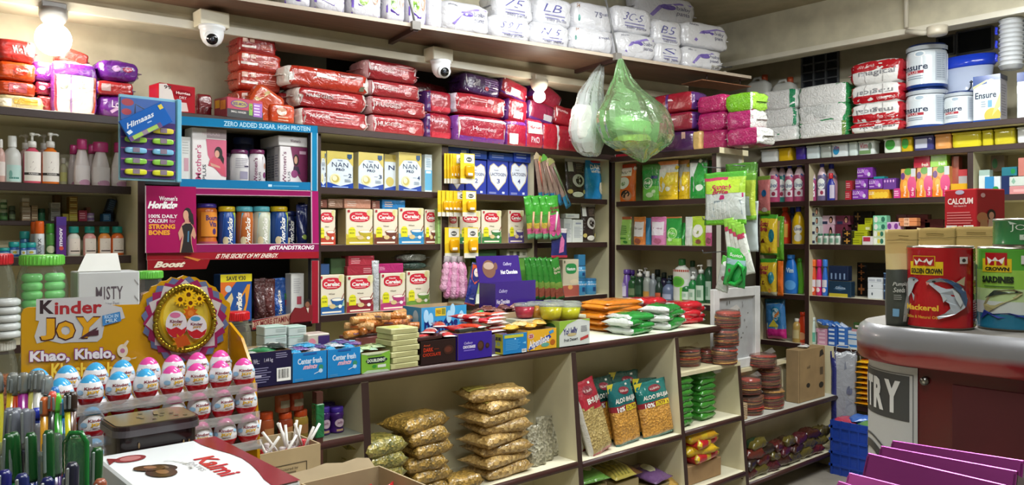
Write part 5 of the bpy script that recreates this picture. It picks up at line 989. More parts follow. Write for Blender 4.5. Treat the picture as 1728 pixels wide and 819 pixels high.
for nm,b in(('side_rail',(-w/2,-w/2+t_,0,.028,0,h)),('side_rail',(w/2-t_,w/2,0,.028,0,h)),('top_rail',(-w/2+t_,w/2-t_,0,.028,h-t_,h)),('bottom_rail',(-w/2+t_,w/2-t_,0,.028,0,t_))):
 m=MB();m.box(*b,WF,.003);part(T,nm,m)
m=MB();m.box(-w/2+t_,w/2-t_,.018,.024,t_,h-t_,M('a4a6a8','wall'))
r=random.Random(5)
m.pr(lambda u,v,o:(-w/2+t_+u*(w-2*t_),.018-o,t_+v*(h-2*t_)),[('e',r.uniform(.1,.9),r.uniform(.3,.95),r.uniform(.006,.02),r.uniform(.01,.035),'6a6a68')for _ in range(16)]);part(T,'panel',m)
# RIGHT WALL SHELF
zt2=ZB2[0]
zt1=ZB1[0]
TP=Frame(3.84,0,-90)
def tp(lab,a,b,y0,y1,c,pr=(),ends=None,fr=B2,bk=.0,z=None,dep=.2,e=5,amp=.08,band=None,nm='tissue_pack',fin='crinkle'):return pack(nm,lab,fr,a,b,y0,y1,dep,c,pr,ends=ends,back=bk,z=z,e=e,amp=amp,band=band,fin=fin)
for k,(y0,y1)in enumerate([(157,190),(190,222),(222,256)]):
 pack('diaper_pack','purple and red diaper pack, %s from top in the pile right of the plastic bag'%ORD[k],B1,1098+8*(k>0),1170,y0,y1,.16,['a02030','8f2038','4c2258'][k],[('p',[(.42,.6),(1,.5),(1,.6),(.42,.7)],'d8c0c8'),('p',[(.32,.95),(.42,.5),(.32,.2)],'d0c8d8'),('r',.36,0,.42,1,'4a2468')]if k<2 else[('p',[(.0,.1),(.35,.3),(.4,.85),(.1,.7)],'c8c8d0'),('p',[(.4,.62),(1,.6),(1,.68),(.4,.7)],'a890a8'),('r',.7,.6,.8,.95,'b08a80')],ends='4f2568',back=.04,z=zt1 if k==2 else None)
for k,(y0,y1,c1,c2,l1,l2)in enumerate([(160,190,'b81a62','7cc01c','magenta','lime green'),(189,221,'ae1a62','b41f6a','magenta','magenta'),(219,252,'a81a5c','b01a62','magenta','magenta')]):
 tp('%s tissue pack, left one of the %s row beside the diaper packs'%(l1,['top','middle','bottom'][k]),1174,1224,y0,y1,c1,fr=B1,bk=.05,z=zt1 if k==2 else None,ends='8a1248' if k else 'a81858',dep=.16,e=6)
 tp('%s tissue pack, right one of the %s row beside the white packs'%(l2,['top','middle','bottom'][k]),1223,1272+(12 if k==2 else 0),y0-4,y1-1,c2,[('r',.9,0,1,1,'d8d8d4')],fr=B1,bk=.03,z=zt1 if k==2 else None,ends='d4d4d0' if k!=0 else '9ad03c',dep=.16,e=6)
pack('biscuit_pack','tan packet at the left foot of the magenta tissue packs',B1,1168,1182,221,252,.1,'c8a468',back=.02,z=zt1,fin='film')
for k,(y0,y1)in enumerate([(152,186),(184,216),(214,250)]):
 tp('white tissue pack with green end, %s row, nearer the magenta packs'%['top','middle','bottom'][k],1274,1346,y0,y1,'f2f2f0',[('r',.82,0,.97,1,'2a9a68')if k==0 else(('r',.9,0,1,1,'3aa070')if k==1 else('p',[(.4,0),(.55,.55),(.95,.35),(1,0)],'4ab078'))],bk=.02,z=zt2 if k==2 else None,ends='cfd4d0',e=8)
 tp('white tissue pack with green wrap, %s row, nearer the red rolls'%['top','middle','bottom'][k],1345,1430,y0-10,y1-6,'f4f4f2',[('p',[(.68,0),(.8,1),(1,1),(1,0)],'1f8a3a')]if k==0 else([('p',[(.0,.1),(.7,.25),(.85,1),(1,1),(1,0),(0,0)],'2a9a58'),('p',[(.05,.3),(.6,.35),(.7,.9),(.05,.9)],'e0e2e0')]if k==1 else[('r',.9,0,1,1,'7a9a4c')]),bk=.02,z=zt2 if k==2 else None,ends='2a8a4a',e=8)
for a,b,y0,lab in[(1262,1302,128,'white plastic jug with orange cap standing behind the white tissue packs, left'),(1305,1345,132,'white plastic jug with orange cap standing behind the white tissue packs, right')]:
 f=B2.back(.29);s0,s1=f.hit(a,400)[0],f.hit(b,400)[0];ztop=f.hit((a+b)/2,y0)[1]
 T=thing('plastic_jug',lab,'jug',f.W((s0+s1)/2,0,zt2),math.radians(-90));w=s1-s0;h=ztop-zt2
 m=MB();m.brick(w,.1,h*.93,M('d0d0c8','plastic'),5,8,.03,2);part(T,'body',m)
 m=MB();m.lathe([(.022,0),(.022,h*.09),(0,h*.09)],M('b8502c','plastic'),14,cx=w*.22,z0=h*.91);part(T,'cap',m)
 m=MB();m.tube([(-w*.38,0,h*.88),(-w*.2,0,h*.97),(w*.02,0,h*.97),(w*.12,0,h*.9)],.012,M('c8c8c0','plastic'),8);part(T,'handle',m)
RM=lambda up:[('t','magical',.15,.12 if up else.45,.85,.5 if up else.85,'8a8a90',{'b':.01,'rot':0 if up else 180})]+[('e',.55+.04*q,.58 if up else.36,.02,.05,'e8d0d0')for q in range(2)]
for k,(y0,y1,top)in enumerate([(100,141,True),(140,174,False),(172,206,False),(204,234,True)]):
 tp('pack of white rolls in red wrap, %s from top beside the big white jars'%ORD[k],1432,1521,y0,y1,'f0efed',[('r',0,.55,1,1,'b81a26')if top else('r',0,0,1,.42,'b81a26'),('r',.3,0,.32,.55,'b4b2b0')if top else('r',.3,.42,.32,1,'b4b2b0'),('r',.65,0,.67,.55,'b4b2b0')if top else('r',.65,.42,.67,1,'b4b2b0')]+([('t','Eco-Fresh',.2,.68,.5,.84,'e8c8c8',{'sh':.1}),('t','magical',.2,.3,.9,.6,'8f8f94')]if top else[('t','magical',.15,.42,.85,.74,'8f8f94',{'rot':180}),('t','Eco-Fresh',.55,.1,.9,.3,'e8c8c8',{'rot':180})])+[('p',[(.55,.62),(.57,.72),(.6,.62),(.53,.68),(.61,.68)],'f0e0e0')],bk=.0,z=zt2 if k==3 else None,ends='b01c28',fin='film',dep=.18,nm='toilet_roll_pack')
bottle_ens=[('p',[(.0,.82),(.2,.76),(.5,.8),(.9,.94),(.9,.89),(.5,.74),(.2,.71),(0,.75)],'24427a'),('p',[(.25,.2),(1,.2),(1,.8),(.6,.82),(.25,.7)],'e4eaee'),('e',.5,.8,.085,.07,'f0f4f6'),('e',.5,.8,.06,.05,'a8bccc'),('t','Ensure',.18,.42,.62,.58,'25334f',{'b':.02,'sl':.06}),('r',.28,.34,.56,.41,'b02a3a'),('t','PLUS',.3,.35,.48,.4,'f0e0e0'),('ln',.28,.2,.55,.3,2,'8a98a8'),('r',.72,.15,.92,.85,'c0cad4'),('ln',.74,.2,.9,.8,12,'98a4b2')]
def ensure(lab,pc,pw,yt,z,bk):
 return bottle('powder_jar',lab,B2,pc,pw,yt,z,'wide','dfe8ee','20366f',[('r',0,.9,1,1,'b4bcc4')]+bottle_ens,capf=.06,capr=.9,back=bk,cat='jar',fin='gloss',bands=[(0,.07,'20408a'),(.86,1,'a9b3bc')],n=28,span=PI*1.1)
FE=B2.back(-.01)
zj=zt2
ensure('big white nutrition jar with blue base, lower one of the stacked pair',1552,68,148,zj,-.005)
ensure('big white nutrition jar with blue base, stacked on the other one',1552,67,72,B2.back(-.005).hit(1552,148)[1]+.001,-.005)
ensure('smaller white nutrition jar between the stacked pair and the box',1612,54,153,zj,.0)
carton('nutrition_box','white and blue nutrition box with a yellow corner beside the smaller nutrition jar',B2,1642,1688,127,zj,.12,'d8e4ea',[('p',[(0,.78),(1,.86),(1,1),(0,1)],'244a94'),('p',[(0,.72),(.5,.86),(1,.84),(1,.87),(.5,.9),(0,.78)],'c8c89a'),('e',.66,.84,.14,.07,'e4ecf0'),('t','Ensure',.08,.5,.86,.64,'25334f',{'b':.02,'sl':.05}),('r',.55,.3,.7,.45,'7ab0d0'),('ln',.3,.3,.5,.45,3,'a0b0c0'),('e',.72,.12,.3,.16,'d8c05a'),('r',0,0,1,.04,'2a4f9a'),('p',[(.7,.1),(1,.3),(1,.6),(.8,.3)],'e0d890')],side='a9a6b4',back=-.01,fin='gloss',right=[('ln',.15,.1,.85,.8,12,'8f8c9c'),('r',0,.9,1,1,'2a3a6a')])
carton('nutrition_box','white and blue box mostly cut by the right edge of the view',B2,1716,1760,120,zj,.12,'d8e4ea',[('r',0,.8,1,1,'24448a'),('r',0,.55,1,.72,'e8eef2')],back=.02,fin='gloss')
f=B2.back(.17);s0,s1=f.hit(1582,100)[0],f.hit(1676,100)[0];ztp=f.hit(1630,94)[1]
T=thing('plastic_basin','clear plastic basin with a bright blue rim behind the nutrition jars','basin',f.W((s0+s1)/2,.0,zt2),math.radians(-90));w=s1-s0;h=ztp-zt2
m=MB();m.lathe([(w*.36,0),(w*.4,h*.5),(w*.47,h*.88)],M('b9c4dc','gloss'),30,sy=.5,cy=.05);part(T,'bowl',m)
m=MB();m.lathe([(w*.47,h*.84),(w*.5,h*.86),(w*.5,h),(w*.46,h),(w*.46,h*.86)],M('1f3fc0','gloss'),30,sy=.5,cy=.05);part(T,'rim',m)
f=B2.back(.0);s,z=f.hit(1622,152)
m=MB();m.tube([(-.06,0,0),(.0,.0,.012),(.012,0,.03),(.014,0,.055)],.005,M('26303e','plastic'),8);m.lathe([(0,-.011),(.011,0),(0,.011)],M('26303e','plastic'),10,cx=.014,z0=.06);part(T,'hook',m,loc=(s-(s0+s1)/2,-.05,z-zt2))
for k in range(2):
 f=B2.back(-.06+.1*k);a,b=(1679,1722)if k==0 else(1716,1765)
 s0,s1=f.hit(a,100)[0],f.hit(b,100)[0];w=s1-s0;zt_=f.hit((a+b)/2,22 if k==0 else 8)[1]
 zb_=B2.back(-.01).hit(1690,122)[1]+.012 if k==0 else zt2+.33
 T=thing('cup_stack','tall stack of clear plastic tubs with blue marks on top of the nutrition box' if k==0 else 'tall stack of clear plastic tubs at the very right edge','cups',f.W((s0+s1)/2,w/2,zb_),math.radians(-90))
 m=MB();n=12;hh=(zt_-zb_)/n;P=[]
 for q in range(n):P+=[(w*.42,hh*q),(w*.48,hh*(q+.7)),(w*.5,hh*(q+.72)),(w*.5,hh*(q+.95))]
 m.lathe(P,M_clear('f0f4f8',.55),22);part(T,'tubs',m)
 if k==0:
  m=MB()
  for q,yy in enumerate((.3,.55,.8)):m.tube([(-w*.56,-.02,yy*hh*n),(-w*.46,-.05,yy*hh*n-.012),(-w*.54,-.03,yy*hh*n-.03),(-w*.44,-.06,yy*hh*n-.045)],.007,M('2a3ac0','gloss'),8)
  part(T,'blue_handles',m)
zg=ZB2[1]
GAP=[(1283,1312,'d0d4d4','white tub, first in the narrow gap under the plank'),(1313,1335,'c8a41c','yellow tub in the narrow gap'),(1342,1358,'3a2a80','purple tub in the narrow gap'),(1360,1382,'c8d4d8','pale blue tub in the narrow gap'),(1384,1402,'a8b0ac','grey tub in the narrow gap'),(1403,1430,'d4dce0','white dishwash tub with a blue drop print in the narrow gap'),(1432,1446,'d0dcdc','white tub seen from the side in the narrow gap'),(1448,1475,'d4dcdc','white dishwash tub with a green stripe in the narrow gap'),(1491,1519,'dce4dc','white dishwash tub with a green lime print in the narrow gap'),(1520,1539,'c8a81c','yellow tub right of the lime print tub'),(1541,1575,'3f3f78','purple tub with a pale picture in the narrow gap'),(1577,1604,'d89a5a','orange and white tub in the narrow gap'),(1606,1655,'d0c42c','long yellow tub in the narrow gap'),(1657,1675,'c8bc2a','short yellow tub beside the long one'),(1677,1712,'c4b830','pale yellow tub in the narrow gap'),(1716,1750,'d4d8dc','white tub at the right edge of the narrow gap')]
for a,b,c,lab in GAP:
 pr=[('e',.3,.5,.2,.3,'2a8ab8'),('t','Vim',.1,.55,.5,.85,'a83040')]if 'drop' in lab else([('t','Vim',.1,.5,.6,.85,'a83040'),('r',.05,.1,.8,.35,'6a8a5a'),('e',.75,.6,.12,.25,'7a8a7a')]if 'stripe' in lab else([('e',.4,.6,.3,.35,'3a9a34')]if 'lime' in lab else([('r',.1,.2,.7,.8,'b8bcd0')]if 'picture' in lab else())))
 f=B2.back(.06);s0,s1=f.hit(a,400)[0],f.hit(b,400)[0];w=s1-s0;h=.095
 m=MB();m.brick(w,.09,h,M(c,'gloss'),8,6);m.pr(brick_surf(w,.09,h,8),pr,'card',True)
 T=thing('dishwash_tub',lab,'tub',f.W((s0+s1)/2,.045,zg),math.radians(-90));part(T,'tub',m)
 m=MB();m.box(-w/2*1.02,w/2*1.02,-.047,.047,h-.012,h+.0,M(c,'gloss'),.004);part(T,'lid',m)
zl=ZB2[2]
LZ=[('e',.55,.5,.26,.16,'e8ece8'),('p',[(.3,.6),(.75,.8),(.85,.72),(.4,.55)],'2a6ab0'),('t','Lizol',.34,.42,.78,.54,'2a3a7a',{'b':.03,'sh':.1}),('r',.35,.15,.8,.34,'e0d4dc'),('e',.6,.24,.1,.06,'9a2a4a')]
for pc,pw,yt,c,bk,lab in[(1278,8,288,'d8b8c0',.14,'pale cleaner bottle with blue cap mostly hidden by the hanging packs'),(1293,13,281,'c8a0a8',.16,'pale floor cleaner bottle with blue cap behind the first pink one'),(1302,19,273,'b84a74',.06,'pink floor cleaner bottle with blue cap, first in the left bay'),(1316,17,274,'2a8a80',.10,'teal floor cleaner bottle with blue cap'),(1329,16,275,'a84a6c',.06,'pink floor cleaner bottle with blue cap right of the teal one'),(1345,19,272,'a8466c',.06,'pink floor cleaner bottle with blue cap at the divider'),(1369,12,283,'a04070',.06,'pink floor cleaner bottle just right of the divider'),(1384,16,273,'6a5f86',.06,'violet grey floor cleaner bottle with blue cap'),(1399,20,276,'b8889c',.12,'pale pink cleaner bottle behind the blue toilet cleaner')]:
 bottle('floor_cleaner',lab,B2,pc,pw,yt,zl,'flask',c,'2a35a8',LZ if 'hidden' not in lab else(),capf=.13,capr=.42,back=bk,bands=[(.74,1,'d8c0c8')],sy=.8)
bottle('toilet_cleaner','dark blue toilet cleaner bottle with red cap before the pale pink bottle',B2,1400,14,292,zl,'flask','2a2f9a','c02a34',[('r',.5,.1,.9,.7,'c8c0d4')],capf=.2,capr=.5,back=.05,sy=.6)
def sbox(lab,a,b,yt,yb,c,pr=(),fr=B2,bk=.05,dep=.06,z=None,fin='gloss',nm='soap_box',group=None,side=None):
 f=fr.back(bk);zb_=z if z is not None else f.hit((a+b)/2,yb)[1]
 return carton(nm,lab,fr,a,b,yt,zb_,dep,c,pr,back=bk,fin=fin,group=group,side=side)
LUX=[('t','LUX',.05,.5,.5,.85,'e0c8e8',{'b':.02,'sh':.1}),('e',.62,.55,.16,.28,'b070d0'),('e',.78,.35,.1,.2,'d0c8dc'),('r',.05,.2,.4,.3,'c8a8d8')]
for a,b,y0,y1,c,z,lab in[(1438,1464,320,337,'7c3aa0',zl,'purple soap box, bottom left of the soap pile'),(1443,1464,302,319,'743498',None,'purple soap box, middle left of the soap pile'),(1446,1472,283,301,'7a389c',None,'purple soap box on top of the soap pile'),(1466,1489,302,319,'7a3aa0',None,'purple soap box, middle of the soap pile above the yellow one'),(1465,1500,320,337,'d89a24',zl,'golden yellow soap box at the bottom of the soap pile')]:
 sbox(lab,a,b,y0,y1,c,LUX if c!='d89a24' else[('e',.3+.18*q,.4,.12,.35,'e8c03c')for q in range(4)]+[('t','LUX',.05,.45,.3,.8,'f4ecd0')],z=z)
sbox('purple and pink boxed soap row on the golden box, right',1490,1512,301,320,'6a3a90',[('e',.15+.22*q,.75,.06,.12,'d8a8dc')for q in range(4)],z=None)
sbox('teal lid edge box on the soap pile',1474,1492,298,302,'2a8a94')
for a,b,y0,y1,lab in[(1426,1436,322,337,'crimson small box at the left foot of the soap pile'),(1427,1437,305,321,'crimson small box on the other crimson box')]:sbox(lab,a,b,y0,y1,'a82a38',[('ln',.1,.2,.9,.8,3,'d89aa0')],z=zl if y0>320 else None)
sbox('small bright pink box beside the citrus boxes',1508,1519,318,335,'c83a88',[('ln',.1,.2,.9,.8,3,'f0c0dc')],z=zl)
CIT=[('e',.25,.4,.3,.3,'e8902c'),('e',.3,.45,.16,.16,'f0b04a'),('e',.75,.45,.3,.3,'d84a80'),('e',.15,.75,.14,.12,'5a2a78'),('e',.5,.9,.25,.12,'4a9a2c'),('r',.7,.72,1,1,'c8ccd0'),('r',0,0,.5,.22,'e07820'),('r',.6,0,1,.25,'c82a64'),('t','Fiama',.2,.06,.36,.42,'f4e8d8',{'rot':90}),('t','Gel Bar',.72,.06,.88,.36,'f8e0ec',{'rot':90})]
for k,(a,b)in enumerate([(1520,1545),(1547,1573),(1574,1602)]):sbox('orange and pink citrus soap box, %s of three'%['left one','middle one','right one'][k],a,b,285-2*k,335,'d8a05a',CIT,z=zl,dep=.09)
zc=B2.back(.05).hit(1560,283)[1]+.001
for a,b,y0,y1,c,c2,lab in[(1542,1569,264,283,'c0304c','b02a3c','red and pink flat box lying on the citrus boxes'),(1570,1598,261,281,'7ab82c','8ac83a','lime green flat box lying on the citrus boxes')]:sbox(lab,a,b,y0,y1,c,[('r',0,0,1,.5,c2),('t','fresh',.5,.1,.9,.4,'f0f0e0')],z=zc)
for a,b,y0,y1,c,bk,lab in[(1606,1618,264,336,'a85a48',.1,'tall rust red box beside the citrus boxes'),(1617,1632,286,336,'b8363c',.06,'grey box with red top beside the divider'),(1604,1632,310,330,'d8a41c',.04,'yellow box just above the red calcium carton')]:
 sbox(lab,a,b,y0,y1,c,[('r',.05,0,1,.75,'a8a4a4')]if 'grey' in lab else(),z=zl,bk=bk)
for a,b,y0,y1,c,pr,z,bk,lab in[(1652,1670,287,330,'9fb8b0',[('r',0,0,1,.78,'d0d8d8')],1,.05,'white and sage green box right of the divider'),(1662,1688,298,338,'cfd8dc',[('r',.0,0,.6,1,'3a8ac0'),('e',.7,.3,.2,.16,'2a8a4a')],1,.03,'blue and white herbal box with green oval'),(1688,1704,297,338,'23305a',(),1,.05,'navy blue box beside the herbal box'),(1703,1740,314,338,'c88a8c',[('r',.2,.3,.8,.6,'d8a8a8')],1,.04,'pale pink box at the right edge, bottom one'),(1703,1740,298,314,'c8d0c8',[('p',[(.1,.5),(.2,.9),(.3,.5),(.2,.2)],'8ab09a')],None,.04,'white box with green leaf at the right edge'),(1718,1745,266,297,'c07a70',(),None,.05,'salmon pink boxes at the right edge, topmost'),(1690,1716,282,297,'2f7484',[('e',.75,.5,.15,.3,'2a8a4a')],None,.06,'teal box resting on the navy box'),(1672,1695,262,290,'6f5f4c',[('e',.3,.5,.2,.3,'3a6a44')],None,.18,'brown herbal box at the back, right bay')]:
 sbox(lab,a,b,y0,y1,c,pr,z=zl if z else None,bk=bk)
 # hair colour row
zh=ZB2[3]
zz=zh
FACE=[('e',.75,.55,.14,.36,'1f1614'),('e',.74,.5,.09,.26,'c8937a'),('r',.1,.1,.5,.4,'2a2f4a')]
for k,(a,b,y0,c)in enumerate([(1367,1383,397,'c4ccc8'),(1367,1383,381,'c8ccc8'),(1368,1382,366,'b8c4c0'),(1367,1382,350,'8a8878')]):
 sbox('pale box with a face print, %s from bottom of the stack at the divider'%ORD[k],a,b,y0,None,c,FACE,z=zz);zz=B2.back(.05).hit((a+b)/2,y0)[1]+.0005
for k in range(4):bottle('cream_tube','white and green cream tube, %s from left on the hair colour shelf'%ORD[k],B2,1382+10*k,9,394,zh,'wide','c8ccc4','2f6a50',[('r',.3,.2,.7,.7,'7aa08a')],capf=.2,capr=.9,back=.03,cat='tube',group='cream tubes')
for k,(a,b,y0,y1,c,bk)in enumerate([(1386,1407,380,398,'c8a0b0',.10),(1385,1408,364,380,'d0b0bc',.10),(1409,1430,380,412,'6a3040',.11),(1410,1434,364,380,'74384c',.11)]):
 sbox('%s hair colour box with a face print, %s one'%(['pale pink','pale pink','maroon','maroon'][k],['lower','upper','lower','upper'][k]),a,b,y0,y1,c,FACE,z=zh if k in(0,2)else None,bk=bk)
for k,(a,b,y0,y1)in enumerate([(1420,1437,401,412),(1421,1437,389,400)]):sbox('black box with a golden cross, %s of the small pair'%['lower','upper'][k],a,b,y0,y1,'1e1a18',[('r',.25,.42,.85,.58,'b8843a'),('r',.48,.15,.62,.85,'b8843a')],z=zh if k==0 else None,bk=.03)
for k in range(3):sbox('black box with a golden cross, %s from bottom of the tall back stack'%ORD[k],1440,1470,391-17*k,412-17*k-(4 if k else 0),'1a1614',[('r',.1,.42,.4,.58,'7a5a34'),('r',.22,.15,.3,.85,'7a5a34')],z=zh if k==0 else None,bk=.16)
for k,(a,b,y0,y1)in enumerate([(1435,1454,402,412),(1441,1463,390,402),(1447,1470,379,390),(1459,1472,368,379)]):sbox('yellow-green box, %s from bottom of the stepped stack'%ORD[k],a,b,y0,y1,'a8ac20',[('r',.6,.2,.9,.6,'d0d0a0')]if k==2 else[('ln',.1,.2,.8,.8,2,'7a8018')],z=zh if k==0 else None,bk=.05+.02*k)
sbox('white and crimson box beside the yellow-green stack',1455,1472,399,412,'d0c8c8',[('r',.1,.4,.8,.9,'a83048')],z=zh,bk=.02)
for k,(y0,y1,c)in enumerate([(401,412,'c0ccb0'),(389,401,'b8c49c'),(377,389,'7ac09a'),(364,377,'80c8a0')]):sbox('pale green soap box with round print, %s from bottom of its stack'%ORD[k],1473,1493+(3 if k>1 else 0),y0,y1,c,[('e',.22,.5,.14,.4,'d8d8d0'),('e',.75,.5,.14,.35,'2f6a58'),('e',.5,.5,.12,.3,'c8b84a' if k<2 else '9ad0b0')],z=zh if k==0 else None,bk=.04)
for k,(y0,y1,c)in enumerate([(401,412,'b8a8cc'),(389,401,'b090c0'),(375,389,'d0a8cc')]):sbox('lilac soap box with round print, %s from bottom of its stack'%ORD[k],1495,1514+(5 if k==2 else 0),y0,y1,c,[('e',.25,.5,.14,.35,'7a3a8a'),('e',.72,.5,.14,.35,'7a3a8a')],z=zh if k==0 else None,bk=.05)
for k,(y0,y1)in enumerate([(375,382),(368,375)]):sbox('orange roll-like soap box, %s one on the lilac stack'%['lower','upper'][k],1516,1547,y0,y1,'d88a5a',[('r',.3,0,.6,1,'e0b090'),('t','soap',.34,.2,.56,.8,'8a5a3a')],bk=.05)
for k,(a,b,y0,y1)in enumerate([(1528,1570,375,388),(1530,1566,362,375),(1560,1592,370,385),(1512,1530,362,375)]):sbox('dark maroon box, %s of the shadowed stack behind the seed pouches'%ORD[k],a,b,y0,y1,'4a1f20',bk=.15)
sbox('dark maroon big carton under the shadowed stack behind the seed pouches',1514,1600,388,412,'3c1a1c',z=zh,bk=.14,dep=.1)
# dish soap row
zd=ZB2[4]
for pc,c,cap,lab in[(1371,'d0502c','e06a2c','orange scrub powder bottle by the divider'),(1380,'c42070','c42070','pink scrub powder bottle by the divider'),(1390,'2f6ac0','3a7ad0','blue scrub powder bottle by the divider')]:
 bottle('powder_bottle',lab,B2,pc,10,438,zd,'lotion',c,cap,[('r',.25,.3,.8,.55,'d0c8d0'),('e',.5,.2,.2,.08,'e8d0d0')],capf=.2,capr=.8,back=.05)
sbox('navy blue box with four pale marks on the dish soap shelf, upper one',1398,1431,449,474,'1f2a44',[('r',.12+.22*q,.1,.2+.22*q,.5,'7a90b0')for q in range(4)],bk=.06)
sbox('dark blue box with yellow base on the dish soap shelf, lower one',1399,1436,475,497,'20364a',[('p',[(.2,.5),(.5,.75),(.8,.5),(.5,.4)],'3a5a78'),('r',0,0,.85,.22,'b8a838'),('t','Gillette',.3,.5,.75,.66,'a8b8c8')],z=zd,bk=.05)
for k in range(4):sbox('black box with faint golden cross, %s from bottom of the tall black stack'%ORD[k],1446,1512,477-11*k+(0 if k else 0),489-11*k if k else 498,'15120f',[('r',.04,.42,.2,.58,'6a4024'),('r',.1,.15,.14,.85,'6a4024')],z=zd if k==0 else None,bk=.2,dep=.1)
sbox('grey box at the right of the black stack',1496,1512,445,460,'4a4850',bk=.12)
for k,(y0,y1)in enumerate([(488,498),(478,488),(469,478)]):sbox('white box with small print, %s from bottom of the white stack'%ORD[k],1464,1490,y0,y1,'c8ccd0',[('r',.6,.3,.9,.8,'9aa0a8'),('ln',.1,.3,.5,.7,2,'8a90a0')]if k==2 else[('e',.3,.5,.05,.15,'4a5058')],z=zd if k==0 else None,bk=.06)
for k,(y0,y1)in enumerate([(490,500),(480,490),(470,480),(461,470)]):sbox('navy box, %s from bottom of the stack behind the black seed pouch'%ORD[k],1491,1512,y0,y1,'1c2f4c',[('r',0,.85,1,1,'6a88a8')],z=zd if k==0 else None,bk=.04)
# bar soap row
zs_=ZB2[5]
r=random.Random(11)
for k in range(4):
 sbox('pink soap bar pack, %s from bottom of the pink pile'%ORD[k],1377+r.randint(-1,2),1396,573-6*k,580-6*k,'c890a8',[('r',.2,.3,.8,.7,'dcb8c8')],z=zs_ if k==0 else None,bk=.05)
for j in range(3):
 for k in range(4-(j==2)):
  sbox('blue and white soap bar pack, %s from bottom in the %s column'%(ORD[k],['left','middle','right'][j]),1397+17*j,1413+17*j,574-7*k,582-7*k,['2f5aa8','3a6ab4','b8c4d0'][j],[('r',.1,.3,.7,.7,'c8d4e4')]if j!=2 else[('r',0,.2,1,.45,'3a7ac0')],z=zs_ if k==0 else None,bk=.04)
s,z=B2.back(.03).hit(1398,545)
for k in range(5):
 f=B2.back(.03);s,z=f.hit(1383+9*k,547+2*k)
 m=MB();m.box(-.035,.035,0,.05,0,.022,M(['3a6ab8','4a7ac4','2f5aa0','4a80c0','b4c0d4'][k],'gloss'),.004);m.pr(flat_front(.07,.022),[('r',.2,.3,.8,.7,'c8d4e8')])
 solo('soap_bar',m,'blue soap bar tumbled on top of the soap pile, %s from left'%ORD[k],'soap',f.W(s,0.0+.01*k,z+.0),0,None,rot=(0,math.radians(14+5*k),math.radians(-90+12*(k-2))))
for a,b,y0,y1,c,lab in[(1437,1452,556,585,'b88a90','pinkish soap box near the freezer, left'),(1453,1462,553,585,'5a7a40','green soap box near the freezer'),(1440,1456,545,556,'36502c','dark green soap box on the pinkish one'),(1428,1437,558,585,'a8b0bc','silver soap box right of the blue columns')]:sbox(lab,a,b,y0,y1,c,[('r',.2,.3,.8,.6,'d0c8c0')],z=zs_ if y1==585 else None,bk=.05)
bottle('cleaner_bottle','white bottle by the divider left of the pink soap pile',B2,1370,11,536,zs_,'lotion','b8c8c0','c8d0cc',[('r',.2,.1,.8,.5,'5aa08a')],capf=.12,capr=.6,back=.05)
# left bay of the right shelf, lower rows
bottle('cleaner_bottle','red and orange cleaner bottle behind the yellow sponge packs',B2,1320,18,346,zh,'flask','c8381c','d8501c',[('r',.3,.2,.8,.6,'d89a3a')],capf=.15,capr=.5,back=.1)
bottle('cleaner_bottle','dark bottle with blue trigger behind the yellow floor cleaner',B2,1334,12,347,zh,'flask','2a3448','2a4ab0',capf=.2,capr=.6,back=.15)
bottle('floor_cleaner','yellow floor cleaner bottle with blue cap in the left bay',B2,1343,20,345,zh,'flask','d8b010','2a35a0',[('e',.6,.45,.22,.14,'e4e0d0'),('e',.6,.2,.2,.12,'d8d4c8'),('t','Lizol',.42,.42,.78,.52,'2a3a7a',{'b':.03})],capf=.18,capr=.4,back=.05,sy=.8)
bottle('cleaner_bottle','bright blue dish soap bottle in the left bay',B2,1331,24,430,zd,'lotion','2070c8','3a8ae0',[('e',.55,.25,.26,.14,'5aa0e0'),('t','Vim',.38,.6,.7,.74,'d8ecf4',{'b':.03})],capf=.1,capr=.5,back=.05,sy=.6)
bottle('cleaner_bottle','lime green dish soap bottle behind the bright blue one',B2,1347,14,436,zd,'lotion','6ac030','5ab030',capf=.1,capr=.5,back=.1,sy=.6)
bottle('cleaner_bottle','orange red dish soap bottle on the lowest visible row of the left bay',B2,1352,18,527,zs_,'lotion','d0401c','c83818',[('e',.5,.25,.26,.14,'e0a070')],capf=.12,capr=.5,back=.05,sy=.6)
bottle('cleaner_bottle','amber oil bottle with white cap beside the orange red bottle',B2,1341,14,538,zs_,'round','a88a4a','d0ccc0',[('r',.2,.2,.8,.6,'b8a878')],capf=.12,capr=.5,back=.03)
PD=Frame(4.99,0,-90)
hangbag('detergent_bag','pink blue and yellow detergent bag standing behind the papads, front one',1291,1325,505,572,.06,'3f78b0',[('p',[(.1,.22),(.15,.85),(.8,.9),(.95,.25)],'b8c0a0'),('e',.62,.62,.24,.2,'2a80a8'),('e',.62,.62,.19,.16,'c0d0d0'),('p',[(.45,.55),(.8,.7),(.78,.62),(.5,.5)],'d07a3a'),('p',[(.2,.3),(.5,.5),(.7,.3)],'d0c040')],[(0,.25,'c02a7a'),(.9,1,'3a88b8')],fr=PD,prof='full',seed=61,roll=-4)
hangbag('detergent_bag','pink detergent bag standing behind the front detergent bag',1284,1298,508,572,.06,'b82a70',[('r',.2,.4,.9,.85,'3a70a8')],fr=PD,prof='full',seed=62,bk=.07)
zy=ZB2[6]
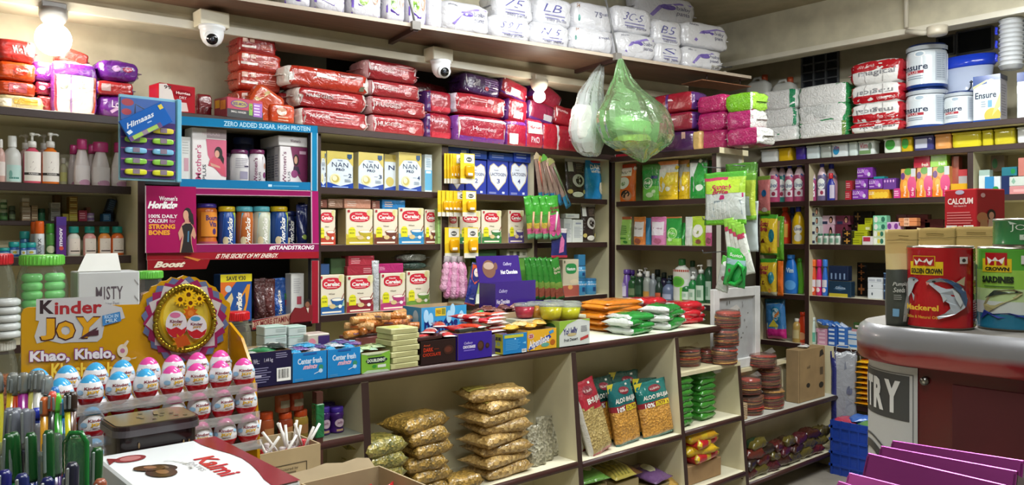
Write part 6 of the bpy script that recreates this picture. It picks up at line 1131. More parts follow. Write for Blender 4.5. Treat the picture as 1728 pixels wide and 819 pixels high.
for k in range(9):
 f=B2.back(-.02);s,z=f.hit(1457+(k%2),679-9*k);h=.034
 m=MB();m.bag(.13,.16,h,M('d8a018' if k>6 else('c8901c' if k%2 else 'cf8a14'),'film'),'pillow',8,8,.3,70+k,True);m.pr(bag_surf(.13,.16,h,'pillow',.3,70+k,True),[('r',.2,.2,.8,.6,'b0401c')],'film',True)
 solo('yellow_packet',m,'yellow snack packet, %s from bottom of the pile beside the freezer'%ORD[k],'packet',f.W(s,.09,zy+.001+.033*k),math.radians(-90+6*(k%3)),'yellow packets beside the freezer')
T=thing('carry_bag','silver grey plastic bag with dark blue side at the end of the low counter','bag',(4.945,2.36,.18),math.radians(-60))
m=MB();m.bag(.16,.56,.05,M('8d9098','film'),'full',10,16,.5,81,False,lambda u,v,s_:M('2a2f70','film')if u<.2 else M('8d9098','film'));m.pr(bag_surf(.16,.56,.05,'full',.5,81),[('e',.7,.55,.12,.05,'5a5f78'),('p',[(.5,.8),(.55,.9),(.6,.8)],'6a6f80')],'film',True);part(T,'bag',m)
m=MB();m.tube([(-.05,0,.55),(-.04,0,.6),(.03,0,.6),(.05,0,.55)],.004,M('a0a4ac','film'),6);m.tube([(.05,0,.55),(.09,-.01,.58),(.1,0,.5)],.004,M('a0a4ac','film'),6);part(T,'handle',m)
T=thing('plastic_crate','blue plastic crate of packets on the floor below the yellow packets','crate',(4.85,2.17,0),math.radians(-90))
CRB=M('1f3f9a','plastic');w,d,h=.36,.22,.335
for nm,x0,x1,y0,y1 in(('side',-w/2,-w/2+.012,-d/2,d/2),('side',w/2-.012,w/2,-d/2,d/2),('side',-w/2+.012,w/2-.012,-d/2,-d/2+.012),('side',-w/2+.012,w/2-.012,d/2-.012,d/2)):
 m=MB();m.box(x0,x1,y0,y1,0,h,CRB)
 for z in(.05,.13,.21,.29):m.box(x0-.006,x1+.006,y0-.006,y1+.006,z,z+.015,CRB)
 if x1-x0>.1:
  for q in range(7):m.box(x0+(x1-x0)*q/6-.006,x0+(x1-x0)*q/6+.006,y0-.005,y1+.005,0,h,CRB)
 part(T,nm,m)
m=MB();m.box(-w/2+.012,w/2-.012,-d/2+.012,d/2-.012,0.002,.015,CRB);part(T,'base',m)
for k,(c,lab)in enumerate([('b8405a','pink packet heaped in the blue crate'),('3a6ac0','blue packet heaped in the blue crate'),('5a8a4a','green packet heaped in the blue crate'),('c8b8a0','cream packet heaped in the blue crate')]):
 m=MB();m.bag(.13,.15,.05,M(c,'film'),'pillow',8,8,.4,90+k,True);solo('snack_packet',m,lab,'packet',(4.85+.04*(k%2)-.02,2.29-.08*k,.30+.018*(k%2)),math.radians(40*k))
 # LOFT PACKS
WP_='d6d6da'
LF=LOFT
LN=[('p',[(.2,.25),(.35,.62),(.7,.82),(.95,.84),(.95,.8),(.7,.75),(.42,.58),(.25,.2)],'8a78c0'),('e',.5,.6,.13,.09,'6a58a8'),('t','baby',.64,.52,.9,.7,'7a7a90'),('t','pants',.64,.34,.88,.5,'7a7a90'),('t','Norm',.1,.82,.3,.9,'6a6a78')]
LM=lambda t:[('t',t,.25,.45,.7,.72,'55559a',{'b':-.01,'sh':.2}),('ln',.25,.2,.75,.4,2,'8a88b0'),('t','baby pants',.3,.12,.8,.26,'7a7a90')]
lo=[(746,829,2,62,LN,0,'bottom row, first of the big white ones'),(829,899,26,76,LM('S 9 T'),0,'bottom row, second of the big white ones'),(899,964,37,84,LM('N-5'),0,'bottom row, third of the big white ones'),(966,1038,46,93,[('e',.06,.5,.03,.1,'6a9a90'),('t','54',.05,.8,.14,.95,'a07a60'),('t','small',.62,.6,.85,.7,'7a7a90')],0,'bottom row, with a small teal mark'),(1040,1110,55,106,LN,0,'bottom row, above the hanging plastic bag'),(1108,1154,72,117,LM('S'),0,'bottom row, second from right'),(1154,1222,80,127,LN,0,'bottom row, rightmost'),(836,902,-14,35,LM('75'),1,'upper row, first one'),(903,968,-6,44,LM('LB'),1,'upper row, second one'),(970,1036,4,54,[('e',.1,.4,.035,.12,'5a9a90'),('t','54',.03,.75,.12,.92,'a07a60'),('t','75',.5,.5,.7,.7,'7a7a90'),('t','small',.62,.6,.85,.7,'7a7a90')],1,'upper row, with a small teal mark'),(1037,1104,10,57,LM('3C-5'),1,'upper row, marked with a 3'),(1105,1153,32,79,LM('B5'),1,'upper row, second from right'),(1155,1232,38,82,LN,1,'upper row, rightmost'),(1075,1176,-8,42,LN,2,'topmost, behind the upper row'),(1072,1170,42,96,(),2,'directly under the topmost one, mostly hidden')]
for a,b,y0,y1,pr,rw,lab in lo:
 pack('diaper_pack','white diaper pack on the loft plank, '+lab,LF,a,b,y0,y1,.2 if rw<2 else.13,WP_,pr,back=(.03,.05,.262)[rw],e=5.5,amp=.07,fin='film',z=ZL-.003 if rw==0 or y0==42 else None,n=9)
PB_=lambda:[('p',[(0,0),(0,.45),(.3,.3),(.6,.2),(1,.32),(1,0)],'5a3aa0'),('e',.42,.48,.16,.18,'8ab83a'),('r',.3,.42,.55,.5,'5a8a2c'),('e',.78,.55,.12,.2,'c89a84'),('e',.78,.72,.07,.09,'c08a70'),('r',.03,.2,.12,.42,'7a60c0')]
for k,(a,b,y0,y1)in enumerate([(478,526,-50,10),(527,585,-45,16),(590,646,-40,22),(650,686,-34,28),(688,722,-30,32)]):
 s_=LF.back(.05)
 pack('diaper_pack','white and purple diaper pack with a green badge, %s from left on the loft plank'%ORD[k],LF,a,b,y0,y1,.2,'dfdde4',PB_(),back=.04,e=6,amp=.04,z=ZL-.003)
pack('diaper_pack','white and purple diaper pack turned sideways beside the first big white one',LF,722,748,-24,40,.2,'d8d6dc',[('p',[(0,0),(0,.3),(1,.15),(1,0)],'5a3aa0'),('ln',.3,.5,.7,.9,5,'8a8898')],back=.05,e=6,amp=.04,z=ZL-.003)
# PLASTIC BAGS hanging from the loft plank
hx_,hz_=LF.hit(1040,97);hp=LF.W(hx_,-.035,2.475)
GB=M_clear('b4e2a4',.26,.16,'bag',.6);WBm=M_clear('dfe4e2',.42,.2,'bag',.5)
def carrybag(name,lab,px_out,mat,depth,seed,loc):
 """px_out: (py, left px, right px) from the knot downward; creases run out from the knot"""
 f=LF.back(-.035);u00=f.hit(1040,97)[0]
 T=thing(name,lab,'bag',loc,math.radians(LANG));n=44;vs=[];fs=[];R=[]
 for k in range(len(px_out)-1):
  for q in range(3):R.append(tuple(px_out[k][i]+(px_out[k+1][i]-px_out[k][i])*q/3 for i in range(3)))
 R.append(px_out[-1]);K=len(R)
 for k,(py,a,b)in enumerate(R):
  sa,z=f.hit(a,py);sb,_=f.hit(b,py);c=(sa+sb)/2-u00;w=(sb-sa)/2;up=1-k/K
  for i in range(n):
   t=2*PI*i/n;cr=1+(.16*up+.03)*(abs(math.sin(t*4.5+seed+.6*noise.noise(Vector((t,k*.15,seed)))))-.5)+.10*noise.noise(Vector((math.cos(t)*2.4,math.sin(t)*2.4,k*.16+seed)))
   vs.append((c+w*math.cos(t)*cr,depth*w*math.sin(t)*cr,z+.012*noise.noise(Vector((math.cos(t)*3,math.sin(t)*3,k*.3)))))
 for k in range(K-1):
  for i in range(n):j=(i+1)%n;fs.append((k*n+i,k*n+j,(k+1)*n+j,(k+1)*n+i))
 fs.append(tuple(range((K-1)*n,K*n)));m=MB();m.add(vs,fs,mat,False);part(T,'bag',m);return f
f=carrybag('plastic_bag','translucent green plastic bag of goods hanging from the loft plank',[(98,1038,1044),(112,1034,1050),(130,1030,1058),(145,1026,1072),(158,1020,1092),(172,1013,1106),(188,1008,1115),(205,1007,1122),(222,1010,1121),(238,1018,1116),(250,1034,1105),(260,1055,1092),(272,1076,1082)],GB,.6,1.0,(hp[0],hp[1],0))
carrybag('plastic_bag','translucent white plastic bag hanging behind the green one',[(98,1036,1042),(115,1022,1042),(130,1012,1040),(150,1000,1040),(170,994,1042),(195,986,1044),(215,984,1044),(235,988,1040),(252,998,1036),(258,1010,1030)],WBm,.45,5.0,(hp[0]+.03,hp[1]+.16,0))
def inbag(name,lab,px,py,w,h,d,c,b=0.0,e=5,tilt=0,fr=None):
 g=(fr or f);s,z=g.hit(px,py);m=MB();m.brick(w,d,h,mm(c,'film'),e,7,.08,px)
 p=g.W(s,b,z);solo(name,m,lab,'packet',p,g.a,None,rot=(0,math.radians(tilt),g.a))
inbag('snack_packet','yellow packet at the bottom of the green plastic bag',1068,254,.21,.09,.12,'d8b04a',tilt=-6)
inbag('snack_packet','white packet in the middle of the green plastic bag',1066,226,.22,.09,.12,'cfd8cc',tilt=8)
inbag('paper_roll','white paper bundle inside the white plastic bag',1012,236,.12,.22,.1,'d8d8d4',b=.16,e=4)
# ON THE COUNTER
ZC=1.0005
KR='a88f6c'
def tray(name,lab,fr,a,b,yt,z,dep,c,pr=(),inner=KR,back=.03,rz=0,left=(),group=None,flap=None,th=.0025,side=None,cut=None):
 """open-topped printed carton"""
 f,cx,w,h=slot(fr,a,b,yt,z,back)
 T=thing(name,lab,'box',f.W(cx,0,z),f.a+math.radians(rz),group)
 m=MB();o=mm(c,'gloss');i=mm(inner,'kraft');s_=mm(side or c,'gloss')
 for x0,x1,y0,y1,k in((-w/2,w/2,0,th,'f'),(-w/2,w/2,dep-th,dep,'b'),(-w/2,-w/2+th,th,dep-th,'l'),(w/2-th,w/2,th,dep-th,'r')):
  m.box(x0,x1,y0,y1,0,h,i,0,{{'f':'front','b':'back','l':'left','r':'right'}[k]:o if k in 'fb' else s_})
 if cut:
  m=MB();m.prism([((u-.5)*w,v*h)for u,v in cut],0,th,o)
  for x0,x1,y0,y1 in((-w/2,w/2,dep-th,dep),(-w/2,-w/2+th,th,dep-th),(w/2-th,w/2,th,dep-th)):m.box(x0,x1,y0,y1,0,h if x1<w/2 or y0>th else h*.62,o)
 m.box(-w/2,w/2,0,dep,0,th,i)
 m.pr(flat_front(w,h),pr,'gloss')
 if left:m.lay=0;m.pr(flat_left(w,dep,h),left,'gloss')
 part(T,'carton',m)
 if flap:
  hh,lean,pr2=flap;g=MB();g.box(-w/2,w*.25,0,th,0,hh,o,0,{'back':i});g.pr(lambda u,v,o_:(-w/2+u*w*.75,-o_,v*hh),pr2,'gloss');part(T,'lid_flap',g,None,(0,dep,h),(math.radians(-lean),0,0))
 return T,f,cx,w,h
def flatpack(name,lab,fr,px,py,w,l,t,c,pr=(),bands=(),z=None,b=0.0,rz=0,seed=0,fin='film',group=None,amp=.3,tilt=0,cat='packet',nv=10):
 """film packet lying flat; px,py is its near edge centre on the frame set back by b"""
 f=fr.back(b);s,zz=f.hit(px,py);z=zz if z is None else z
 bs=[(p,q,mm(cc,fin))for p,q,cc in bands];m_=mm(c,fin)
 def mf(u,v,sd):
  for p,q,cc in bs:
   if p<=v<=q:return cc
  return m_
 m=MB();m.bag(w,l,t,m_,'pillow',10,nv,amp,seed,True,mf);m.pr(bag_surf(w,l,t,'pillow',amp,seed,True),pr,fin,True)
 return solo(name,m,lab,cat,f.W(s,l/2,z),f.a+math.radians(rz),group,rot=(math.radians(tilt),0,f.a+math.radians(rz)))
 # front row, left to right
tray('sweet_carton','open navy blue carton with white net weight print and a barcode at the counter edge',C,411,492,594,ZC,.15,'1e1a3c',[('t','Net Wt.:',.06,.68,.32,.82,'b8b4c8'),('t','1.44 kg',.42,.68,.6,.82,'b8b4c8'),('ln',.06,.12,.62,.58,7,'7a769a'),('r',.08,.3,.36,.36,'b8b4c8'),('ln',.66,.78,.95,.95,3,'8a86a8'),('bar',.68,.12,.98,.5)],back=.01,left=[('r',0,0,1,1,'a8a0b0'),('r',.2,.5,.9,.85,'d0ccd0'),('e',.7,.25,.2,.2,'8a2a3a')])
for k in range(4):flatpack('candy_packet','green and silver candy packet heaped in the open navy carton',C,420+17*k,588+(k%2)*3,.09,.08,.02,['2a6a44','b0b8b4','2f7a4c','22302c'][k],[('r',.3,.3,.7,.7,'b8c0b8')],z=1.085+.008*k,b=.045+.01*(k%2),rz=20*k,seed=100+k,group='packets in the navy carton')
CFP=[('t','Center fresh',.14,.6,.86,.8,'c8dcf0',{'b':.03,'sp':.95}),('t','mints',.32,.42,.72,.58,'e0b0c0',{'b':.04,'sh':.15}),('e',.83,.44,.07,.09,'3a8a6a'),('e',.82,.32,.06,.07,'b8d0e4'),('p',[(.62,.22),(.8,.3),(.8,.32),(.63,.25)],'d8e4f0'),('ln',.06,.05,.3,.14,2,'5a9ac8'),('r',.3,.9,.7,.96,'2458a0')]
for k,(a,b,yt)in enumerate([(494,551,594),(553,608,588)]):
 T,f,cx,w,h=tray('mint_carton','open bright blue mint carton, %s of the pair at the counter edge'%['left one','right one'][k],C,a,b,yt,ZC,.12,'1f80c4',CFP,back=.008,group=None)
 for q in range(5):flatpack('mint_packet','shiny blue and violet mint packet sticking out of the blue cartons',C,a+8+q*10,yt+1,.06,.07,.016,['2a9ad0','6a4a90','2a9ad0','b8bcc4','4a3a80'][(q+2*k)%5],[('r',.3,.3,.7,.6,'7ac0e0')],z=ZC+h-.012+.007*(q%3),b=.03+.015*(q%3),rz=-30+22*q,seed=110+q+7*k,fin='crinkle',group='mint packets in the blue cartons')
T,f,cx,w,h=tray('gum_carton','open green gum carton with a dark arrow label at the counter edge',C,610,658,594,ZC,.12,'7ab03c',[('p',[(.14,.58),(.24,.74),(.78,.74),(.92,.58),(.78,.44),(.24,.44)],'1f2c2c'),('t','DOUBLEMINT',.2,.51,.84,.67,'d8e4d0',{'b':.03}),('p',[(0,.95),(.3,.84),(.75,.9),(1,1),(0,1)],'c8d0b0'),('p',[(0,0),(.2,.14),(.9,.1),(1,0)],'b0c4a8'),('r',.56,.22,.85,.36,'d0d8cc'),('e',.44,.3,.08,.08,'3a8a34'),('r',.2,.82,.7,.88,'6a8a50')],back=.008)
for q in range(4):flatpack('gum_packet','pale green gum packet lying over the green gum carton',C,618+9*q,593,.05,.1,.012,'b8d0a0' if q%2 else 'a8c8b0',[('r',.2,.3,.8,.5,'6a9a5a')],z=ZC+h-.004+.006*(q%2),b=.02+.01*q,rz=-50+12*q,seed=120+q,group='gum packets over the green carton')
f=C.back(.012)
s0,s1=f.hit(661,600)[0],f.hit(707,600)[0]
for k in range(7):
 w=s1-s0;zt=ZC+.0215*k
 m=MB();m.box(-w/2,w/2,0,.105,0,.02,M('c2c08a','card'),.002,{'top':M('d4d49a','card')});m.pr(flat_front(w,.02),[('ln',.15,.2,.9,.8,2,'a8a470')])
 if k==6:m.lay=0;m.pr(flat_top(w,.105,.02),[('r',.05,.05,.95,.95,'ccd08c'),('e',.35,.5,.2,.25,'b8c04a'),('r',.2,.75,.8,.85,'b0b87a'),('p',[(.5,.3),(.8,.6),(.85,.4)],'d8dc9a')])
 solo('chewing_gum_slab',m,'pale yellow-green flat gum box, %s from bottom of the stack on the counter'%ORD[k],'box',f.W((s0+s1)/2+(.004 if k%2 else-.003),0,zt),math.radians((k%3)*1.2),'pale yellow-green flat boxes')
s0b=s0
# dark chocolate box with bars
T,f,cx,w,h=tray('chocolate_carton','dark brown chocolate carton with red lettering at the counter edge',C,711,769,574,ZC,.13,'2a1a1a',[('t','DARK',.06,.55,.34,.72,'b0331c',{'b':.04}),('t','CHOCOLATE',.04,.36,.55,.5,'b0331c',{'b':.03}),('t','Amul',.06,.78,.24,.86,'c0502c'),('e',.78,.55,.15,.2,'3a221c'),('e',.77,.56,.1,.12,'5a2c22'),('r',.36,.62,.5,.66,'6a3020')],back=.008,inner='3a2a26')
for q in range(4):
 m=MB();m.box(-.065,.065,0,.045,0,.012,M(['3a1f1e','4a2a24','2f1a1a','52332a'][q],'gloss'),.002);m.pr(flat_top(.13,.045,.012),[('r',.1,.3,.6,.6,'7a4a3c')]);f_=C.back(.02+.03*q);s,z=f_.hit(726+(q%2)*10-9*q,574)
 solo('chocolate_bar',m,'dark brown chocolate bar lying on the dark carton, %s from the front'%ORD[q],'chocolate',f_.W(s,0,ZC+h+.001+.006*(3-q)*0),math.radians(8),'dark chocolate bars')
 # purple chocolate bakes box
T,f,cx,w,h=tray('chocolate_carton','open purple chocolate carton with a round biscuit print at the counter edge',C,773,830,561,ZC,.13,'35208c',[('t','Cadbury',.17,.56,.42,.68,'b8a8d8',{'sh':.1}),('t','CHOCOBAKES',.14,.43,.5,.54,'e0d8e8',{'b':.04}),('r',.16,.34,.48,.38,'7a68c0'),('e',.66,.48,.1,.19,'3a2420'),('e',.65,.5,.07,.13,'54342a'),('e',.86,.46,.06,.1,'30201e'),('e',.86,.47,.04,.06,'4a2e28')],back=.004)
f_=C.back(.02);
for q in range(9):
 px,py=[(722,560),(734,556),(748,552),(760,556),(775,553),(790,557),(800,550),(812,555),(823,548)][q];lab=['red and white wafer packet','red and silver wafer packet','red wafer packet','white and red wafer packet','red wafer packet with beige edge','silver and red wafer packet','red wafer packet with orange edge','red and white striped wafer packet','orange red wafer packet'][q]
 fb=C.back(.05+.035*(q%3));s,_=fb.hit(px,py)
 m=MB();m.bag(.055,.13,.02,M(['b8202a','b0b0b0','a81c24','c8c0c0','b02028','b0282c','c03820','c01c30','d04a24'][q],'film'),'pillow',6,10,.3,130+q,True,lambda u,v,sd:M('d8d0d0','film')if q%2 and.35<v<.65 else(M('d8d4d4','film')if v<.12 else M(['b8202a','a82830','a81c24','c02830','b02028','b0282c','c03820','c01c30','d04a24'][q],'film')))
 solo('wafer_packet',m,lab+', %s from left in the heap above the purple carton'%ORD[q],'packet',fb.W(s,.03,ZC+(.088 if q<5 else.112)+.016*(q%3)),math.radians(-60+14*q),None)
m=MB();fb=C.back(.035);s,_=fb.hit(795,552);m.box(-.075,.075,0,.03,0,.012,M('2f332f','gloss'),.002);m.pr(flat_top(.15,.03,.012),[('ln',.1,.2,.9,.8,2,'a8b0a8')]);solo('chocolate_bar',m,'black and silver bar lying across the front of the wafer heap','chocolate',fb.W(s,-.01,ZC+h+.002),math.radians(9))
for q in range(6):
 fb=C.back(.05+.02*(q%3));s,_=fb.hit(838+3*(q%3),560);m=MB();m.bag(.11,.04,.016,M(['c83a20','b8242c','d04a28'][q%3],'film'),'pillow',8,6,.25,150+q,True,lambda u,v,sd:M('d8d0d0','film')if v<.2 else M(['c83a20','b8242c','d04a28'][q%3],'film'))
 solo('wafer_bar',m,'red and white wafer bar, %s from bottom of the small stack'%ORD[q],'packet',fb.W(s,.02,ZC+.085+.013*q),math.radians(6),'red wafer bars in a stack')
fb=C.back(.05);s,_=fb.hit(838,560)
m=MB();m.box(-.06,.06,0,.09,0,.082,M('5a4a78','gloss'),.002);solo('wafer_carton',m,'closed carton under the stack of red and white wafer bars','box',fb.W(s,-.0,ZC),0)
fb=C.back(.14);s0,s1=fb.hit(716,550)[0],fb.hit(822,550)[0];m=MB();m.box(-(s1-s0)/2,(s1-s0)/2,0,.12,0,.085,M('3a2a86','card'),.002);solo('wafer_carton',m,'purple carton under the heap of red wafer packets','box',fb.W((s0+s1)/2,.004,ZC),0)
# FREE box and toffee box, jelly box
tray('candy_carton','open blue candy carton with a yellow side marked FREE at the counter edge',C,849,889,563,ZC,.10,'1f78b8',[('r',.05,.8,.85,.95,'b8b83a'),('ln',.1,.2,.8,.72,7,'4a9ad0'),('bar',.78,.03,.97,.2),('e',.5,.74,.03,.03,'d8e8f0'),('p',[(.8,.5),(.95,.56),(.95,.44)],'7ac0e0')],back=.0,side='c0bc2c',left=[('t','FREE',.15,.68,.9,.84,'1f2440',{'b':.04}),('t','+10',.2,.42,.8,.6,'6a9ab8'),('r',.1,.12,.85,.3,'2a2a3a')],rz=0)
f_=C.back(.0)
T,f,cx,w,h=tray('toffee_carton','yellow toffee carton with blue lettering at the counter edge',C,890,939,556,ZC,.10,'d8a428',[('p',[(.02,.12),(.1,.3),(.75,.72),(.82,.58),(.7,.45),(.06,.05)],'24429a'),('t','Alpenliebe',.05,.14,.74,.62,'e8e4e0',{'b':.02,'sl':.55}),('e',.12,.72,.1,.13,'c8a0a0'),('t','25',.06,.64,.18,.8,'9a1c2c',{'b':.04}),('e',.86,.32,.09,.14,'a85a1c'),('p',[(.72,.85),(.88,.95),(.9,.8),(.76,.72)],'3a8ac0'),('e',.6,.24,.14,.1,'5a9a8a')],back=.004)
for q in range(4):flatpack('toffee_packet','shiny golden toffee packet heaped over the yellow toffee carton',C,876+16*q,557,.07,.11,.026,['d8a838','e0c080','d0982c','dcb050'][q],[('r',.2,.3,.8,.5,'e8d8a0')],z=ZC+.085+.008*(q%2),b=.03+.012*(q%2),rz=-70+8*q,seed=160+q,fin='crinkle',group='golden toffee packets')
T,f,cx,w,h=tray('jelly_carton','white and green fruit jelly carton with purple lettering at the counter end',C,944,995,540,ZC,.11,'c8ccc8',[('p',[(0,1),(0,.45),(.25,.85),(.6,1)],'8ab03c'),('p',[(.7,1),(1,.9),(1,1)],'9ab84a'),('t','Yo! Jelly',.12,.4,.58,.72,'2f2a6a',{'b':.03,'sl':.2}),('t','Fruit Dessert',.15,.2,.6,.32,'33333c',{'b':.02,'sl':.25}),('ln',.7,.5,.92,.75,5,'6a6a74'),('p',[(.68,.28),(.95,.38),(.95,.26),(.68,.17)],'b03a3a'),('e',.4,.45,.15,.06,'b8a87a')],back=.0,left=[('r',0,0,1,1,'8fae4a'),('e',.5,.7,.3,.2,'2f5a2c')])
JC=[(913,548,'c83048','red','nearest the toffee carton'),(916,524,'b82a40','red','at the back left'),(929,520,'d89a1c','orange','left of the yellow ones'),(953,532,'d8c818','yellow','on the jelly carton, front left'),(979,530,'d0cc14','yellow','on the jelly carton, front right'),(954,518,'dca020','orange','at the back behind the yellow ones')]
def jelly(lab,fr,px0,px1,yt,yb,c):
 f=fr;s0,s1=f.hit(px0,yt)[0],f.hit(px1,yt)[0];zt=f.hit((px0+px1)/2,yt)[1];zb=f.hit((px0+px1)/2,yb)[1];r=(s1-s0)/2;h=zt-zb
 T=thing('jelly_cup',lab,'jelly cup',f.W((s0+s1)/2,r,zb))
 m=MB();m.lathe([(r*.7,0),(r*.78,h*.2),(r*.9,h*.74),(0,h*.75)],M(c,'gloss'),20);part(T,'jelly',m)
 m=MB();m.lathe([(r*.72,-.0005),(r*.81,h*.2),(r*.94,h*.82)],M_clear('f6f8f6',.02,.1,'cup',.35),20);part(T,'cup',m)
 m=MB();m.lathe([(r*.93,h*.8),(r,h*.82),(r,h*.9),(r*.9,h*.92),(r*.85,h),(0,h*.985)],M_clear('f2f6f4',.12,.12,'cup',.6),20);part(T,'lid',m);return T
CJ=C.back(.0)
jelly('yellow jelly cup on the white and green carton, left one',C.back(.012),929,960,513,540,'d8c818');jelly('yellow jelly cup on the white and green carton, right one',C.back(.012),960,991,514,540,'d2cc14')
zj_=C.back(.11).hit(917,538)[1]
m=MB();fb=C.back(.11);s0,s1=fb.hit(884,500)[0],fb.hit(990,500)[0];w=s1-s0;m.box(-w/2,w/2,.0,.12,0,zj_-ZC-.0005,M('b8b8a0','card'),.002);solo('jelly_carton',m,'plain jelly carton under the red and orange cups behind the toffee carton','box',fb.W((s0+s1)/2,.002,ZC),0)
for a,b,y0,c,lab in[(884,912,513,'c02a48','red jelly cup behind the golden toffee packets'),(905,934,511,'d8941c','orange jelly cup beside the red one'),(934,962,508,'c8a428','amber jelly cup at the back of the jelly group'),(964,990,510,'b8b428','lime jelly cup at the back right of the jelly group')]:
 f=C.back(.125);s,_=f.hit((a+b)/2,500);jelly(lab,f,a,b,y0,f.hit(917,538-1)[0]and 537,c)
 # second row on the counter
CM=Frame(0,2.60)
for i in range(2):
 for k in range(3):
  a,b=(446,484)if i==0 else(487,517);y0,y1=551+16*k,566+16*k;zt=CM.back(.03).hit((a+b)/2,y0)[1];zb_=CM.back(.03).hit((a+b)/2,y1+.6)[1]
  carton('soap_box','small white and mint box, %s of the %s column behind the navy carton'%(['top','middle','bottom'][k],['left','right'][i]),CM,a,b,y0,zb_ if k<2 else ZC,.07,'c0ccc8',[('ln',.5,.3,.95,.7,2,'9aa8a4'),('r',.05,.85,.95,.97,'a8c8bc')],top='b0ccc0',back=.03,rz=0,group=None)
carton('candy_box','small box with purple and yellow panels behind the blue mint cartons',CM,519,556,564,ZC,.08,'c0b8a8',[('r',.48,.55,1,.95,'3a2460'),('r',0,0,.5,.4,'b8b83a'),('r',.52,.08,.98,.48,'c4c8d0'),('e',.2,.75,.18,.15,'d08090')],top='b8a8a0',back=.0)
for k in range(3):flatpack('film_packet','clear and grey plastic sheet packets lying behind the small boxes',Frame(0,2.74),545+15*k,568-6*k,.20,.09,.012,'9aa09c',[('r',.3,.2,.7,.8,'6a746c')],z=ZC+.002+.014*k,rz=-15+6*k,seed=170+k,fin='crinkle',group='grey plastic packets')
for k in range(4):flatpack('mint_stick_packet','pale mint green stick packet, %s from left behind the gum carton'%ORD[k],CM,558+10*k,580,.05,.12,.016,'b8d4c0',[('r',.2,.2,.8,.3,'7ab090')],z=ZC+.02+.006*(k%2),b=.0,rz=-50+6*k,seed=180+k)
m=MB();s,_=CM.hit(575,590);m.box(-.08,.08,0,.09,0,.018,M('a8b8a8','card'),.002);solo('mint_carton',m,'flat pale box under the mint green stick packets','box',CM.W(s,0,ZC),0)
CO=Frame(0,2.70);r=random.Random(21)
for k in range(22):
 lvl=k//8;q=k%8;px=602+11.5*q+6*lvl+r.uniform(-3,3);fb=CO.back(.02+.05*(q%2));s,_=fb.hit(px,550)
 m=MB();c=['c8813a','d09a58','b86a2c','d0a068','c07038'][k%5]
 m.tube([(-.058,0,0),(-.047,0,0),(-.045,0,.0),(.045,0,0),(.047,0,0),(.058,0,0)],.015,M(c,'crinkle'),9);m.pr(lambda u,v,o:(-.04+.08*u,-.0158-o,-.008+.016*v),[('t','Alpenliebe',.1,.2,.8,.8,'4a4a8a'),]if k%3==0 else[('r',.1,.2,.5,.7,'a85a24')])
 solo('candy_roll',m,'orange and gold wrapped candy roll in the heap behind the pale gum stack','candy',fb.W(s,.0,ZC+.108+.026*lvl+.004*(q%3)),math.radians(r.uniform(-50,50)),'orange candy rolls')
m=MB();s0,s1=CO.hit(600,560)[0],CO.hit(690,560)[0];m.box(-(s1-s0)/2,(s1-s0)/2,0,.13,0,.09,M('6a3a34','card'),.002);solo('candy_tray',m,'dark box under the heap of orange candy rolls','tray',CO.W((s0+s1)/2,0,ZC),0)
for k in range(3):
 fb=Frame(0,2.60+.03*k);s,_=fb.hit(700-8*k,570);m=MB();m.box(-.1,.1,0,.03,0,.018,M('5a332c' if k%2 else '6a4038','gloss'),.003);m.pr(flat_top(.2,.03,.018),[('ln',.1,.2,.9,.8,1,'a07a6a')]);solo('chocolate_bar',m,'long brown chocolate bar, %s from front behind the gum stack'%ORD[k],'chocolate',fb.W(s,0,ZC+.001),math.radians(4))
ME=Frame(0,2.74)
T,f,cx,w,h=tray('mint_carton','large open blue mint carton with white bubbles and navy lettering',ME,711,787,517,ZC,.14,'3a94c8',[('t','mentos',.06,.42,.8,.74,'1f2a6a',{'b':.05}),('r',.3,.78,.53,.97,'d8b828'),('t','FREE',.32,.83,.42,.92,'8a4a1c'),('r',.44,.81,.52,.95,'8a8a2c')]+[('e',u,v,.055,.15,'a8d0e8')for u,v in((.1,.8),(.2,.72),(.6,.75),(.68,.9),(.88,.72),(.92,.3))]+[('p',[(.8,.3),(.95,.5),(.98,.4),(.82,.2)],'c8dcec')],back=.0,left=[('e',.3,.6,.2,.2,'a8d0e8'),('e',.7,.75,.15,.18,'a8d0e8'),('t','ntos',.2,.4,.95,.66,'1f2a6a',{'b':.05}),('e',.15,.25,.15,.15,'8ac0e0')])
m=MB();m.tube([(-.06,0,0),(.05,0,0)],.012,M('c8d4cc','gloss'),10);m.tube([(.05,0,0),(.075,0,0)],.0125,M('2f9a4a','gloss'),10);fb=Frame(0,2.66);s,z=fb.hit(795,536);solo('mint_roll',m,'white and green mint roll lying slanted before the large mint carton','candy',fb.W(s,0,z),0,None,rot=(0,math.radians(-12),.2))
CB=Frame(0,2.72)
T,f,cx,w,h=tray('sweet_carton','low kraft carton of brown sweets before the hot chocolate display',CB,826,882,528,ZC,.12,'a88f70',back=.0)
for k in range(6):flatpack('sweet_packet','brown foil sweet packet in the low kraft carton',CB,822+12*k,523,.07,.1,.03,['5a2a26','6a3a32','8a5a4a'][k%3],[('r',.2,.3,.8,.6,'a87a6a')],z=ZC+h-.012+.01*(k%2),b=.03,rz=-60+24*k,seed=200+k,fin='crinkle',group='brown sweets in the kraft carton')
HC=Frame(0,2.745)
HP=[('t','Cadbury',.06,.82,.2,.9,'b8b0d8',{'sh':.1}),('t','Hot Chocolate',.02,.64,.24,.72,'e0dce8',{'b':.02}),('e',.12,.28,.07,.16,'7a5040'),('e',.12,.36,.055,.05,'a88a78'),('e',.46,.1,.07,.1,'8a5a48'),('e',.46,.16,.055,.03,'b09a8a'),('t','Cadbury',.7,.2,.86,.28,'7a6cb0',{'sh':.1})]
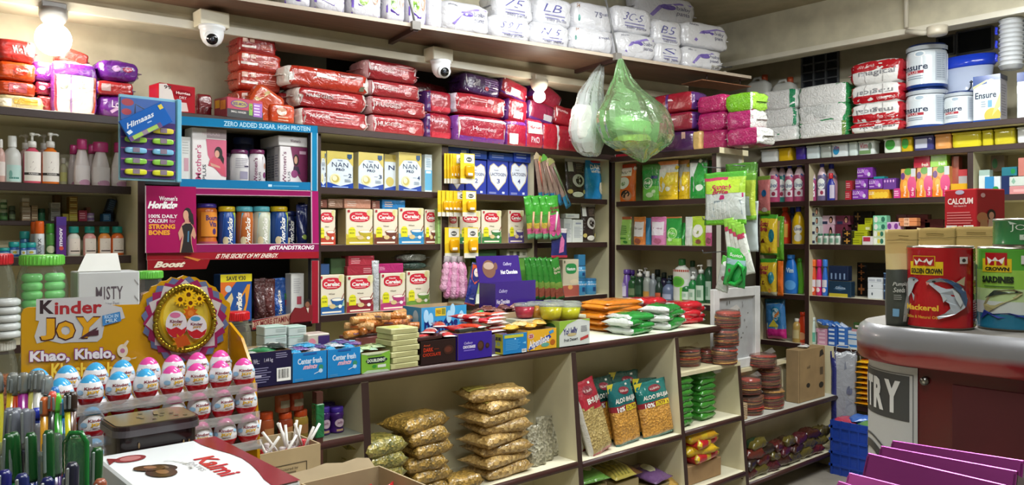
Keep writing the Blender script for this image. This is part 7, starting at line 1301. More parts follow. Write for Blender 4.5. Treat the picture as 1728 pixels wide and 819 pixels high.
T,f,cx,w,h=tray('sachet_display','purple hot chocolate sachet display box with its printed lid folded up',HC,836,931,477,ZC,.12,'3a2478',HP,inner='2a1c50',back=.05,cut=[(0,0),(1,0),(1,.6),(.42,.36),(.34,.42),(.2,1),(0,1)],flap=(.13,12,[('t','Cadbury',.6,.58,.8,.74,'c8c0e0',{'sh':.1}),('t','Hot Chocolate',.52,.28,.92,.44,'ece8f0',{'b':.04}),('e',.26,.5,.15,.34,'7a5648'),('e',.26,.62,.12,.14,'b09888'),('e',.42,.6,.04,.14,'7a5648')]))
for k,(px,lab)in enumerate([(864,'leftmost'),(884,'middle'),(912,'rightmost and frontmost')]):
 fb=HC.back(.045-.0*k);s,_=fb.hit(px,500);m=MB();m.bag(.085 if k<2 else.115,.1,.012,M('30205f' if k<2 else '43307c','film'),'pillow',8,10,.2,210+k);m.pr(bag_surf(.085 if k<2 else.115,.1,.012,'pillow',.2,210+k),[('t','Cadbury',.4,.62,.65,.7,'a8a0cc'),('t','Hot Chocolate',.1,.3,.8,.42,'e4e0ec',{'b':.03}),('r',.86,.33,.95,.4,'c8c0d8')],'film',True)
 solo('drink_sachet',m,'dark purple hot chocolate sachet in the display, %s'%lab,'sachet',fb.W(s,.022+.014*(2-k),ZC+.055),0)
 # snack packets on the right end of the counter
SN=Frame(0,2.60)
OT=Frame(0,2.66)
for k in range(9):
 px=1050+[0,6,-3,4,-5,2,5,-2,3][k];f=OT;s,_=f.hit(px,545)
 m=MB();mf=(lambda u,v,sd:M('c8701c','film')if v>.85 or v<.1 else M('d8861c','film'));m.bag(.30,.20,.03,M('d8861c','film'),'full',12,8,.25,220+k,True,mf);m.pr(bag_surf(.30,.2,.03,'pillow',.25,220+k,True),[('e',.5,.5,.16,.25,'b8641c')]if k<8 else[('r',.2,.2,.8,.75,'b86a2c')],'film',True)
 solo('namkeen_packet',m,'orange snack packet, %s from bottom of the orange stack on the counter'%ORD[k],'packet',f.W(s,.09,ZC+.0155*k),math.radians([0,4,-5,8,-3,5,-6,3,1][k]),'orange snack packets')
for k in range(5):
 for j in range(2):
  px=(1083 if j==0 else 1137)+[0,4,-4,3,-2][k];f=Frame(0,2.475+.02*j);s,_=f.hit(px,556);q=k
  m=MB();mf=(lambda u,v,sd:M('c0c4c0','film')if u<.06 or(u>.88 and k%2)else M('1f8030','film'));m.bag(.20,.17,.042,M('1f8030','film'),'full',12,8,.4,240+k+10*j,True,mf);m.pr(bag_surf(.20,.17,.034,'pillow',.4,240+k+10*j,True),[('e',.45,.45,.2,.2,'a83a4a'),('t',"Haldiram's",.28,.38,.62,.54,'d8d0c0'),('e',.7,.7,.12,.12,'b8a88a')],'film',True)
  if k<4 or j==1:solo('namkeen_packet',m,'green snack packet, %s from bottom of the %s green pile on the counter'%(ORD[k],['left','right'][j]),'packet',f.W(s,.085,ZC+.021*k),math.radians([6,-8,10,-4,5][k]+12*j),'green snack packets on the counter')
for k in range(5):
 for j in range(2):
  px=(1108 if j==0 else 1168)+[0,4,-4,3,-2][k];f=Frame(0,2.70+.0*j)if j==0 else Frame(0,2.585);s,_=f.hit(px,545)
  if j==0 and k<2:pass
  m=MB();mf=(lambda u,v,sd:M('c8c8c4','film')if(u<.06 or u>.95)else(M('b81c28','film')if v<.7 else M('c8a080','film')));m.bag(.22,.17,.042,M('b81c28','film'),'full',12,8,.4,260+k+10*j,True,mf);m.pr(bag_surf(.22,.17,.034,'pillow',.4,260+k+10*j,True),[('e',.45,.4,.2,.2,'c8a068'),('e',.7,.6,.1,.14,'3a2a78')],'film',True)
  solo('namkeen_packet',m,'red snack packet, %s from bottom of the %s red pile on the counter'%(ORD[k],['back','right end'][j]),'packet',f.W(s,.08,ZC+(.026 if j==0 else.02)*k),math.radians([-4,8,-8,5,-6][k]-10*j),'red snack packets on the counter')
  # IN THE COUNTER BAYS
def bayF(z):return Frame(0,2.43-.085*(1-z))
F8=bayF(.8)
for k,(pc,yt,yb,c,lab,st)in enumerate([(455,697,735,'9a4a2a','glass jar with orange lid, leftmost of the lower jars',0),(487,697,735,'8a3a24','glass jar with orange lid, middle of the lower jars',0),(513,693,735,'a8883a','jar of green pickle with orange lid beside the taped upright',0),(482,657,697,'b05a34','red-brown spice jar with orange lid, left one on top',1),(505,655,694,'b04a2c','red-brown spice jar with orange lid, right one on top',1)]):
 z=.796 if not st else F8.back(.07).hit(485,697)[1]+.001
 bottle('glass_jar',lab,F8,pc,24,yt,z,'wide',c,'c0481c',[('r',.3,.25,.75,.65,'a0947c' if k>2 else 'b07a4a')],capf=.22,capr=.86,back=.07,cat='jar',fin='gloss')
for k,(pc,yt,lab)in enumerate([(574,688,'purple lidded jar at the front right of the left bay'),(551,688,'purple lidded jar beside the green taped upright'),(560,680,'dark purple jar at the back between the other two')]):
 bottle('drink_jar',lab,F8,pc,23,yt,.796,'jar','3a1a60','3a2080',[('e',.5,.5,.22,.2,'b8a0b0'),('t','jelly',.38,.42,.62,.58,'6a2a50'),('r',.35,.1,.65,.2,'b0906a')],capf=.2,capr=.9,back=.06+(.1 if k==2 else 0),cat='jar',fin='gloss')
F6=bayF(.65)
for k in range(5):
 f=F6.back(.05);s0,s1=f.hit(542,780)[0],f.hit(598,780)[0];m=MB();m.box(-(s1-s0)/2,(s1-s0)/2,0,.15,0,.02,M('b8a878' if k%2 else 'a89868','card'),.002);m.pr(flat_front(s1-s0,.02),[('ln',.1,.2,.9,.8,1,'8a7a50')])
 solo('card_tray',m,'cream card sheet bundle, %s from bottom in the bay beside the lollipop carton'%ORD[k],'bundle',f.W((s0+s1)/2-.01*(k%2),0,.545+.022*k+.001),math.radians(2*(k%3)),'cream card bundles')
m=MB();f=F6.back(.045);s0,s1=f.hit(540,780)[0],f.hit(602,780)[0];m.box(-(s1-s0)/2,(s1-s0)/2,0,.17,0,.345,M('8a7a58','kraft'),.003);solo('carton_box',m,'brown carton under the cream card bundles in the left bay','box',f.W((s0+s1)/2,0,.201),0)
F5b=bayF(.5);ZM=.498
def namk(lab,px,w,l,t,z,c,k,b=.03,rz=0,band=None,grp=None,pr=(),tilt=0,amp=.25):
 f=F5b.back(b);s,_=f.hit(px,740);mf=(lambda u,v,sd:M('b8b078','film')if band and u<band else M(c,'namk'))
 m=MB();m.bag(w,l,t,M(c,'namk'),'full',12,10,amp,300+k,True,mf,seal=.06);m.pr(bag_surf(w,l,t,'full',amp,300+k,True,.06),pr,'card',True)
 return solo('chivda_bag',m,lab,'bag',f.W(s,l/2,z),f.a+math.radians(rz),grp,rot=(math.radians(tilt),0,f.a+math.radians(rz)))
def namk_mat(col):
 m=M(col,'film');return m
def M_mix(c1,c2,c3):
 key=('mix',c1)
 if key in _m:return _m[key]
 m=bpy.data.materials.new('mixture_'+c1);m.use_nodes=True;nt=m.node_tree;N=nt.nodes;L=nt.links;b=N['Principled BSDF']
 tc=N.new('ShaderNodeTexCoord');vo=N.new('ShaderNodeTexVoronoi');vo.inputs['Scale'].default_value=95
 L.new(tc.outputs['Object'],vo.inputs['Vector']);rp=N.new('ShaderNodeValToRGB');rp.color_ramp.elements[0].color=lin(c1);rp.color_ramp.elements[1].color=lin(c2)
 e=rp.color_ramp.elements.new(.9);e.color=lin(c3);rp.color_ramp.elements[2].position=1;rp.color_ramp.elements[1].position=.8
 sp=N.new('ShaderNodeSeparateColor');L.new(vo.outputs['Color'],sp.inputs['Color']);L.new(sp.outputs['Red'],rp.inputs['Fac']);L.new(rp.outputs['Color'],b.inputs['Base Color'])
 bp=N.new('ShaderNodeBump');bp.inputs['Strength'].default_value=.5;bp.inputs['Distance'].default_value=.01;L.new(vo.outputs['Distance'],bp.inputs['Height']);L.new(bp.outputs['Normal'],b.inputs['Normal'])
 b.inputs['Roughness'].default_value=.45;b.inputs['Coat Weight'].default_value=.7;b.inputs['Coat Roughness'].default_value=.12
 n2=N.new('ShaderNodeTexNoise');n2.inputs['Scale'].default_value=24;n2.inputs['Distortion'].default_value=1.2;L.new(tc.outputs['Object'],n2.inputs['Vector'])
 b2=N.new('ShaderNodeBump');b2.inputs['Strength'].default_value=.7;b2.inputs['Distance'].default_value=.012;L.new(n2.outputs['Fac'],b2.inputs['Height']);L.new(b2.outputs['Normal'],b.inputs['Coat Normal'])
 return _m.setdefault(key,m)
_m[('mixA','namk')]=M_mix('b08a3c','c8a04c','6a5424');_m[('mixB','namk')]=M_mix('c8a460','d8b878','8a6a34');_m[('mixC','namk')]=M_mix('a89a4a','b8a050','5a5a28')
for k in range(6):namk('bag of golden flaky snack, %s from bottom of the golden heap in the middle bay'%ORD[k],728+[0,4,-3,5,0,-10][k],.19 if k<5 else.25,.16,.058,ZM+.05*k,'mixA',k,b=.03+(.02 if k==5 else 0),rz=[0,4,-3,5,0,12][k],grp='bags of golden flaky snack',tilt=0)
for k in range(5):namk('bag of greenish flaky snack, %s from bottom of the leftmost heap in its bay'%ORD[k],652+[0,3,-2,1,0][k],.19,.16,.06,ZM+.05*k,'mixC',10+k,b=.015,rz=[3,-4,4,0,6][k],grp='bags of greenish flaky snack')
namk('flat clear bag of golden snack lying in front between the two heaps',790,.17,.12,.05,ZM,'mixA',17,b=.02,rz=-8)
for k in range(8):namk('bag of pale corn flake mixture, %s from bottom of the tall right stack'%ORD[k],858+[4,0,3,-3,2,-4,0,-6][k],.29 if k%2 else.27,.17,.05,ZM+.045*k,'mixB',20+k,b=.03,rz=[3,9,-6,12,-8,6,10,-14][k],grp='bags of pale corn mixture',pr=[('r',.06,.2,.36,.8,'b8a850'),('ln',.09,.3,.33,.7,4,'6a6030')]if k in(0,2,4,6,7)else())
for k in range(3):
 f=F5b.back(.05+.03*k);s,_=f.hit(915+14*k,740);m=MB();m.bag(.10,.17+.02*(k==1),.05,M_mix('a8a28a','b8b49a','6a6650'),'stand',8,12,.5,330+k)
 solo('masala_bag',m,'crumpled clear bag of grey green herbs, %s from left in the middle bay'%ORD[k],'bag',f.W(s,.03,ZM),math.radians(-8+8*k),None,rot=(math.radians(-8),math.radians(4*k),0))
def bhuj(lab,px0,px1,yt,yb,c,b,lean,roll,rz,red=False,k=0):
 f=F5b.back(b);s0,s1=f.hit(px0,700)[0],f.hit(px1,700)[0];w=s1-s0;zt=f.hit((px0+px1)/2,yt)[1];h=(zt-.491)/math.cos(math.radians(lean));t=.05
 hd=M(c,'film');bd=M_mix('c8903a','d09a44','9a6a24')if not red else M_mix('b09a60','c0aa70','8a7440')
 def mf(u,v,sd):
  if u<.08 and red:return M('c8c4bc','film')
  if v>.62-(.1*(u-.5)if red else 0)or u>.97 or u<.03:return hd
  if v<.05:return hd
  if not red and v>.53:return M('8a2430','film')
  return bd
 m=MB();m.bag(w,h,t,hd,'full',14,22,.2,340+k,False,mf)
 pr=[('e',.55,.86,.2,.06,'7a2030'),('t',"Haldiram's",.4,.84,.7,.88,'d8c8c0'),('t','ALOO BHUJIA' if not red else 'BHUJIA',.1 if not red else.35,.66,.95,.76,'e4e0d8',{'b':.03}),('p',[(0,1),(.25,1),(.1,.9),(0,.86)],'c8b830' if not red else '3a7aa8'),('r',.7,.93,.78,.96,'d8d8d0')]
 if not red:pr+=[('t','10%',.12,.54,.42,.62,'f0ece8',{'b':.03}),('r',.46,.535,.93,.625,'d0b828'),('t','EXTRA',.5,.55,.9,.61,'5a1a20',{'b':.03})]
 m.pr(bag_surf(w,h,t,'full',.2,340+k),pr,'film',True)
 solo('bhujia_packet',m,lab,'packet',f.W((s0+s1)/2,t/2,.492),math.radians(rz),None,rot=(math.radians(-lean),math.radians(roll),math.radians(rz)))
bhuj('red bhujia packet leaning at the front left of the right counter bay',998,1042,644,757,'9a1c30',.02,12,-10,8,True,1)
bhuj('red bhujia packet half hidden behind the front red one',982,1020,652,757,'8a1a2c',.10,8,-6,6,True,2)
bhuj('teal bhujia packet with yellow EXTRA band, left of the front pair',1044,1088,648,745,'0f5f62',.04,9,-3,4,False,3)
bhuj('teal bhujia packet with yellow EXTRA band, right of the front pair',1094,1142,646,742,'116a66',.03,10,-4,-4,False,4)
bhuj('dark teal bhujia packet behind, at the left, with a yellow corner',1012,1052,640,740,'123c34',.11,8,-3,0,False,5)
bhuj('dark teal bhujia packet at the back, tallest in the middle',1040,1090,630,735,'0f4a44',.14,7,2,0,False,6)
bhuj('dark teal bhujia packet at the back on the right side',1078,1122,642,735,'10443c',.10,7,4,0,False,7)
F2=bayF(.2)
for k,(px,c,w,yt,lab)in enumerate([(1010,'5a8a3a',.17,797,'bright green snack packet in the bottom bay, left'),(1062,'a89a44',.2,790,'striped olive snack packet with brown band in the bottom bay'),(1118,'6a4a78',.17,798,'dark purple snack packet in the bottom bay, right'),(1140,'c09a4c',.16,806,'golden snack packet in the bottom bay near the post')]):
 f=F2.back(.04);s,zt=f.hit(px,yt);z0_=.201;n=max(1,int((zt-z0_)/.04))
 m=MB();mf=(lambda u,v,sd:M('5a3a20','film')if k==1 and u>.75 else M(c,'film'));m.bag(w,.2,.05,M(c,'film'),'pillow',12,10,.35,360+k,True,mf);m.pr(bag_surf(w,.2,.05,'pillow',.35,360+k,True),[('r',.1+.12*q,.1,.14+.12*q,.9,'7a7430')for q in range(5)]if k==1 else[('e',.5,.5,.2,.2,'c8c4a0')],'film',True)
 solo('snack_packet',m,lab,'packet',f.W(s,.1,zt-.05),math.radians(-6+7*k),None,rot=(math.radians(8),0,math.radians(-6+7*k)))
 for q in range(3):
  m=MB();m.box(-w*.42,w*.42,0,.17,0,(zt-.06-z0_)/3-.002,M(['8a7a4a','7a6a3a','94845a'][q],'card'),.004);solo('snack_carton',m,'cream snack carton under the packets of the bottom bay, column %s'%ORD[k],'box',f.W(s,.01,z0_+q*(zt-.06-z0_)/3),0,'snack cartons in the bottom bay')
for i in range(2):
 for k in range(8):
  px,b=(1160,.03)if i==0 else(1197,.05);f=bayF(.55).back(b);s,_=f.hit(px,690);m=MB()
  m.bag(.125 if i==0 else.15,.15,.045,M('3a8a2c' if(k+i)%2 else '2f7a28','film'),'full',9,8,.45,380+k+20*i,True,lambda u,v,sd:M('6a8a30','film')if v<.06 and k%2 else M('3a8a2c' if(k+i)%2 else '2f7a28','film'));m.pr(bag_surf(.125,.15,.045,'pillow',.45,380+k+20*i,True),[('r',.3,.3,.6,.6,'b8b04a')],'film',True)
  solo('snack_packet',m,'green snack packet, %s from bottom of the %s column in the narrow bay'%(ORD[k],['left','right'][i]),'packet',f.W(s,.08,.501+.0305*k),math.radians([5,-6,3,-2][k%4]),'green snack packets in the narrow bay')
for k,(c,y)in enumerate([('b82028',0),('c8a018',1),('b81c24',2),('c0901c',3)]):
 f=bayF(.2).back(.03);s,_=f.hit(1195-4*(k%2),780);m=MB();m.bag(.24,.18,.06,M(c,'film'),'full',10,8,.4,400+k,True,lambda u,v,sd:M('c8a820','film')if(u+v)%.5<.12 else M(c,'film'));solo('chips_packet',m,'red and yellow chips packet, %s from bottom below the green packets'%ORD[k],'packet',f.W(s,.09,.30+.036*k),math.radians([6,-10,12,-6][k]),'red and yellow chips packets')
f=bayF(.2).back(.03);s,_=f.hit(1195,780);m=MB();m.box(-.15,.15,0,.17,0,.098,M('9a7a54','kraft'),.003);solo('carton_box',m,'brown carton under the red and yellow chips packets','box',f.W(s,.02,.201),0)
def papad(lab,px,b,z,n,rr,k,h=None,c='a8824e'):
 f=bayF(.65).back(b);s,_=f.hit(px,640);m=MB();r_=random.Random(k);hh=.0095
 for q in range(n):
  rq=rr*(1+r_.uniform(-.1,.08));P=[];dx,dy,ta,tb=[r_.uniform(-.007,.007)for _ in '12']+[r_.uniform(-.06,.06)for _ in '12']
  for i in range(18):a=2*PI*i/18;P.append((dx+rq*math.cos(a)*(1+r_.uniform(-.05,.04)),dy+rq*.8*math.sin(a)*(1+r_.uniform(-.05,.04))))
  m.prismz(P,q*hh,q*hh+hh*.62,M(['b88a4c','9a6230','c89a58','8a4a28','b03a28'][(q*2+k)%5 if q%4 else 4],'food'),smooth=False);m.v[-36:]=[(x,y,z+ta*x+tb*y+r_.uniform(-.001,.001))for x,y,z in m.v[-36:]]
 T=thing('papad_packet',lab,'papad',f.W(s,rr*.8,z),0,'papad packets');part(T,'papads',m)
 g=MB();H=n*hh;g.lathe([(rr*1.05,0),(rr*1.09,H*.3),(rr*1.06,H*.7),(rr*1.02,H+.004),(rr*.5,H+.012),(0,H+.008)],M_clear('f4ece4',.05,.1,'film',.7),18,sy=.82)
 p_=[(rr*.9,0,H),(rr*1.15,-.02,H+.03),(rr*1.2,.0,H+.01)]
 g.add([(rr*.6,-.02,H+.006),(rr*1.1,-.03,H+.012),(rr*1.18,0,H+.035),(rr*.7,.03,H+.008)],[(0,1,2),(0,2,3)],M_clear('f4ece4',.12,.1,'film'));part(T,'film',g);return H
papad('papad packet on the low counter top at the left, under the counter end',1176,.075,.7905,9,.075,1)
papad('pale yellow papad packet on the low counter top, right of the first',1212,.075,.7905,7,.07,2)
zq=.4635
H1=papad('papad packet at the foot of the left papad pile on the shelf',1283,.01,zq,11,.074,3)
H2=papad('papad packet in the middle of the left papad pile on the shelf',1280,.012,zq+H1+.013,9,.072,4)
H3=papad('papad packet at the foot of the right papad pile on the shelf',1318,.012,zq,12,.075,5)
H4=papad('papad packet in the middle of the right papad pile on the shelf',1314,.014,zq+H3+.013,12,.076,6)
H5=papad('papad packet on top of the right papad pile, loosely tied',1305,.012,zq+H3+H4+.026,7,.085,7)
zq2=.7905
for k_ in range(3):zq2+=papad('papad packet %s in the tall pile before the white frame'%['lowest','second from bottom','topmost'][k_],1238+3*k_,-.02,zq2,9,.074,8+k_)+.012
f=bayF(.5).back(.01);s,_=f.hit(1256,700);m=MB()
for q in range(9):m.lathe([(.04,.0095*q),(.042,.0095*q+.004),(.04,.0095*q+.0085)],M('b8a080' if q%2 else 'a89070','food'),18)
solo('biscuit_stack',m,'low round stack of plain papads at the left of the shelf','papad',f.W(s+.035,.05,zq),0)
f=bayF(.6).back(.02);s0,s1=f.hit(1348,620)[0],f.hit(1392,620)[0];w=s1-s0;z1_=f.hit(1370,588)[1]
m=MB();m.box(-w/2,w/2,0,.085,0,z1_-zq,M('9a7f58','kraft'),.002,{'left':M('8a7250','kraft'),'right':M('a88c62','kraft')});m.pr(flat_front(w,z1_-zq),[('e',.35,.3,.07,.045,'2a241c'),('t','oil',.3,.62,.42,.68,'5a4a34'),('e',.85,.25,.09,.06,'2a241c'),('r',.8,.45,.92,.6,'5a4a34'),('p',[(.78,.8),(.95,.84),(.9,.95),(.8,.92)],'2a241c'),('r',.02,.0,.03,1,'6a5a40')],'kraft');solo('carton_box',m,'plain brown carton standing at the right of the papad piles','box',f.W((s0+s1)/2,0,zq),0)
m=MB();m.bag(.09,.06,.02,M('d0d0cc','film'),'pillow',6,6,.5,420,True);m.pr(bag_surf(.09,.06,.02,'pillow',.5,420,True),[('e',.3,.5,.15,.2,'b03a3a')],'film',True);solo('paper_scrap',m,'crumpled white packet with red print lying on the brown carton','packet',f.W((s0+s1)/2-.02,.045,z1_+.001),.3)
r=random.Random(31)
for k in range(22):
 lv=k//7;q=k%7;px=1268+19*q+6*lv;f=bayF(.15).back(.012);s,_=f.hit(px,780);c=['4a1414','3a1a12','5a1e16','2f2016','4a4020','2a1e16','4a1420','203420'][(k*3)%8]  # packet colours darkened to paint in the deep shade of the low bay
 m=MB();m.bag(.15,.085,.06,M(c,'film'),'full',8,7,.45,430+k,True,lambda u,v,sd:M('5a5020','film')if k%4==1 and v<.4 else M(c,'film'));m.pr(bag_surf(.15,.085,.05,'pillow',.45,430+k,True),[('r',.3,.3,.7,.6,'6a5438')],'film',True)
 solo('snack_packet',m,'dark red or brown snack packet in the heap under the papad shelf','packet',f.W(s,.045,.1315+.048*lv+(.006 if q%2 else 0)),math.radians(r.uniform(-14,14)),'dark snack packets under the papads',rot=(0,math.radians(r.uniform(-8,8)),math.radians(r.uniform(-14,14))))
def bigjar(lab,fr,px0,px1,yt,yb,lidc,fill,b=.0,mark=None,fillc=None,z=None):
 f=fr.back(b);s0,s1=f.hit(px0,yt)[0],f.hit(px1,yt)[0];r=(s1-s0)/2;zt=f.hit((px0+px1)/2,yt)[1];zb_=z if z is not None else f.hit((px0+px1)/2,yb)[1];h=zt-zb_
 T=thing('candy_jar',lab,'jar',f.W((s0+s1)/2,r,zb_))
 m=MB();m.lathe([(r*.9,0),(r,.012),(r,h*.62),(r*.92,h*.74),(r*.76,h*.86),(r*.76,h*.9)],M_clear('f4f8f4',.04,.08,'jar',.55),26,sy=1);part(T,'jar',m)
 m=MB();m.lathe([(r*.82,0),(r*.84,.004),(r*.84,h*.12),(r*.8,h*.13),(0,h*.13)],mm(lidc,'plastic'),28,z0=h*.87)
 for q in range(36):a=2*PI*q/36;m.box(r*.84*math.cos(a)-.0015,r*.84*math.cos(a)+.0015,r*.84*math.sin(a)-.0015,r*.84*math.sin(a)+.0015,h*.885,h*.985,mm(lidc,'plastic'))
 part(T,'lid',m);return T,r,h
CL=Frame(0,2.45)
T,r_,h_=bigjar('clear candy jar with bright green lid and green candy stacks at left',CL,33,124,431,556,'6ac04a',None,z=1.215)
for i in range(2):
 for k in range(7):
  m=MB();cx_=-r_*.42+r_*.86*i;R_=r_*.4;m.lathe([(R_*.75,0),(R_,.006),(R_,.018),(R_*.8,.0235),(R_*.6,.024)],M('8ae08a','gloss'),18,cx=cx_,cy=-r_*.25,z0=.006+.0243*k)
  o=solo('mint_tin',m,'round pale green sweet tin in the green-lidded jar, %s from bottom of the %s column'%(ORD[k],['left','right'][i]),'sweets',tuple(T.location),0,'pale green sweet tins')
T,r_,h_=bigjar('clear candy jar with red lid at the left edge of the view',CL,-42,33,429,556,'b8242c',None,z=1.2155)
for k in range(5):m=MB();m.lathe([(.032,0),(.036,.004),(.036,.014),(.028,.02)],M('c0c4c4','gloss'),16,cx=.02,cy=-.03,z0=.006+.0215*k);solo('sweet_cup',m,'white sweet cup in the red-lidded jar, %s from bottom'%ORD[k],'sweets',tuple(T.location),0,'white sweet cups')
T,r_,h_=bigjar('clear jar of orange sweets under the red-lidded jar',CL,-30,36,577,690,'c8c8c0',None,z=1.0005)
r=random.Random(8)
for k in range(14):
 a=r.uniform(0,6.28);q=r_*.55*math.sqrt(r.random());m=MB();m.brick(.04,.03,.03,M(['b85a20','c8742c','b84a1c'][k%3],'crinkle'),3,5,.1,k);solo('toffee',m,'orange wrapped toffee in the jar under the red-lidded jar','sweets',(T.location[0]+q*math.cos(a),T.location[1]+q*math.sin(a),1.008+.028*(k//4)),r.uniform(0,3),'orange toffees in the jar')
bigjar('clear jar of sweets under the green-lidded jar, hidden by the egg display',CL,36,122,571,690,'c8c8c0',None,z=1.0005)
carton('cardboard_box','open white carton with grey serif print between the green-lidded jars',CL,132,235,459,1.20,.12,'c0c2c4',[('t','MISTY',.28,.58,.72,.78,'5a5058',{'sp':1.1}),('t','Clothing Pegs',.33,.47,.66,.55,'9a98a0'),('r',.2,.33,.32,.36,'b0b0b4'),('r',.38,.35,.52,.37,'b0b0b4')]+[('p',[(.91,.88-.25*q),(.98,.8-.25*q),(.98,.775-.25*q),(.91,.86-.25*q)],'8a8a8c')for q in range(3)],back=.01,rz=-3)
f=CL.back(.01);s0,s1=f.hit(132,459)[0],f.hit(206,459)[0];zt=f.hit(170,459)[1]
m=MB();m.add([(s0,f.o[1]+.01,zt+.002),(s1,f.o[1]+.01,zt+.002),(s1,f.o[1]+.045,zt+.052),(s0+.03,f.o[1]+.045,zt+.052),(s0,f.o[1]+.013,zt),(s1,f.o[1]+.013,zt),(s1,f.o[1]+.048,zt+.05),(s0+.03,f.o[1]+.048,zt+.05)],[(0,1,2,3),(7,6,5,4),(0,3,7,4),(1,5,6,2),(2,6,7,3),(0,4,5,1)],M('d4d4d0','card'))
o=bpy.data.objects.new('lid_flap',m.mesh('lid_flap'));COL.objects.link(o);par=[q for q in scene.objects if q.name.startswith('cardboard_box')][-1];bpy.context.view_layer.update();o.parent=par;o.matrix_parent_inverse=par.matrix_world.inverted()
m=MB();f=CL.back(.01);s0,s1=f.hit(134,500)[0],f.hit(285,500)[0];m.box(-(s1-s0)/2,(s1-s0)/2,0,.2,0,.199,M('a88f6c','kraft'),.003);solo('carton_box',m,'brown carton on the counter under the white open carton, hidden by the egg display','box',f.W((s0+s1)/2,0,1.0005),0)
T,r_,h_=bigjar('clear candy jar with green lid right of the white open carton',Frame(0,2.50),233,286,458,556,'6ac04a',None,z=1.2005)
for k in range(5):
 m=MB();m.brick(.045,.035,.03,M(['a86a5a','b88a7a','c0a8a0'][k%3],'crinkle'),3,5,.1,k);solo('toffee',m,'brownish toffee in the jar right of the white open carton','sweets',(T.location[0]+.02*(k%2)-.01,T.location[1]-.01,1.206+.022*k),k,'brown toffees in the jar')
T,r_,h_=bigjar('clear candy jar with red lid and red sweets left of the navy carton',Frame(0,2.60),384,433,528,594,'c01c24',None,z=1.0005)
for k in range(7):
 m=MB();m.box(-.045,.045,-.006,.006,0,.014,M(['b8202a','a81c24','c02a30'][k%3],'gloss'),.003);solo('red_toffee',m,'red wrapped sweet in the red-lidded jar by the navy carton','sweets',(T.location[0]+.01*(k%3-1),T.location[1]-.04+.014*(k%3),1.006+.0145*k),.3*(k%2),'red sweets in the jar')
carton('juice_box','small white carton with red print squeezed left of the navy carton',C,384,410,608,ZC,.05,'b8b4b8',[('e',.75,.25,.3,.2,'8a2a3a'),('ln',.1,.45,.8,.8,4,'7a8aa8'),('e',.8,.8,.12,.06,'4a7aa0')],top='b86a7a',back=.03)
# FOREGROUND
ZF=.8505
# egg display
KF=Frame(0,1.67)
def kx(px):return KF.hit(px,400)[0]
def kz(px,py):return KF.hit(px,py)[1]
KB='b88712'
x0,x1=kx(36),kx(386)
T=thing('egg_display','yellow card display stand of chocolate eggs with a flower medallion and purple slogan','display',((x0+x1)/2,1.67,ZF))
ox=(x0+x1)/2
KP=lambda pts:[(kx(a)-ox,kz(a,b)-ZF)for a,b in pts]
out=[(36,700),(36,530),(40,522),(48,519),(120,517),(236,514)]
cxm,cym=311,546
a=[(240,505),(242,497),(252,492),(256,484),(266,481),(272,475),(282,474),(290,468),(300,470),(310,465),(320,468),(330,468),(338,473),(348,474),(354,481),(364,485),(368,492),(376,497),(380,506),(388,512),(389,522),(386,540),(385,560),(384,640),(384,700)]
pts=KP(out+a);pts[0]=(pts[0][0],0.0);pts[-1]=(pts[-1][0],0.0)
m=MB();m.prism(pts,0,.006,M(KB,'gloss'),M('b88a2c','card'))
c0=lambda px,py:(kx(px)-ox,kz(px,py)-ZF)
def ksurf(u,v,o):x,z=c0(u,v);return(x,-o,z)
def star(cx,cy,r0,r1,n,ph=0):return[(cx+(r0 if i%2 else r1)*math.cos(ph+PI*i/n),cy+(r0 if i%2 else r1)*1.0*math.sin(ph+PI*i/n))for i in range(2*n)]
def tx(s,a,b,c,d,col,op=None):return('t',s,a,d,c,b,col,op or{})
def prt(lst):m.pr(ksurf,lst,'gloss')
prt([('p',[(61,505),(175,500),(176,512),(205,519),(211,537),(176,549),(172,570),(164,577),(118,578),(104,580),(82,575),(62,580),(58,568),(66,542),(60,541)],'b4b2b4')])
prt([tx('K',67,507,91,530,'33262c',{'b':.04}),tx('inder',92,508,172,530,'9a2a30',{'b':.03,'sl':.12})])
for s_,q in(('4a2420',0),('c8901c',1)):
 e=2.2 if q==0 else 0
 prt([tx('J',68-e,538-e,92+e,574+e,s_,{'b':.05}),tx('O',95-e,543-e,126+e,573+e,s_,{'b':.05}),tx('Y',126-e,536-e,165+e,570+e,s_,{'b':.05,'sh':.15})])
prt([('p',[(132,572),(150,560),(166,557),(166,566),(152,567)],'4a2c34'),('p',[(150,560),(165,552),(162,557)],'4a2c34')])
prt([('p',[(172,533),(202,526),(204,542),(173,550)],'3f7ab0'),tx('RICH IN',176,531,199,537,'b8d0e4',{'sl':.5}),tx('MILK',178,538,198,544,'b8d0e4',{'sl':.5})])
for s_,e in(('8a3a78',1.6),('dcd6dc',0)):
 prt([tx('Khao,',50-e,592-e,117+e,613+e,s_,{'b':.08 if e else.04,'sl':.12}),tx('Khelo,',126-e,588-e,193+e,609+e,s_,{'b':.08 if e else.04,'sl':.12})])
for s_,e in(('b86a14',1.4),('e8c84a',0)):
 prt([tx('Khush Raho',86-e,612-e,205+e,636+e,s_,{'b':.06 if e else.03,'sl':.12})])
prt([('e',206,592,9,11,'d0c4b0'),('p',[(205,584),(214,574),(217,576),(211,586)],'c8b8a0'),('e',206,592,4,4,'b06a88'),('e',212,606,8,4,'d0c4b0'),('p',[(218,606),(230,602),(228,605)],'c8b8a0')])
prt([('p',star(311,540,66,74,16,.1),'5a6488')]);prt([('p',star(311,540,62,71,16,.3),'8a2450')]);prt([('p',star(311,539,55,67,11,.15),'b8b0b0')]);prt([('p',star(311,538,52,56,16,.15),'8a2450')])
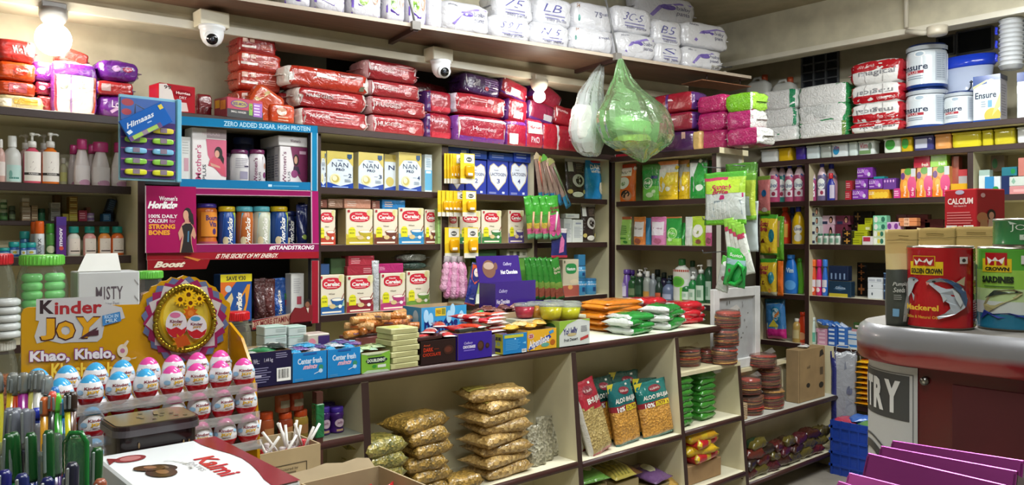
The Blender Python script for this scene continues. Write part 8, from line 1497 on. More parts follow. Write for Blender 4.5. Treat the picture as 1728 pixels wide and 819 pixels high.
prt([('e',311,537,51,56,'6a5a14'),('e',311,537,47,52,'a08a24'),('e',311,537,42,47,'c8a420'),('e',312,536,38,43,'d8bc48'),('e',324,532,20,33,'cdb23c')])
part(T,'board',m,'yellow printed board')
g=MB();n=48
cc=c0(311,537);rx=(kx(360)-kx(262))/2;rz_=(kz(311,483)-kz(311,591))/2
P=[(cc[0]+rx*math.cos(2*PI*i/n)*(1-.12*math.sin(2*PI*i/n)),-.006,cc[1]+rz_*math.sin(2*PI*i/n))for i in range(n+1)]
g.tube(P,.0055,M('a8902c','metal'),8)
for i in range(0,n):
 p=Vector(P[i]);g.lathe([(0,-.006),(.006,0),(0,.006)],M('b09a34','metal'),6,cx=p.x,cy=p.y-.003,z0=p.z)
part(T,'rope_rim',g,'gold beaded rim of the medallion')
g=MB()
for px,py,r_ in((301,505,13),(315,497,13),(318,511,12),(333,504,11),(314,525,9)):
 for q in range(2):
  prt_=MB();
 pts_=star(px,py,r_*.55,r_,11,px);g.pr(lambda u,v,o:ksurf(u,v,o+.011),[('p',pts_,'dcae1c'),('e',px,py,r_*.3,r_*.3,'5a3014')],'gloss')
g.pr(lambda u,v,o:ksurf(u,v,o+.011),[('p',star(318,528,8,14,9,.2),'b85a1c'),('e',318,528,5,5,'c8742c')],'gloss')
for px,py,rw,rh,top in((294,547,18,23,'c06a90'),(328,551,17,20,'4a8ab0')):
 g.pr(lambda u,v,o:ksurf(u,v,o+.011),[('e',px,py,rw,rh,'c8c4c8'),('p',[(px-rw*.98,py+4),(px-rw*.5,py+8),(px,py+4),(px+rw*.5,py+9),(px+rw*.98,py+3),(px+rw*.8,py+rh*.62),(px+rw*.3,py+rh*.95),(px-rw*.3,py+rh*.95),(px-rw*.8,py+rh*.62)],'a8242a'),('e',px-2,py-rh*.68,rw*.5,rh*.2,top),tx('Kinder',px-rw*.6,py-rh*.35,px+rw*.6,py-rh*.12,'6a2a34',{'b':.03}),tx('JOY',px-rw*.4,py-rh*.08,px+rw*.5,py+rh*.14,'a8801c',{'b':.05})],'gloss')
g.pr(lambda u,v,o:ksurf(u,v,o+.011),[('p',star(300,576,8,15,8,.4),'b87a1c'),('p',[(290,570),(310,564),(318,580),(296,586)],'a84a1c')],'gloss')
part(T,'medallion_print',g,'flowers and two eggs printed in the medallion')
g=MB();q=KP([(386,545),(386,560),(386,700)])
zc_=[(0.006,kz(386,545)-ZF),(-.06,kz(386,566)-ZF),(-.10,kz(386,600)-ZF),(-.125,kz(386,640)-ZF),(-.14,kz(386,700)-ZF),(-.15,0),(.006,0)]
xk_=x1-ox
vs=[(xk_+.002,y,z)for y,z in zc_]+[(xk_+.008,y,z)for y,z in zc_];nn=len(zc_)
tri=tessellate_polygon([[Vector((y,z,0))for y,z in zc_]])
g.add(vs,[tuple(t)for t in tri]+[tuple(i+nn for i in t[::-1])for t in tri]+[(i,(i+1)%nn,(i+1)%nn+nn,i+nn)for i in range(nn)],M(KB,'gloss'));part(T,'side_cheek',g,'yellow side cheek')
tiers=[(.335-.0,650),(.0,700),(.0,748)]
ez=[KF.back(-.075).hit(180,y)[1]-ZF for y in(679,729,778)]
for k,z in enumerate(ez):
 g=MB();yf=-.145-.012*k;g.box(x0-ox+.01,x1-ox,yf,0,z-.004,z,M_clear('f2f0f0',.22,.08));g.box(x0-ox+.01,x1-ox,yf-.002,yf,z-.004,z+.014,M_clear('f2f0f0',.25,.08));part(T,'clear_tier',g,'clear plastic tier')
g=MB();g.box(x0-ox,x1-ox,-.17,0,0,.02,M(KB,'gloss'));part(T,'base',g)
def egg(pink):
 top=M('d84a9c' if pink else '3f9fd4','gloss');g=MB();prof=[];H=.061;R=.0225
 er=lambda t:R*2*math.sqrt(max(0,t*(1-t)))*(1.06-.14*t-.1*(t>.5)*(t-.5))
 ts_=[(1-math.cos(PI*i/20))/2 for i in range(21)];prof=[(er(t),H*t)for t in ts_]
 mats={i:(M('b3161c','gloss')if ts_[i]<.32 else(M('dcdade','gloss')if ts_[i]<.74 else top))for i in range(20)}
 g.lathe(prof,M('dcdade','gloss'),20,mats=mats)
 def sf(u,v,o):
  r_=er(v);a_=-PI/2+(u-.5)*PI
  return((r_+o)*math.cos(a_),(r_+o)*math.sin(a_),H*v)
 g.pr(sf,[('p',[(.0,.3),(.0,.36),(.15,.42),(.3,.36),(.45,.42),(.6,.35),(.8,.43),(1,.36),(1,.3)],'b3161c'),('t','Kinder',.3,.6,.72,.68,'7a2a34',{'b':.03}),('t','JOY',.36,.46,.68,.57,'c89a1c',{'b':.06}),('e',.2,.53,.09,.07,'8ab0d0'),('e',.78,.62,.06,.05,'9ac0dc'),('r',.4,.41,.62,.44,'8a7a80')],'gloss',True)
 return g
eb={False:egg(False).mesh('egg_blue'),True:egg(True).mesh('egg_pink')}
xs_=[x0+.03+(x1-x0-.055)*k/7 for k in range(8)]
first={}
for ti,z in enumerate(ez):
 for rw in range(2):
  for k in range(8):
   pink=k>=4
   lab='%s-topped chocolate egg in the %s tier, %s row, %s from left'%('pink' if pink else 'blue',['top','middle','bottom'][ti],['front','back'][rw],ORD[k])
   if ti==1 and rw==0 and k in(2,3):continue
   o=link('chocolate_egg',eb[pink],None,(xs_[k]-.012+(.022 if rw==0 else-.002),1.67-(.115 if rw==0 else.055)-.012*ti*(rw==0),ZF+z+.0005+(.012 if rw else 0)),(0,0,rnd.uniform(-.3,.3)))
   tag(o,lab,'chocolate egg','pink chocolate eggs' if pink else 'blue chocolate eggs')
   # black tub
zt=1.205;PA=atz(160,706,zt);PB2=atz(303,684,zt)
yb_=(PA[1]+PB2[1])/2;xa,xb=PA[0]+.004,PB2[0];dp=.105
T=thing('dessert_tub','dark brown lidded plastic tub with gold flecks in front of the eggs','tub',((xa+xb)/2,yb_-dp/2,1.115));w=xb-xa
m=MB();m.brick(w*.93,dp*.92,.09,M('241a1c','gloss'),7,9,.0,1);r=random.Random(4)
m.pr(brick_surf(w*.93,dp*.92,.09,7),[('e',r.uniform(.05,.95),r.uniform(.1,.7),.012,.05,'8a7048')for _ in range(10)],'gloss');part(T,'tub',m,'black tub')
def rr(wx,wy,rad,n=6):return[(sx*(wx-rad)+rad*math.cos(a0+PI/2*i/n),sy*(wy-rad)+rad*math.sin(a0+PI/2*i/n))for sx,sy,a0 in((1,1,0),(-1,1,PI/2),(-1,-1,PI),(1,-1,3*PI/2))for i in range(n+1)]
m=MB();m.prismz(rr(w/2,dp/2,.02),.074,.084,M('4c484c','gloss'));m.prismz(rr(w/2*.985,dp/2*.98,.02),.084,.09,M('2a1c1e','gloss'));part(T,'lid',m,'grey-edged brown lid')
m=MB();m.prismz(rr(w/2*.93,dp/2*.88,.016),.0895,.0912,M('6a634c','gloss'));r=random.Random(9)
m.pr(lambda u,v,o:((u-.5)*w*.9,(v-.5)*dp*.82,.0912+o),[('e',r.uniform(.35,.95),r.uniform(.1,.9),.03,.05,'5a5038')for _ in range(9)]+[('p',[(.55,.5),(.6,.8),(.66,.78),(.6,.45)],'6a5c3a')]);part(T,'lid_window',m,'clear top of the lid')
m=MB();m.box(-w*.5,w*.5,-dp*.48,dp*.48,0,1.115-ZF-.0005,M('6a5a4c','kraft'),.003);solo('carton_box',m,'brown carton under the dark dessert tub, hidden by the dates box','box',((xa+xb)/2,yb_-dp/2,ZF),0)
# dates box
zk=1.17;A1=atz(165,775,zk);A2=atz(365,737,zk);A3=atz(505,812,zk)
xk0,xk1,yk1,yk0=A1[0],(A2[0]+A3[0])/2,A2[1],A3[1];w=xk1-xk0;l=yk1-yk0
T=thing('dates_box','white dates carton with a dark red swoosh and red lettering in the foreground','box',((xk0+xk1)/2,yk0,1.06),0)
m=MB();h=zk-1.06;m.box(-w/2,w/2,0,l,0,h,M('dfe2e4','gloss'),.003,{'front':M('d4d8da','gloss')})
tp_=lambda u,v,o:(-w/2+u*w,v*l,h+o)
ts=lambda u,v,o:(-w/2+v*w,l*(1-u),h+o)
m.pr(ts,[('p',[(0,.80),(.12,.80),(.25,.83),(.38,.88),(.5,.9),(.62,.885),(.75,.85),(.88,.80),(1,.78),(1,1),(0,1)],'7a1c20'),('t','Kalmi',.36,.58,.72,.75,'b0222c',{'b':.03}),('t','DATES',.40,.52,.58,.56,'a8a8ac'),('e',.15,.2,.06,.12,'8a3a3c'),('e',.15,.2,.04,.08,'b87a78'),('p',[(.08,.05),(.2,.02),(.12,.12)],'7a2a2c'),('r',.88,.5,.93,.56,'a8b8b0')],'gloss')
for i in range(14):a_=-.4+2.6*i/13;m.lay-=.0003;m.pr(ts,[('t','MADINATUL DATES'[i],.43+.16*math.cos(a_+1.6),.3+.2*math.sin(a_+1.6)-.02,.45+.16*math.cos(a_+1.6),.3+.2*math.sin(a_+1.6)+.02,'a8a8a4')]if 'MADINATUL DATES'[i]!=' ' else[])
part(T,'carton',m)
for q,(u,v,rz,rl)in enumerate(((.40,.31,.5,.055),(.48,.27,.2,.058),(.38,.23,.8,.05))):
 m.lay+=.0;g=MB();
 pts_=[(u+(rl*1.5*math.cos(a_)*math.cos(rz)-rl*.8*math.sin(a_)*math.sin(rz)),v+(rl*2.4*math.cos(a_)*math.sin(rz)+rl*1.8*math.sin(a_)*math.cos(rz)))for a_ in[2*PI*i/16 for i in range(16)]]
 pin=[(u+(p[0]-u)*.5-.006,v+(p[1]-v)*.4+.01)for p in pts_]
 g.lay=.003*0+.0006*q;g.pr(ts,[('p',pts_,['2a221c','3a2a20','4a3426'][q]),('p',pin,['6a5a4c','7a5a40','8a6448'][q])],'gloss');part(T,'date_print',g,'printed picture of a date')
m=MB();m.box(-w*.49,w*.49,.005,l-.005,0,1.06-ZF-.0005,M('8a7458','kraft'),.003);solo('carton_box',m,'brown carton under the white dates box below the view','box',((xk0+xk1)/2,yk0,ZF),0)
# lollipop carton
yf=1.77;x0_,x1_=atz(430,770,.98)[0]-.045,atz(540,748,.98)[0];h=.98-ZF;w=x1_-x0_;d=.155
T=thing('lollipop_carton','open brown carton of white-stick lollipops with printed side behind the dates box','box',((x0_+x1_)/2,yf,ZF))
m=MB();K2=M('a3906f','kraft');K3=M('8f7c5e','kraft')
for b in((-w/2,w/2,0,.004),(-w/2,w/2,d-.004,d),(-w/2,-w/2+.004,.004,d-.004),(w/2-.004,w/2,.004,d-.004)):m.box(b[0],b[1],b[2],b[3],0,h,K2)
m.box(-w/2,w/2,0,d,0,.004,K3)
m.pr(flat_front(w,h),[('r',.32,.1,.33,.72,'3a3024'),('r',.32,.71,.82,.725,'3a3024'),('r',.82,.1,.83,.725,'3a3024'),('ln',.4,.3,.78,.6,4,'5a4c38'),('t','manufactured by',.4,.6,.72,.66,'4a3c2c')],'kraft');part(T,'carton',m)
r=random.Random(12)
LP=[(477,672,462,718),(466,735,478,713),(417,720,455,690),(395,728,418,745),(432,740,463,765),(483,713,487,760),(505,720,513,752),(493,745,516,725),(460,720,490,755),(515,735,508,700),(444,755,426,735),(408,722,440,752),(470,752,455,725),(425,715,445,745)]
for k in range(16):
 px=425+7.2*k+r.uniform(-4,4);f=Frame(0,yf+.03+.09*r.random());s,_=f.hit(px,740);s=max(x0_+.02,min(x1_-.02,s));z=.965+r.uniform(-.02,.02)
 d_=Vector((r.uniform(-.7,.7),r.uniform(-.3,.3),r.uniform(.5,1.0))).normalized();L_=.085
 T2=thing('lollipop','white-stick lollipop with red and white wrapper in the brown carton','lollipop',f.W(s,0,z-.02),0,'lollipops in the carton')
 g=MB();g.tube([Vector((0,0,0)),d_*L_],.0036,M('dedcd8','plastic'),8);part(T2,'stick',g)
 g=MB();g.lathe([(0,-.016),(.011,-.012),(.016,0),(.012,.011),(.005,.017),(.009,.026),(.004,.028)],M('c8bcbc' if k%3 else 'b8222c','crinkle'),12);part(T2,'wrapped_sweet',g)
CT=atz(640,786,.98);X1=CT[0];Y1=CT[1];X0=X1-.19;Y0=Y1-.26;h=.98-ZF
T=thing('open_carton','open brown carton with torn flaps at the bottom edge of the view','box',((X0+X1)/2,Y0,ZF));w=X1-X0;d=Y1-Y0
m=MB()
for b in((-w/2,w/2,0,.004),(-w/2,w/2,d-.004,d),(-w/2,-w/2+.004,.004,d-.004),(w/2-.004,w/2,.004,d-.004)):m.box(b[0],b[1],b[2],b[3],0,h,K2)
m.box(-w/2,w/2,0,d,0,.004,K3);part(T,'carton',m)
g=MB();P=[(-w/2-.06,.0),(-w/2+.01,0.0),(w/2,0),(w/2-.01,.028),(w*.3,.034),(w*.1,.03),(-.02,.037),(-w*.3,.032),(-w/2-.03,.03)]
g.prism(P,0,.003,K2);part(T,'torn_flap',g,None,(0,d+.012,h-.01),(math.radians(-35),0,0))
for k in range(3):m=MB();m.bag(.06,.06,.02,M('b81c28','film'),'pillow',6,6,.4,500+k);solo('red_packet',m,'red packet inside the open torn-flap carton','packet',((X0+X1)/2-.04+.05*k,Y1-.05-.02*k,.905),.3*k,'red packets in the torn-flap carton')
m=MB();m.box(-w*.45,w*.45,.01,d-.01,0,.045,M('7a684c','kraft'));solo('carton_liner',m,'flat brown packing inside the open torn-flap carton','packing',((X0+X1)/2,Y0,ZF+.005),0)
# pens
r=random.Random(77)
PENC=thing('pen_stand','clear tiered pen stand packed with pens at the left of the foreground','pen stand',at(70,900,.95)[:2]+(ZF,),TH-PI/2)
po=Vector(PENC.location)
for nm,b in(('tier',(-.13,.02,.0205,.0595,.275,.345)),('tier',(-.12,.14,-.15,.02,.255,.285)),('tier',(-.13,-.03,.06,.12,.305,.38))):
 m=MB();x0_,x1_,y0_,y1_,z0_,z1_=b;cm_=M_clear('e8f0ee',.15)
 m.box(x0_,x1_,y0_,y0_+.002,z0_,z1_,cm_);m.box(x0_,x1_,y1_-.002,y1_,z0_,z1_,cm_);m.box(x0_,x0_+.002,y0_,y1_,z0_,z1_,cm_);m.box(x1_-.002,x1_,y0_,y1_,z0_,z1_,cm_);m.box(x0_,x1_,y0_,y1_,0,z0_,M('5a5e60','plastic'));part(PENC,nm,m)
def pen(lab,px,ytop,d,L_,rad,body,cap,capf=.3,grp=None,tip='787e7e',lean=0,capfin='plastic',name='pen',grip=None,clip=True):
 x,y,zt_=at(px,ytop,d);zb_=ZF+.002+(.305 if d>1.01 else(.275 if d>.97 else.255))
 T=thing(name,lab,'pen',(x,y,zb_),TH-PI/2,grp,rot=(math.radians(r.uniform(-3,3)),math.radians(lean+r.uniform(-3,3)),TH-PI/2));L_=zt_-zb_
 g=MB();bl=L_*(1-capf);g.lathe([(rad*.9,0),(rad,.003),(rad,bl)],mm(body,'gloss'),10)
 if grip:g.lathe([(rad*1.02,bl*.65),(rad*1.12,bl*.7),(rad*1.12,bl*.92),(rad*1.02,bl*.97)],mm(grip,'plastic'),10)
 part(T,'barrel',g)
 g=MB();g.lathe([(rad*1.1,bl),(rad*1.15,bl+.004),(rad*1.12,L_*.97),(rad*.7,L_),(0,L_)],mm(cap,capfin),12)
 if clip:g.box(-.0012,.0012,-rad*1.12-.004,-rad*1.1,L_-L_*capf*.85,L_-.003,mm(tip,'plastic'),.0008)
 part(T,'cap',g);return T
for k,(px,py,c,c2)in enumerate([(3,632,'c8c43a','yellow'),(12,634,'d8b82a','amber'),(22,640,'d84a1c','orange'),(38,633,'9a2a8a','purple'),(50,632,'d0cc6a','pale yellow'),(59,630,'c8c8c0','white'),(65,640,'2a7a5a','green')]):
 pen('thick %s highlighter with clear end, %s from left in the back row of pens'%(c2,ORD[k]),px,py-4,1.02,.15,.0062,c,M_clear('b8beba',.3),.16,name='highlighter')
for k,px in enumerate((5,17,28,40,50)):
 pen('grey clear gel pen, %s from left in the middle row of pens'%ORD[k],px,690+3*(k%2),.98,.13,.0052,'4a4e5c','70747e',.32,name='gel_pen',grip='22242e')
for k,(px,py)in enumerate([(66,690),(76,686),(89,684),(93,692)]):
 pen('blue pen with white band, %s from left beside the grey gel pens'%ORD[k],px,py,1.0,.13,.005,'2a3a8a','26359a',.1,grip='c8ccd8')
for k,(px,py,c,cap,nm)in enumerate([(76,668,'d89a2a','c86a3a','orange'),(84,660,'3a3a3c','d85a4a','coral-capped black'),(88,655,'2a6ab0','2a70b8','blue'),(97,676,'2a72b0','2f80c0','light blue'),(105,664,'3aa02c','5ab83a','bright green'),(116,662,'4a2a1c','33261f','brown'),(124,662,'d0c82a','2a2a24','yellow with black cap')]):
 pen('%s sketch pen, %s from left in the upright group'%(nm,ORD[k]),px,py,1.0,.16,.0048,c,cap,.14,name='sketch_pen',lean=0)
for k in range(20):
 px=6+8.6*k+r.uniform(-3,3);py=742+r.uniform(-14,22)+(8 if k>14 else 0);c=['3a1f5a','7a1c28','2a2a6a','1f6a34','20243a','1f5a2c','22306a','2a2440','1c2440','1f7a34'][k%10];nm=['purple','dark red','blue','green','black','dark green','royal blue','plum','navy','emerald'][k%10]
 pen('clear-capped %s ball pen in the front bunch of pens'%nm,min(160,px),py,.90+.05*(k%3),.15,.0055,c,M_clear('a8b8b0',.18)if k%3 else '15481f',.34,grp='%s ball pens in the front bunch'%nm,name='ball_pen',tip='707c78')
for k,(px,py)in enumerate([(128,728)]):
 x,y,zt_=at(px,py,.88);T=thing('pen_pouch','rounded green clear pen pouch among the front bunch of pens','pouch',(x,y,ZF),TH-PI/2,None)
 m=MB();hh=zt_-ZF;m.tube([(-.012,0,.0),(-.012,0,hh-.012),(-.006,0,hh-.002),(.006,0,hh-.002),(.012,0,hh-.012),(.012,0,.0)],.003,M_clear('2f9a4a',.4),8);m.box(-.012,.012,-.001,.001,0,hh-.008,M_clear('8ac89a',.2));part(T,'sleeve',m)
for k,(px,py,c)in enumerate([(3,794,'1a1c60'),(48,798,'141e54'),(86,804,'141a50'),(104,800,'182252'),(118,778,'1c1f30'),(158,810,'8a4a34')]):
 pen('%s capped pen standing lowest in front, %s from left'%(['bright blue','blue','indigo','cobalt','black','coral'][k],ORD[k]),px,py,.82,.10,.0058,c,c,.5)
 # FREEZER COUNTER at right
ZT=1.362
def frpts(x0,x1,y0,y1,r1,r2,n=12):
 P=[(x1,y0)]
 P+=[(x1-r2+r2*math.cos(PI/2*i/n),y1-r2+r2*math.sin(PI/2*i/n))for i in range(n+1)]
 P+=[(x0+r1-r1*math.sin(PI/2*i/n),y1-r1+r1*math.cos(PI/2*i/n))for i in range(n+1)]
 P+=[(x0,y0)];return P
T=thing('freezer_counter','dark red rounded freezer counter with a silver and red painted rim at right','freezer',(0,0,0))
RIM=frpts(1.185,1.78,-.75,.582,.115,.115)
def M_rim():
 m=bpy.data.materials.new('painted_rim');m.use_nodes=True;nt=m.node_tree;N=nt.nodes;L=nt.links;b=N['Principled BSDF']
 tc=N.new('ShaderNodeTexCoord');sp=N.new('ShaderNodeSeparateXYZ');L.new(tc.outputs['Object'],sp.inputs[0]);nz=N.new('ShaderNodeTexNoise');nz.inputs['Scale'].default_value=18;L.new(tc.outputs['Object'],nz.inputs['Vector'])
 ad=N.new('ShaderNodeMath');ad.operation='MULTIPLY_ADD';ad.inputs[1].default_value=.008;L.new(nz.outputs['Fac'],ad.inputs[0]);L.new(sp.outputs['Z'],ad.inputs[2])
 mr=N.new('ShaderNodeMapRange');mr.inputs['From Min'].default_value=ZT-.042;mr.inputs['From Max'].default_value=ZT-.012;L.new(ad.outputs[0],mr.inputs['Value'])
 rp=N.new('ShaderNodeValToRGB');rp.color_ramp.elements[0].color=lin('80101a');rp.color_ramp.elements[1].color=lin('7c7c80');rp.color_ramp.elements[0].position=.25;rp.color_ramp.elements[1].position=.6
 L.new(mr.outputs[0],rp.inputs['Fac']);L.new(rp.outputs['Color'],b.inputs['Base Color']);b.inputs['Roughness'].default_value=.3;b.inputs['Metallic'].default_value=.25;b.inputs['Coat Weight'].default_value=.4;return m
m=MB();n=len(RIM);MR=M_rim();prof=[(.0,ZT-.055),(-.004,ZT-.05),(-.005,ZT-.02),(0,ZT-.006),(.008,ZT)]
cx_,cy_=1.5,.0
def inset(P,d):
 out_=[]
 for x,y in P:
  dx=1 if x<1.3 else(-1 if x>1.75 else 0)
  v=Vector((cx_-x,(.25 if y>.25 else y)-y));v=v.normalized()if v.length>0 else v;out_.append((x+v.x*d,y+v.y*d))
 return out_
vs=[];fs=[]
for d_,z in prof:
 q=inset(RIM,d_);vs+=[(x,y,z)for x,y in q]
for k in range(len(prof)-1):
 for i in range(n):j=(i+1)%n;fs.append((k*n+i,k*n+j,(k+1)*n+j,(k+1)*n+i))
m.add(vs,fs,MR,True)
top=inset(RIM,.008);tri=tessellate_polygon([[Vector((x,y,0))for x,y in top]]);m.add([(x,y,ZT)for x,y in top],[tuple(t)for t in tri],M('74706a','wall'));bt=inset(RIM,0);m.add([(x,y,ZT-.055)for x,y in bt],[tuple(t)for t in tri],M('5a1014','gloss'));part(T,'rim',m,'silver rim with red painted lower edge')
BODY=frpts(1.20,1.76,-.74,.567,.10,.10);m=MB();m.prismz(BODY,0,ZT-.056,M('540910','gloss'),smooth=False);part(T,'body',m,'dark red body')
m=MB();m.box(1.1965,1.1998,-.73,.415,.05,ZT-.075,M('4a0a12','wall'));part(T,'front_panel',m,'mottled dark red panel')
m=MB()
for yy,zz in((.452,ZT-.075),):m.tube([(1.20,yy,zz),(1.194,yy,zz)],.006,M('8a8a88','metal'),10)
part(T,'screw',m)
arc=[(x,y)for x,y in BODY]
path=[]
P_=[(1.20,.462),(1.20,.466)]+[(1.30-.1*math.cos(PI/2*i/20),.467+.1*math.sin(PI/2*i/20))for i in range(21)]+[(1.45,.567),(1.65,.567)]
acc=[0]
for i in range(1,len(P_)):acc.append(acc[-1]+math.hypot(P_[i][0]-P_[i-1][0],P_[i][1]-P_[i-1][1]))
SW=.185;z1s=ZT-.058;SH=.27
def sgn(u,v,o):
 sarc=(1-u)*SW
 for i in range(1,len(acc)):
  if acc[i]>=sarc or i==len(acc)-1:
   t=(sarc-acc[i-1])/max(1e-6,acc[i]-acc[i-1]);x=P_[i-1][0]+(P_[i][0]-P_[i-1][0])*t;y=P_[i-1][1]+(P_[i][1]-P_[i-1][1])*t
   nx,ny=(P_[i][1]-P_[i-1][1]),-(P_[i][0]-P_[i-1][0]);ln_=math.hypot(nx,ny)or 1;nx,ny=-nx/ln_,-ny/ln_
   return(x+nx*o,y+ny*o,z1s-SH+v*SH)
m=MB()
def grid(u0,v0,u1,v1,c,o):
 nu,nv=40,4;vs=[sgn(u0+(u1-u0)*i/nu,v0+(v1-v0)*j/nv,o)for j in range(nv+1)for i in range(nu+1)]
 m.add(vs,[(j*(nu+1)+i,j*(nu+1)+i+1,(j+1)*(nu+1)+i+1,(j+1)*(nu+1)+i)for j in range(nv)for i in range(nu)],M(c,'card'),True)
grid(0,0,1,1,'b0b2b4',.002);grid(.03,.03,.97,.96,'6a6c6e',.0024);grid(.037,.036,.963,.954,'b4b6b8',.0028);grid(.06,.70,.94,.95,'3c3e40',.0032)
m.lay=.0030
for ch,ua,ub in(('E',.12,.25),('N',.28,.43),('T',.455,.565),('R',.58,.71),('Y',.72,.87)):m.lay=.0032;m.pr(sgn,[('t',ch,ua,.735,ub,.915,'d0d2d4',{'b':.05})])
m.lay=.0032;
def ring(uc,vc,ru,rv,w_,c,a0=0,a1=2*PI,o=.0036):
 n_=40;vs=[]
 for i in range(n_+1):a_=a0+(a1-a0)*i/n_;vs+=[sgn(uc+ru*math.cos(a_),vc+rv*math.sin(a_),o),sgn(uc+ru*(1-w_)*math.cos(a_),vc+rv*(1-w_)*math.sin(a_),o)]
 m.add(vs,[(2*i,2*i+1,2*i+3,2*i+2)for i in range(n_)],M(c,'card'),True)
ring(.5,.33,.36,.25,.05,'4a4c4e');ring(.5,.33,.31,.21,.22,'3a3c3e');ring(.5,.33,.14,.1,.6,'3a3c3e')
part(T,'entry_sign',m,'white ENTRY sign with a round symbol')
def top_at(px,py):return atz(px,py,ZT)
FZ=lambda y:None
def onF(px,w_px,ytop,ybase):
 x,y,_=top_at(px,ybase);d=x*FX+y*FY;w=w_px/FOC*d;h=EYE+(CY-ytop)/FOC*d-ZT;return x,y,d,w,h
VR=TH-PI/2
x,y,d,w,h=onF(1615,106,416,559);r_=w/2
fx,fy=FX*r_,FY*r_
T=thing('fish_tin','red mackerel tin with a crown label and fish picture on the freezer counter','tin',(x+fx,y+fy,ZT+.0005),VR)
m=MB();m.lathe([(r_*.97,0),(r_,.003),(r_*.985,.006),(r_*.985,h-.006),(r_,h-.003),(r_*.97,h),(r_*.9,h-.003),(0,h-.003)],M('a81820','gloss'),40,mats={0:M('8a8478','metal'),4:M('9a948a','metal'),5:M('a8a298','metal'),6:M('a8a298','metal')})
cs=cyl_surf(r_*.985,h,0,PI)
FISH=lambda c1,c2:[('p',c1,'b0b8c0'),('p',c2,'3f5a7a')]
m.pr(cs,[('r',.02,.65,.37,.81,'d8b81c'),('r',.06,.75,.3,.88,'c8981c'),('r',.07,.76,.29,.87,'a01820'),('p',[(.1,.77),(.26,.77),(.28,.84),(.24,.81),(.22,.85),(.18,.81),(.14,.85),(.12,.81),(.08,.84)],'e4dcd8'),('t','GOLDEN CROWN',.035,.665,.36,.73,'2a2a18',{'b':.05}),('r',.525,.79,.62,.87,'d0ccc8'),('e',.572,.83,.022,.022,'2a2422'),('r',.71,.03,.98,.97,'941820'),('ln',.73,.82,.95,.94,3,'c87a7a'),('bar',.72,.59,.86,.82),('ln',.88,.6,.96,.82,6,'c87a7a'),('t','BEST BEFORE',.72,.53,.96,.56,'c86a6a'),('r',.71,.43,.98,.51,'c8b02c'),('ln',.73,.44,.96,.5,3,'5a4a14'),('r',.71,.35,.98,.425,'4a7a2c'),('ln',.73,.36,.96,.415,3,'26441a'),('ln',.73,.12,.96,.32,7,'c87a7a'),('r',.71,.04,.86,.07,'d8b81c'),('e',.78,.085,.06,.02,'d8c8a0'),('p',[(.0,.6),(.06,.62),(.13,.6),(.145,.58),(.1,.54),(.06,.44),(.0,.36)],'a8b0b8'),('p',[(.03,.615),(.1,.615),(.145,.585),(.1,.6)],'4a6484'),('e',.09,.585,.012,.009,'1a1c20'),('p',[(.06,.44),(.1,.4),(.09,.33)],'98a0a8'),('p',[(.22,.57),(.25,.60),(.34,.62),(.45,.59),(.55,.5),(.6,.38),(.57,.27),(.48,.2),(.42,.17),(.33,.13),(.31,.16),(.38,.2),(.43,.26),(.42,.32),(.37,.36),(.34,.44),(.27,.52)],'aab2ba'),('p',[(.3,.615),(.4,.61),(.5,.56),(.58,.46),(.6,.36),(.58,.27),(.55,.34),(.52,.44),(.44,.54),(.36,.6)],'3c5678'),('p',[(.48,.57),(.57,.64),(.56,.53)],'a8a080'),('p',[(.35,.44),(.37,.33),(.4,.38)],'b8c0c4'),('e',.29,.575,.016,.012,'15181c'),('p',[(.22,.57),(.26,.56),(.23,.53)],'c88a80'),('p',[(.44,.5),(.5,.44),(.54,.34),(.52,.28),(.48,.36)],'c4ccd0'),('t','Mackerel',.0,.225,.33,.295,'e0b83c',{'b':.03}),('t','Chilies & Natural Oil',.0,.13,.32,.165,'c89a34',{'b':.02})],'gloss',True)
part(T,'can',m)
x,y,d,w,h=onF(1741,106,418,562);r_=w/2
T=thing('fish_tin','green and blue sardine tin with a fish picture, cut by the right edge','tin',(x+FX*r_,y+FY*r_,ZT+.0005),VR)
m=MB();hz_=h;mats={};P=[(r_*.97,0),(r_,.003)]+[(r_*.985,.006+(h-.012)*i/12)for i in range(13)]+[(r_,h-.003),(r_*.97,h),(0,h-.003)]
for i in range(len(P)-1):
 zz=(P[i][1]+P[i+1][1])/2/h;mats[i]=M('1f6a88' if zz<.2 else('c4ccc8' if zz<.35 else('b0c890' if zz<.5 else('8aba4a' if zz<.72 else '4f9a34'))),'gloss')
mats[0]=M('8a8478','metal');mats[len(P)-3]=M('9a948a','metal');mats[len(P)-2]=M('9a948a','metal')
m.lathe(P,M('6ab03a','gloss'),36,mats=mats)
m.pr(cyl_surf(r_*.985,h),[('r',.02,.7,.32,.86,'d0b420'),('r',.06,.78,.28,.93,'a01820'),('p',[(.1,.8),(.24,.8),(.26,.88),(.2,.84),(.17,.88),(.14,.84),(.08,.88)],'e4dcd8'),('t','CROWN',.06,.715,.3,.76,'2a2a18',{'b':.05}),('t','SARDINES',.02,.57,.34,.65,'1c2a1c',{'b':.06}),('r',.05,.52,.34,.535,'4a6a34'),('r',.4,.8,.5,.9,'d0d0c8'),('e',.45,.85,.025,.025,'6a2a4a'),('p',[(.04,.3),(.1,.42),(.2,.48),(.34,.5),(.42,.46),(.36,.4),(.26,.34),(.16,.26),(.08,.2)],'9a9468'),('p',[(.06,.38),(.16,.48),(.34,.5),(.42,.465),(.3,.455),(.16,.42)],'2f3a34'),('e',.36,.47,.012,.01,'15181c'),('p',[(.0,.12),(.1,.2),(.2,.15),(.4,.18),(.5,.12),(.5,.17),(.3,.22),(.15,.2),(.05,.24)],'2a3a8a')],'gloss',True);part(T,'can',m)
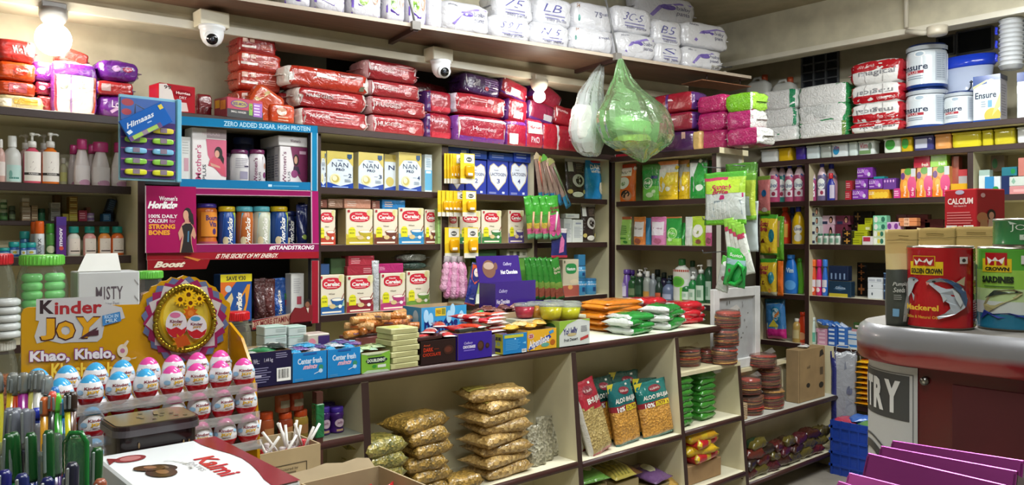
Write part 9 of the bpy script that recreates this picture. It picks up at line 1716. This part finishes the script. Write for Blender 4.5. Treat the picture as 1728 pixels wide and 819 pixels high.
z2=ZT+h+.0008;r2=.062/1.0*d/1.05;h2=(418-369)/FOC*d;fxx,fyy,_=at(1741,400,d+r_)
T=thing('tuna_tin','short green tuna tin stacked on the sardine tin at the right edge','tin',(fxx,fyy,z2),VR)
r2=(1741-1684)/FOC*(d+r_)*1.0
m=MB();m.lathe([(r2*.97,0),(r2,.003),(r2*.985,.005),(r2*.985,h2-.005),(r2,h2-.003),(r2*.97,h2),(0,h2-.003)],M('2f6a3c','gloss'),36,mats={0:M('8a8478','metal'),4:M('9a948a','metal'),5:M('a8a298','metal')})
m.pr(cyl_surf(r2*.985,h2),[('t','JOHN WEST',.14,.52,.8,.78,'c0cabc',{'b':-.005}),('r',.22,.24,.9,.42,'b8c4b4'),('t','TUNA CHUNKS',.25,.27,.8,.39,'2a4a30',{'b':.03}),('e',.36,.12,.08,.07,'a8b8a8'),('e',.6,.12,.08,.07,'a8b8a8'),('p',[(.12,.9),(.2,.8),(.14,.78)],'a8b8a8')],'gloss',True);part(T,'can',m)
def seedp(lab,pa,pb,yt,yb,b,k,pr,col2='3a3f3a',rz=0):
 x,y,d,w,h=onF((pa+pb)/2,pb-pa,yt,yb);x+=FX*b;y+=FY*b;sc=(d+b)/d;w*=sc;h=EYE+(CY-yt)/FOC*(d+b)-ZT;t=.045
 u=((pa+pb)/2-CX)/FOC*(d+b);x,y=u*RX+FX*(d+b),u*RY+FY*(d+b)
 kf=M('c0a468','card');m=MB();mf=lambda uu,v,sd:M('c2a66a','card')if v>.74 else(M('c8b480','card')if v>.575 else M(col2,'card'))
 m.bag(w,h,t,kf,'stand',12,24,.12,600+k,False,mf,taper=-.03);m.pr(bag_surf(w,h,t,'stand',.12,600+k,taper=-.03),pr,'card',True)
 return solo('seed_pouch',m,lab,'pouch',(x+FX*t/2,y+FY*t/2,ZT+.0005),VR+math.radians(rz),None)
SP=[('t','Pumpkin',.08,.405,.5,.455,'b8bab4',{'b':.01,'sh':.1}),('t','Seeds',.08,.35,.36,.4,'b8bab4',{'b':.01,'sh':.1}),('e',.66,.39,.1,.055,'9a9c98'),('p',[(.55,.52),(.58,.5),(.48,.36),(.55,.33),(.82,.29),(.5,.27),(.45,.18),(.4,.05),(.3,.05),(.32,.22),(.4,.32),(.42,.42)],'8e908c'),('p',[(.45,.22),(.58,.12),(.48,.14)],'8e908c'),('ln',.08,.27,.28,.33,3,'8a8c88'),('r',.06,.1,.18,.18,'6a9ac0'),('e',.66,.67,.06,.03,'3a3a34'),('e',.72,.68,.05,.035,'3a3a34'),('r',.62,.605,.7,.615,'6a6040'),('r',.0,.885,1,.89,'5a4a28'),('r',.35,.925,.65,.935,'7a6434'),('ln',.62,.05,.9,.075,1,'8a8c88')]
seedp('pumpkin seed pouch with kraft top and dark label at the left of the tins',1507,1562,388,552,-.0,1,SP)
seedp('kraft seed pouch behind the red mackerel tin, middle one',1560,1626,385,552,.115,2,[('r',.0,.885,1,.89,'5a4a28'),('r',.2,.925,.65,.935,'7a6434')],rz=2)
seedp('kraft seed pouch behind the tins, right one with its dark label showing',1622,1692,383,552,.12,3,[('r',.0,.885,1,.89,'5a4a28'),('r',.3,.925,.75,.935,'7a6434'),('e',.74,.67,.06,.03,'3a3a34'),('t','kin',.55,.39,.9,.45,'8a8c86',{'b':.02})],rz=-2)
d=1.62;hC=EYE+(CY-318)/FOC*d;rotc=VR-math.radians(70);w=.078;cx2,cy2,zB=at(1648,394,d)
X_,Y_=cx2-w/2*math.cos(rotc),cy2-w/2*math.sin(rotc);hh=hC-zB
m=MB();dp_=.082;m.box(-w/2,w/2,0,dp_,0,hh,M('a8242c','gloss'),.002,{'right':M('a02028','gloss'),'top':M('8a1c24','gloss')})
m.pr(flat_front(w,hh),[('t','CALCIUM',.12,.66,.9,.8,'e8d4d0',{'b':.03}),('t','With Vitamin D3',.3,.6,.7,.64,'d8a8a8'),('e',.5,.93,.14,.05,'b0a8c0'),('ln',.1,.2,.9,.5,5,'c86a6a'),('r',.08,.08,.42,.18,'d0ccc8'),('bar',.62,.08,.92,.18),('r',.46,.1,.58,.17,'d8b0b0')])
m.lay=0;m.pr(flat_right(w,dp_,hh),[('e',.2,.35,.2,.12,'b87a50'),('p',[(.1,.0),(.12,.3),(.36,.3),(.4,0)],'b08058'),('e',.5,.42,.15,.12,'241a16'),('e',.5,.4,.09,.08,'c8937a'),('p',[(.36,.0),(.4,.32),(.64,.32),(.7,0)],'c8a890'),('t','CALCIUM',.68,.26,.98,.33,'e0c0bc'),('e',.2,.85,.08,.05,'d8a8a8')])
solo('calcium_carton',m,'red calcium carton with a family photo side, above the kraft seed pouches','box',(X_,Y_,zB),rotc)
m=MB();m.box(-w*.5,w*.5,.002,dp_,0,zB-ZT-.0008,M('7a3a34','card'),.002);solo('carton_box',m,'dull red carton under the calcium carton, hidden by the seed pouches','box',(X_,Y_,ZT+.0005),rotc)
# purple foil gift boxes at bottom right
T0=None
PF=M('a8489a','purplefoil');b_=PF.node_tree.nodes['Principled BSDF'];b_.inputs['Metallic'].default_value=.85;b_.inputs['Roughness'].default_value=.32
EDG=M('7a3a74','card')
tops_=[((1505,743),(1703,772),.93),((1486,752),(1694,790),.90),((1464,764),(1670,812),.87),((1432,797),(1560,822),.84),((1414,811),(1520,836),.81)]
m0=None
for k,(pa,pb,d)in enumerate(tops_):
 L0=Vector(at(pa[0],pa[1],d));R0=Vector(at(pb[0],pb[1],d-.10));z=(L0.z+R0.z)/2
 ax=Vector((R0.x-L0.x,R0.y-L0.y,0));w=max(.14,ax.length);ang=math.atan2(ax.y,ax.x)
 mb=MB();H=.13;
 mb.box(0,w,0,.004,-H,0,PF,.001,{'top':EDG});mb.box(0,.003,0,.028,-H,-.004,PF);mb.box(w-.003,w,0,.028,-H,-.004,PF,0,{'right':M('c8c0cc','card')});mb.box(0,w,0,.028,-H,-H+.003,PF)
 roll=math.asin(max(-1,min(1,(R0.z-L0.z)/w)))
 T=thing('gift_box_lid','shiny purple foil box lid, %s from back in the leaning row at bottom right'%ORD[k],'box lid',tuple(L0),ang,'purple foil lids',rot=(math.radians(-24),-roll,ang));part(T,'lid',mb)
c_=at(1600,900,.80)
m=MB();m.box(-.17,.17,-.14,.14,0,.03,M('8a8078','lam'),.003);
T=thing('side_table','small grey side table under the purple foil lids at bottom right','table',(.90,.20,1.0),VR)
part(T,'tabletop',m,None,(0,0,.06))
for sx in(-.14,.14):
 for sy in(-.11,.11):m=MB();m.box(sx-.02,sx+.02,sy-.02,sy+.02,-1.0,.06,M('6a625a','lam'));part(T,'leg',m)
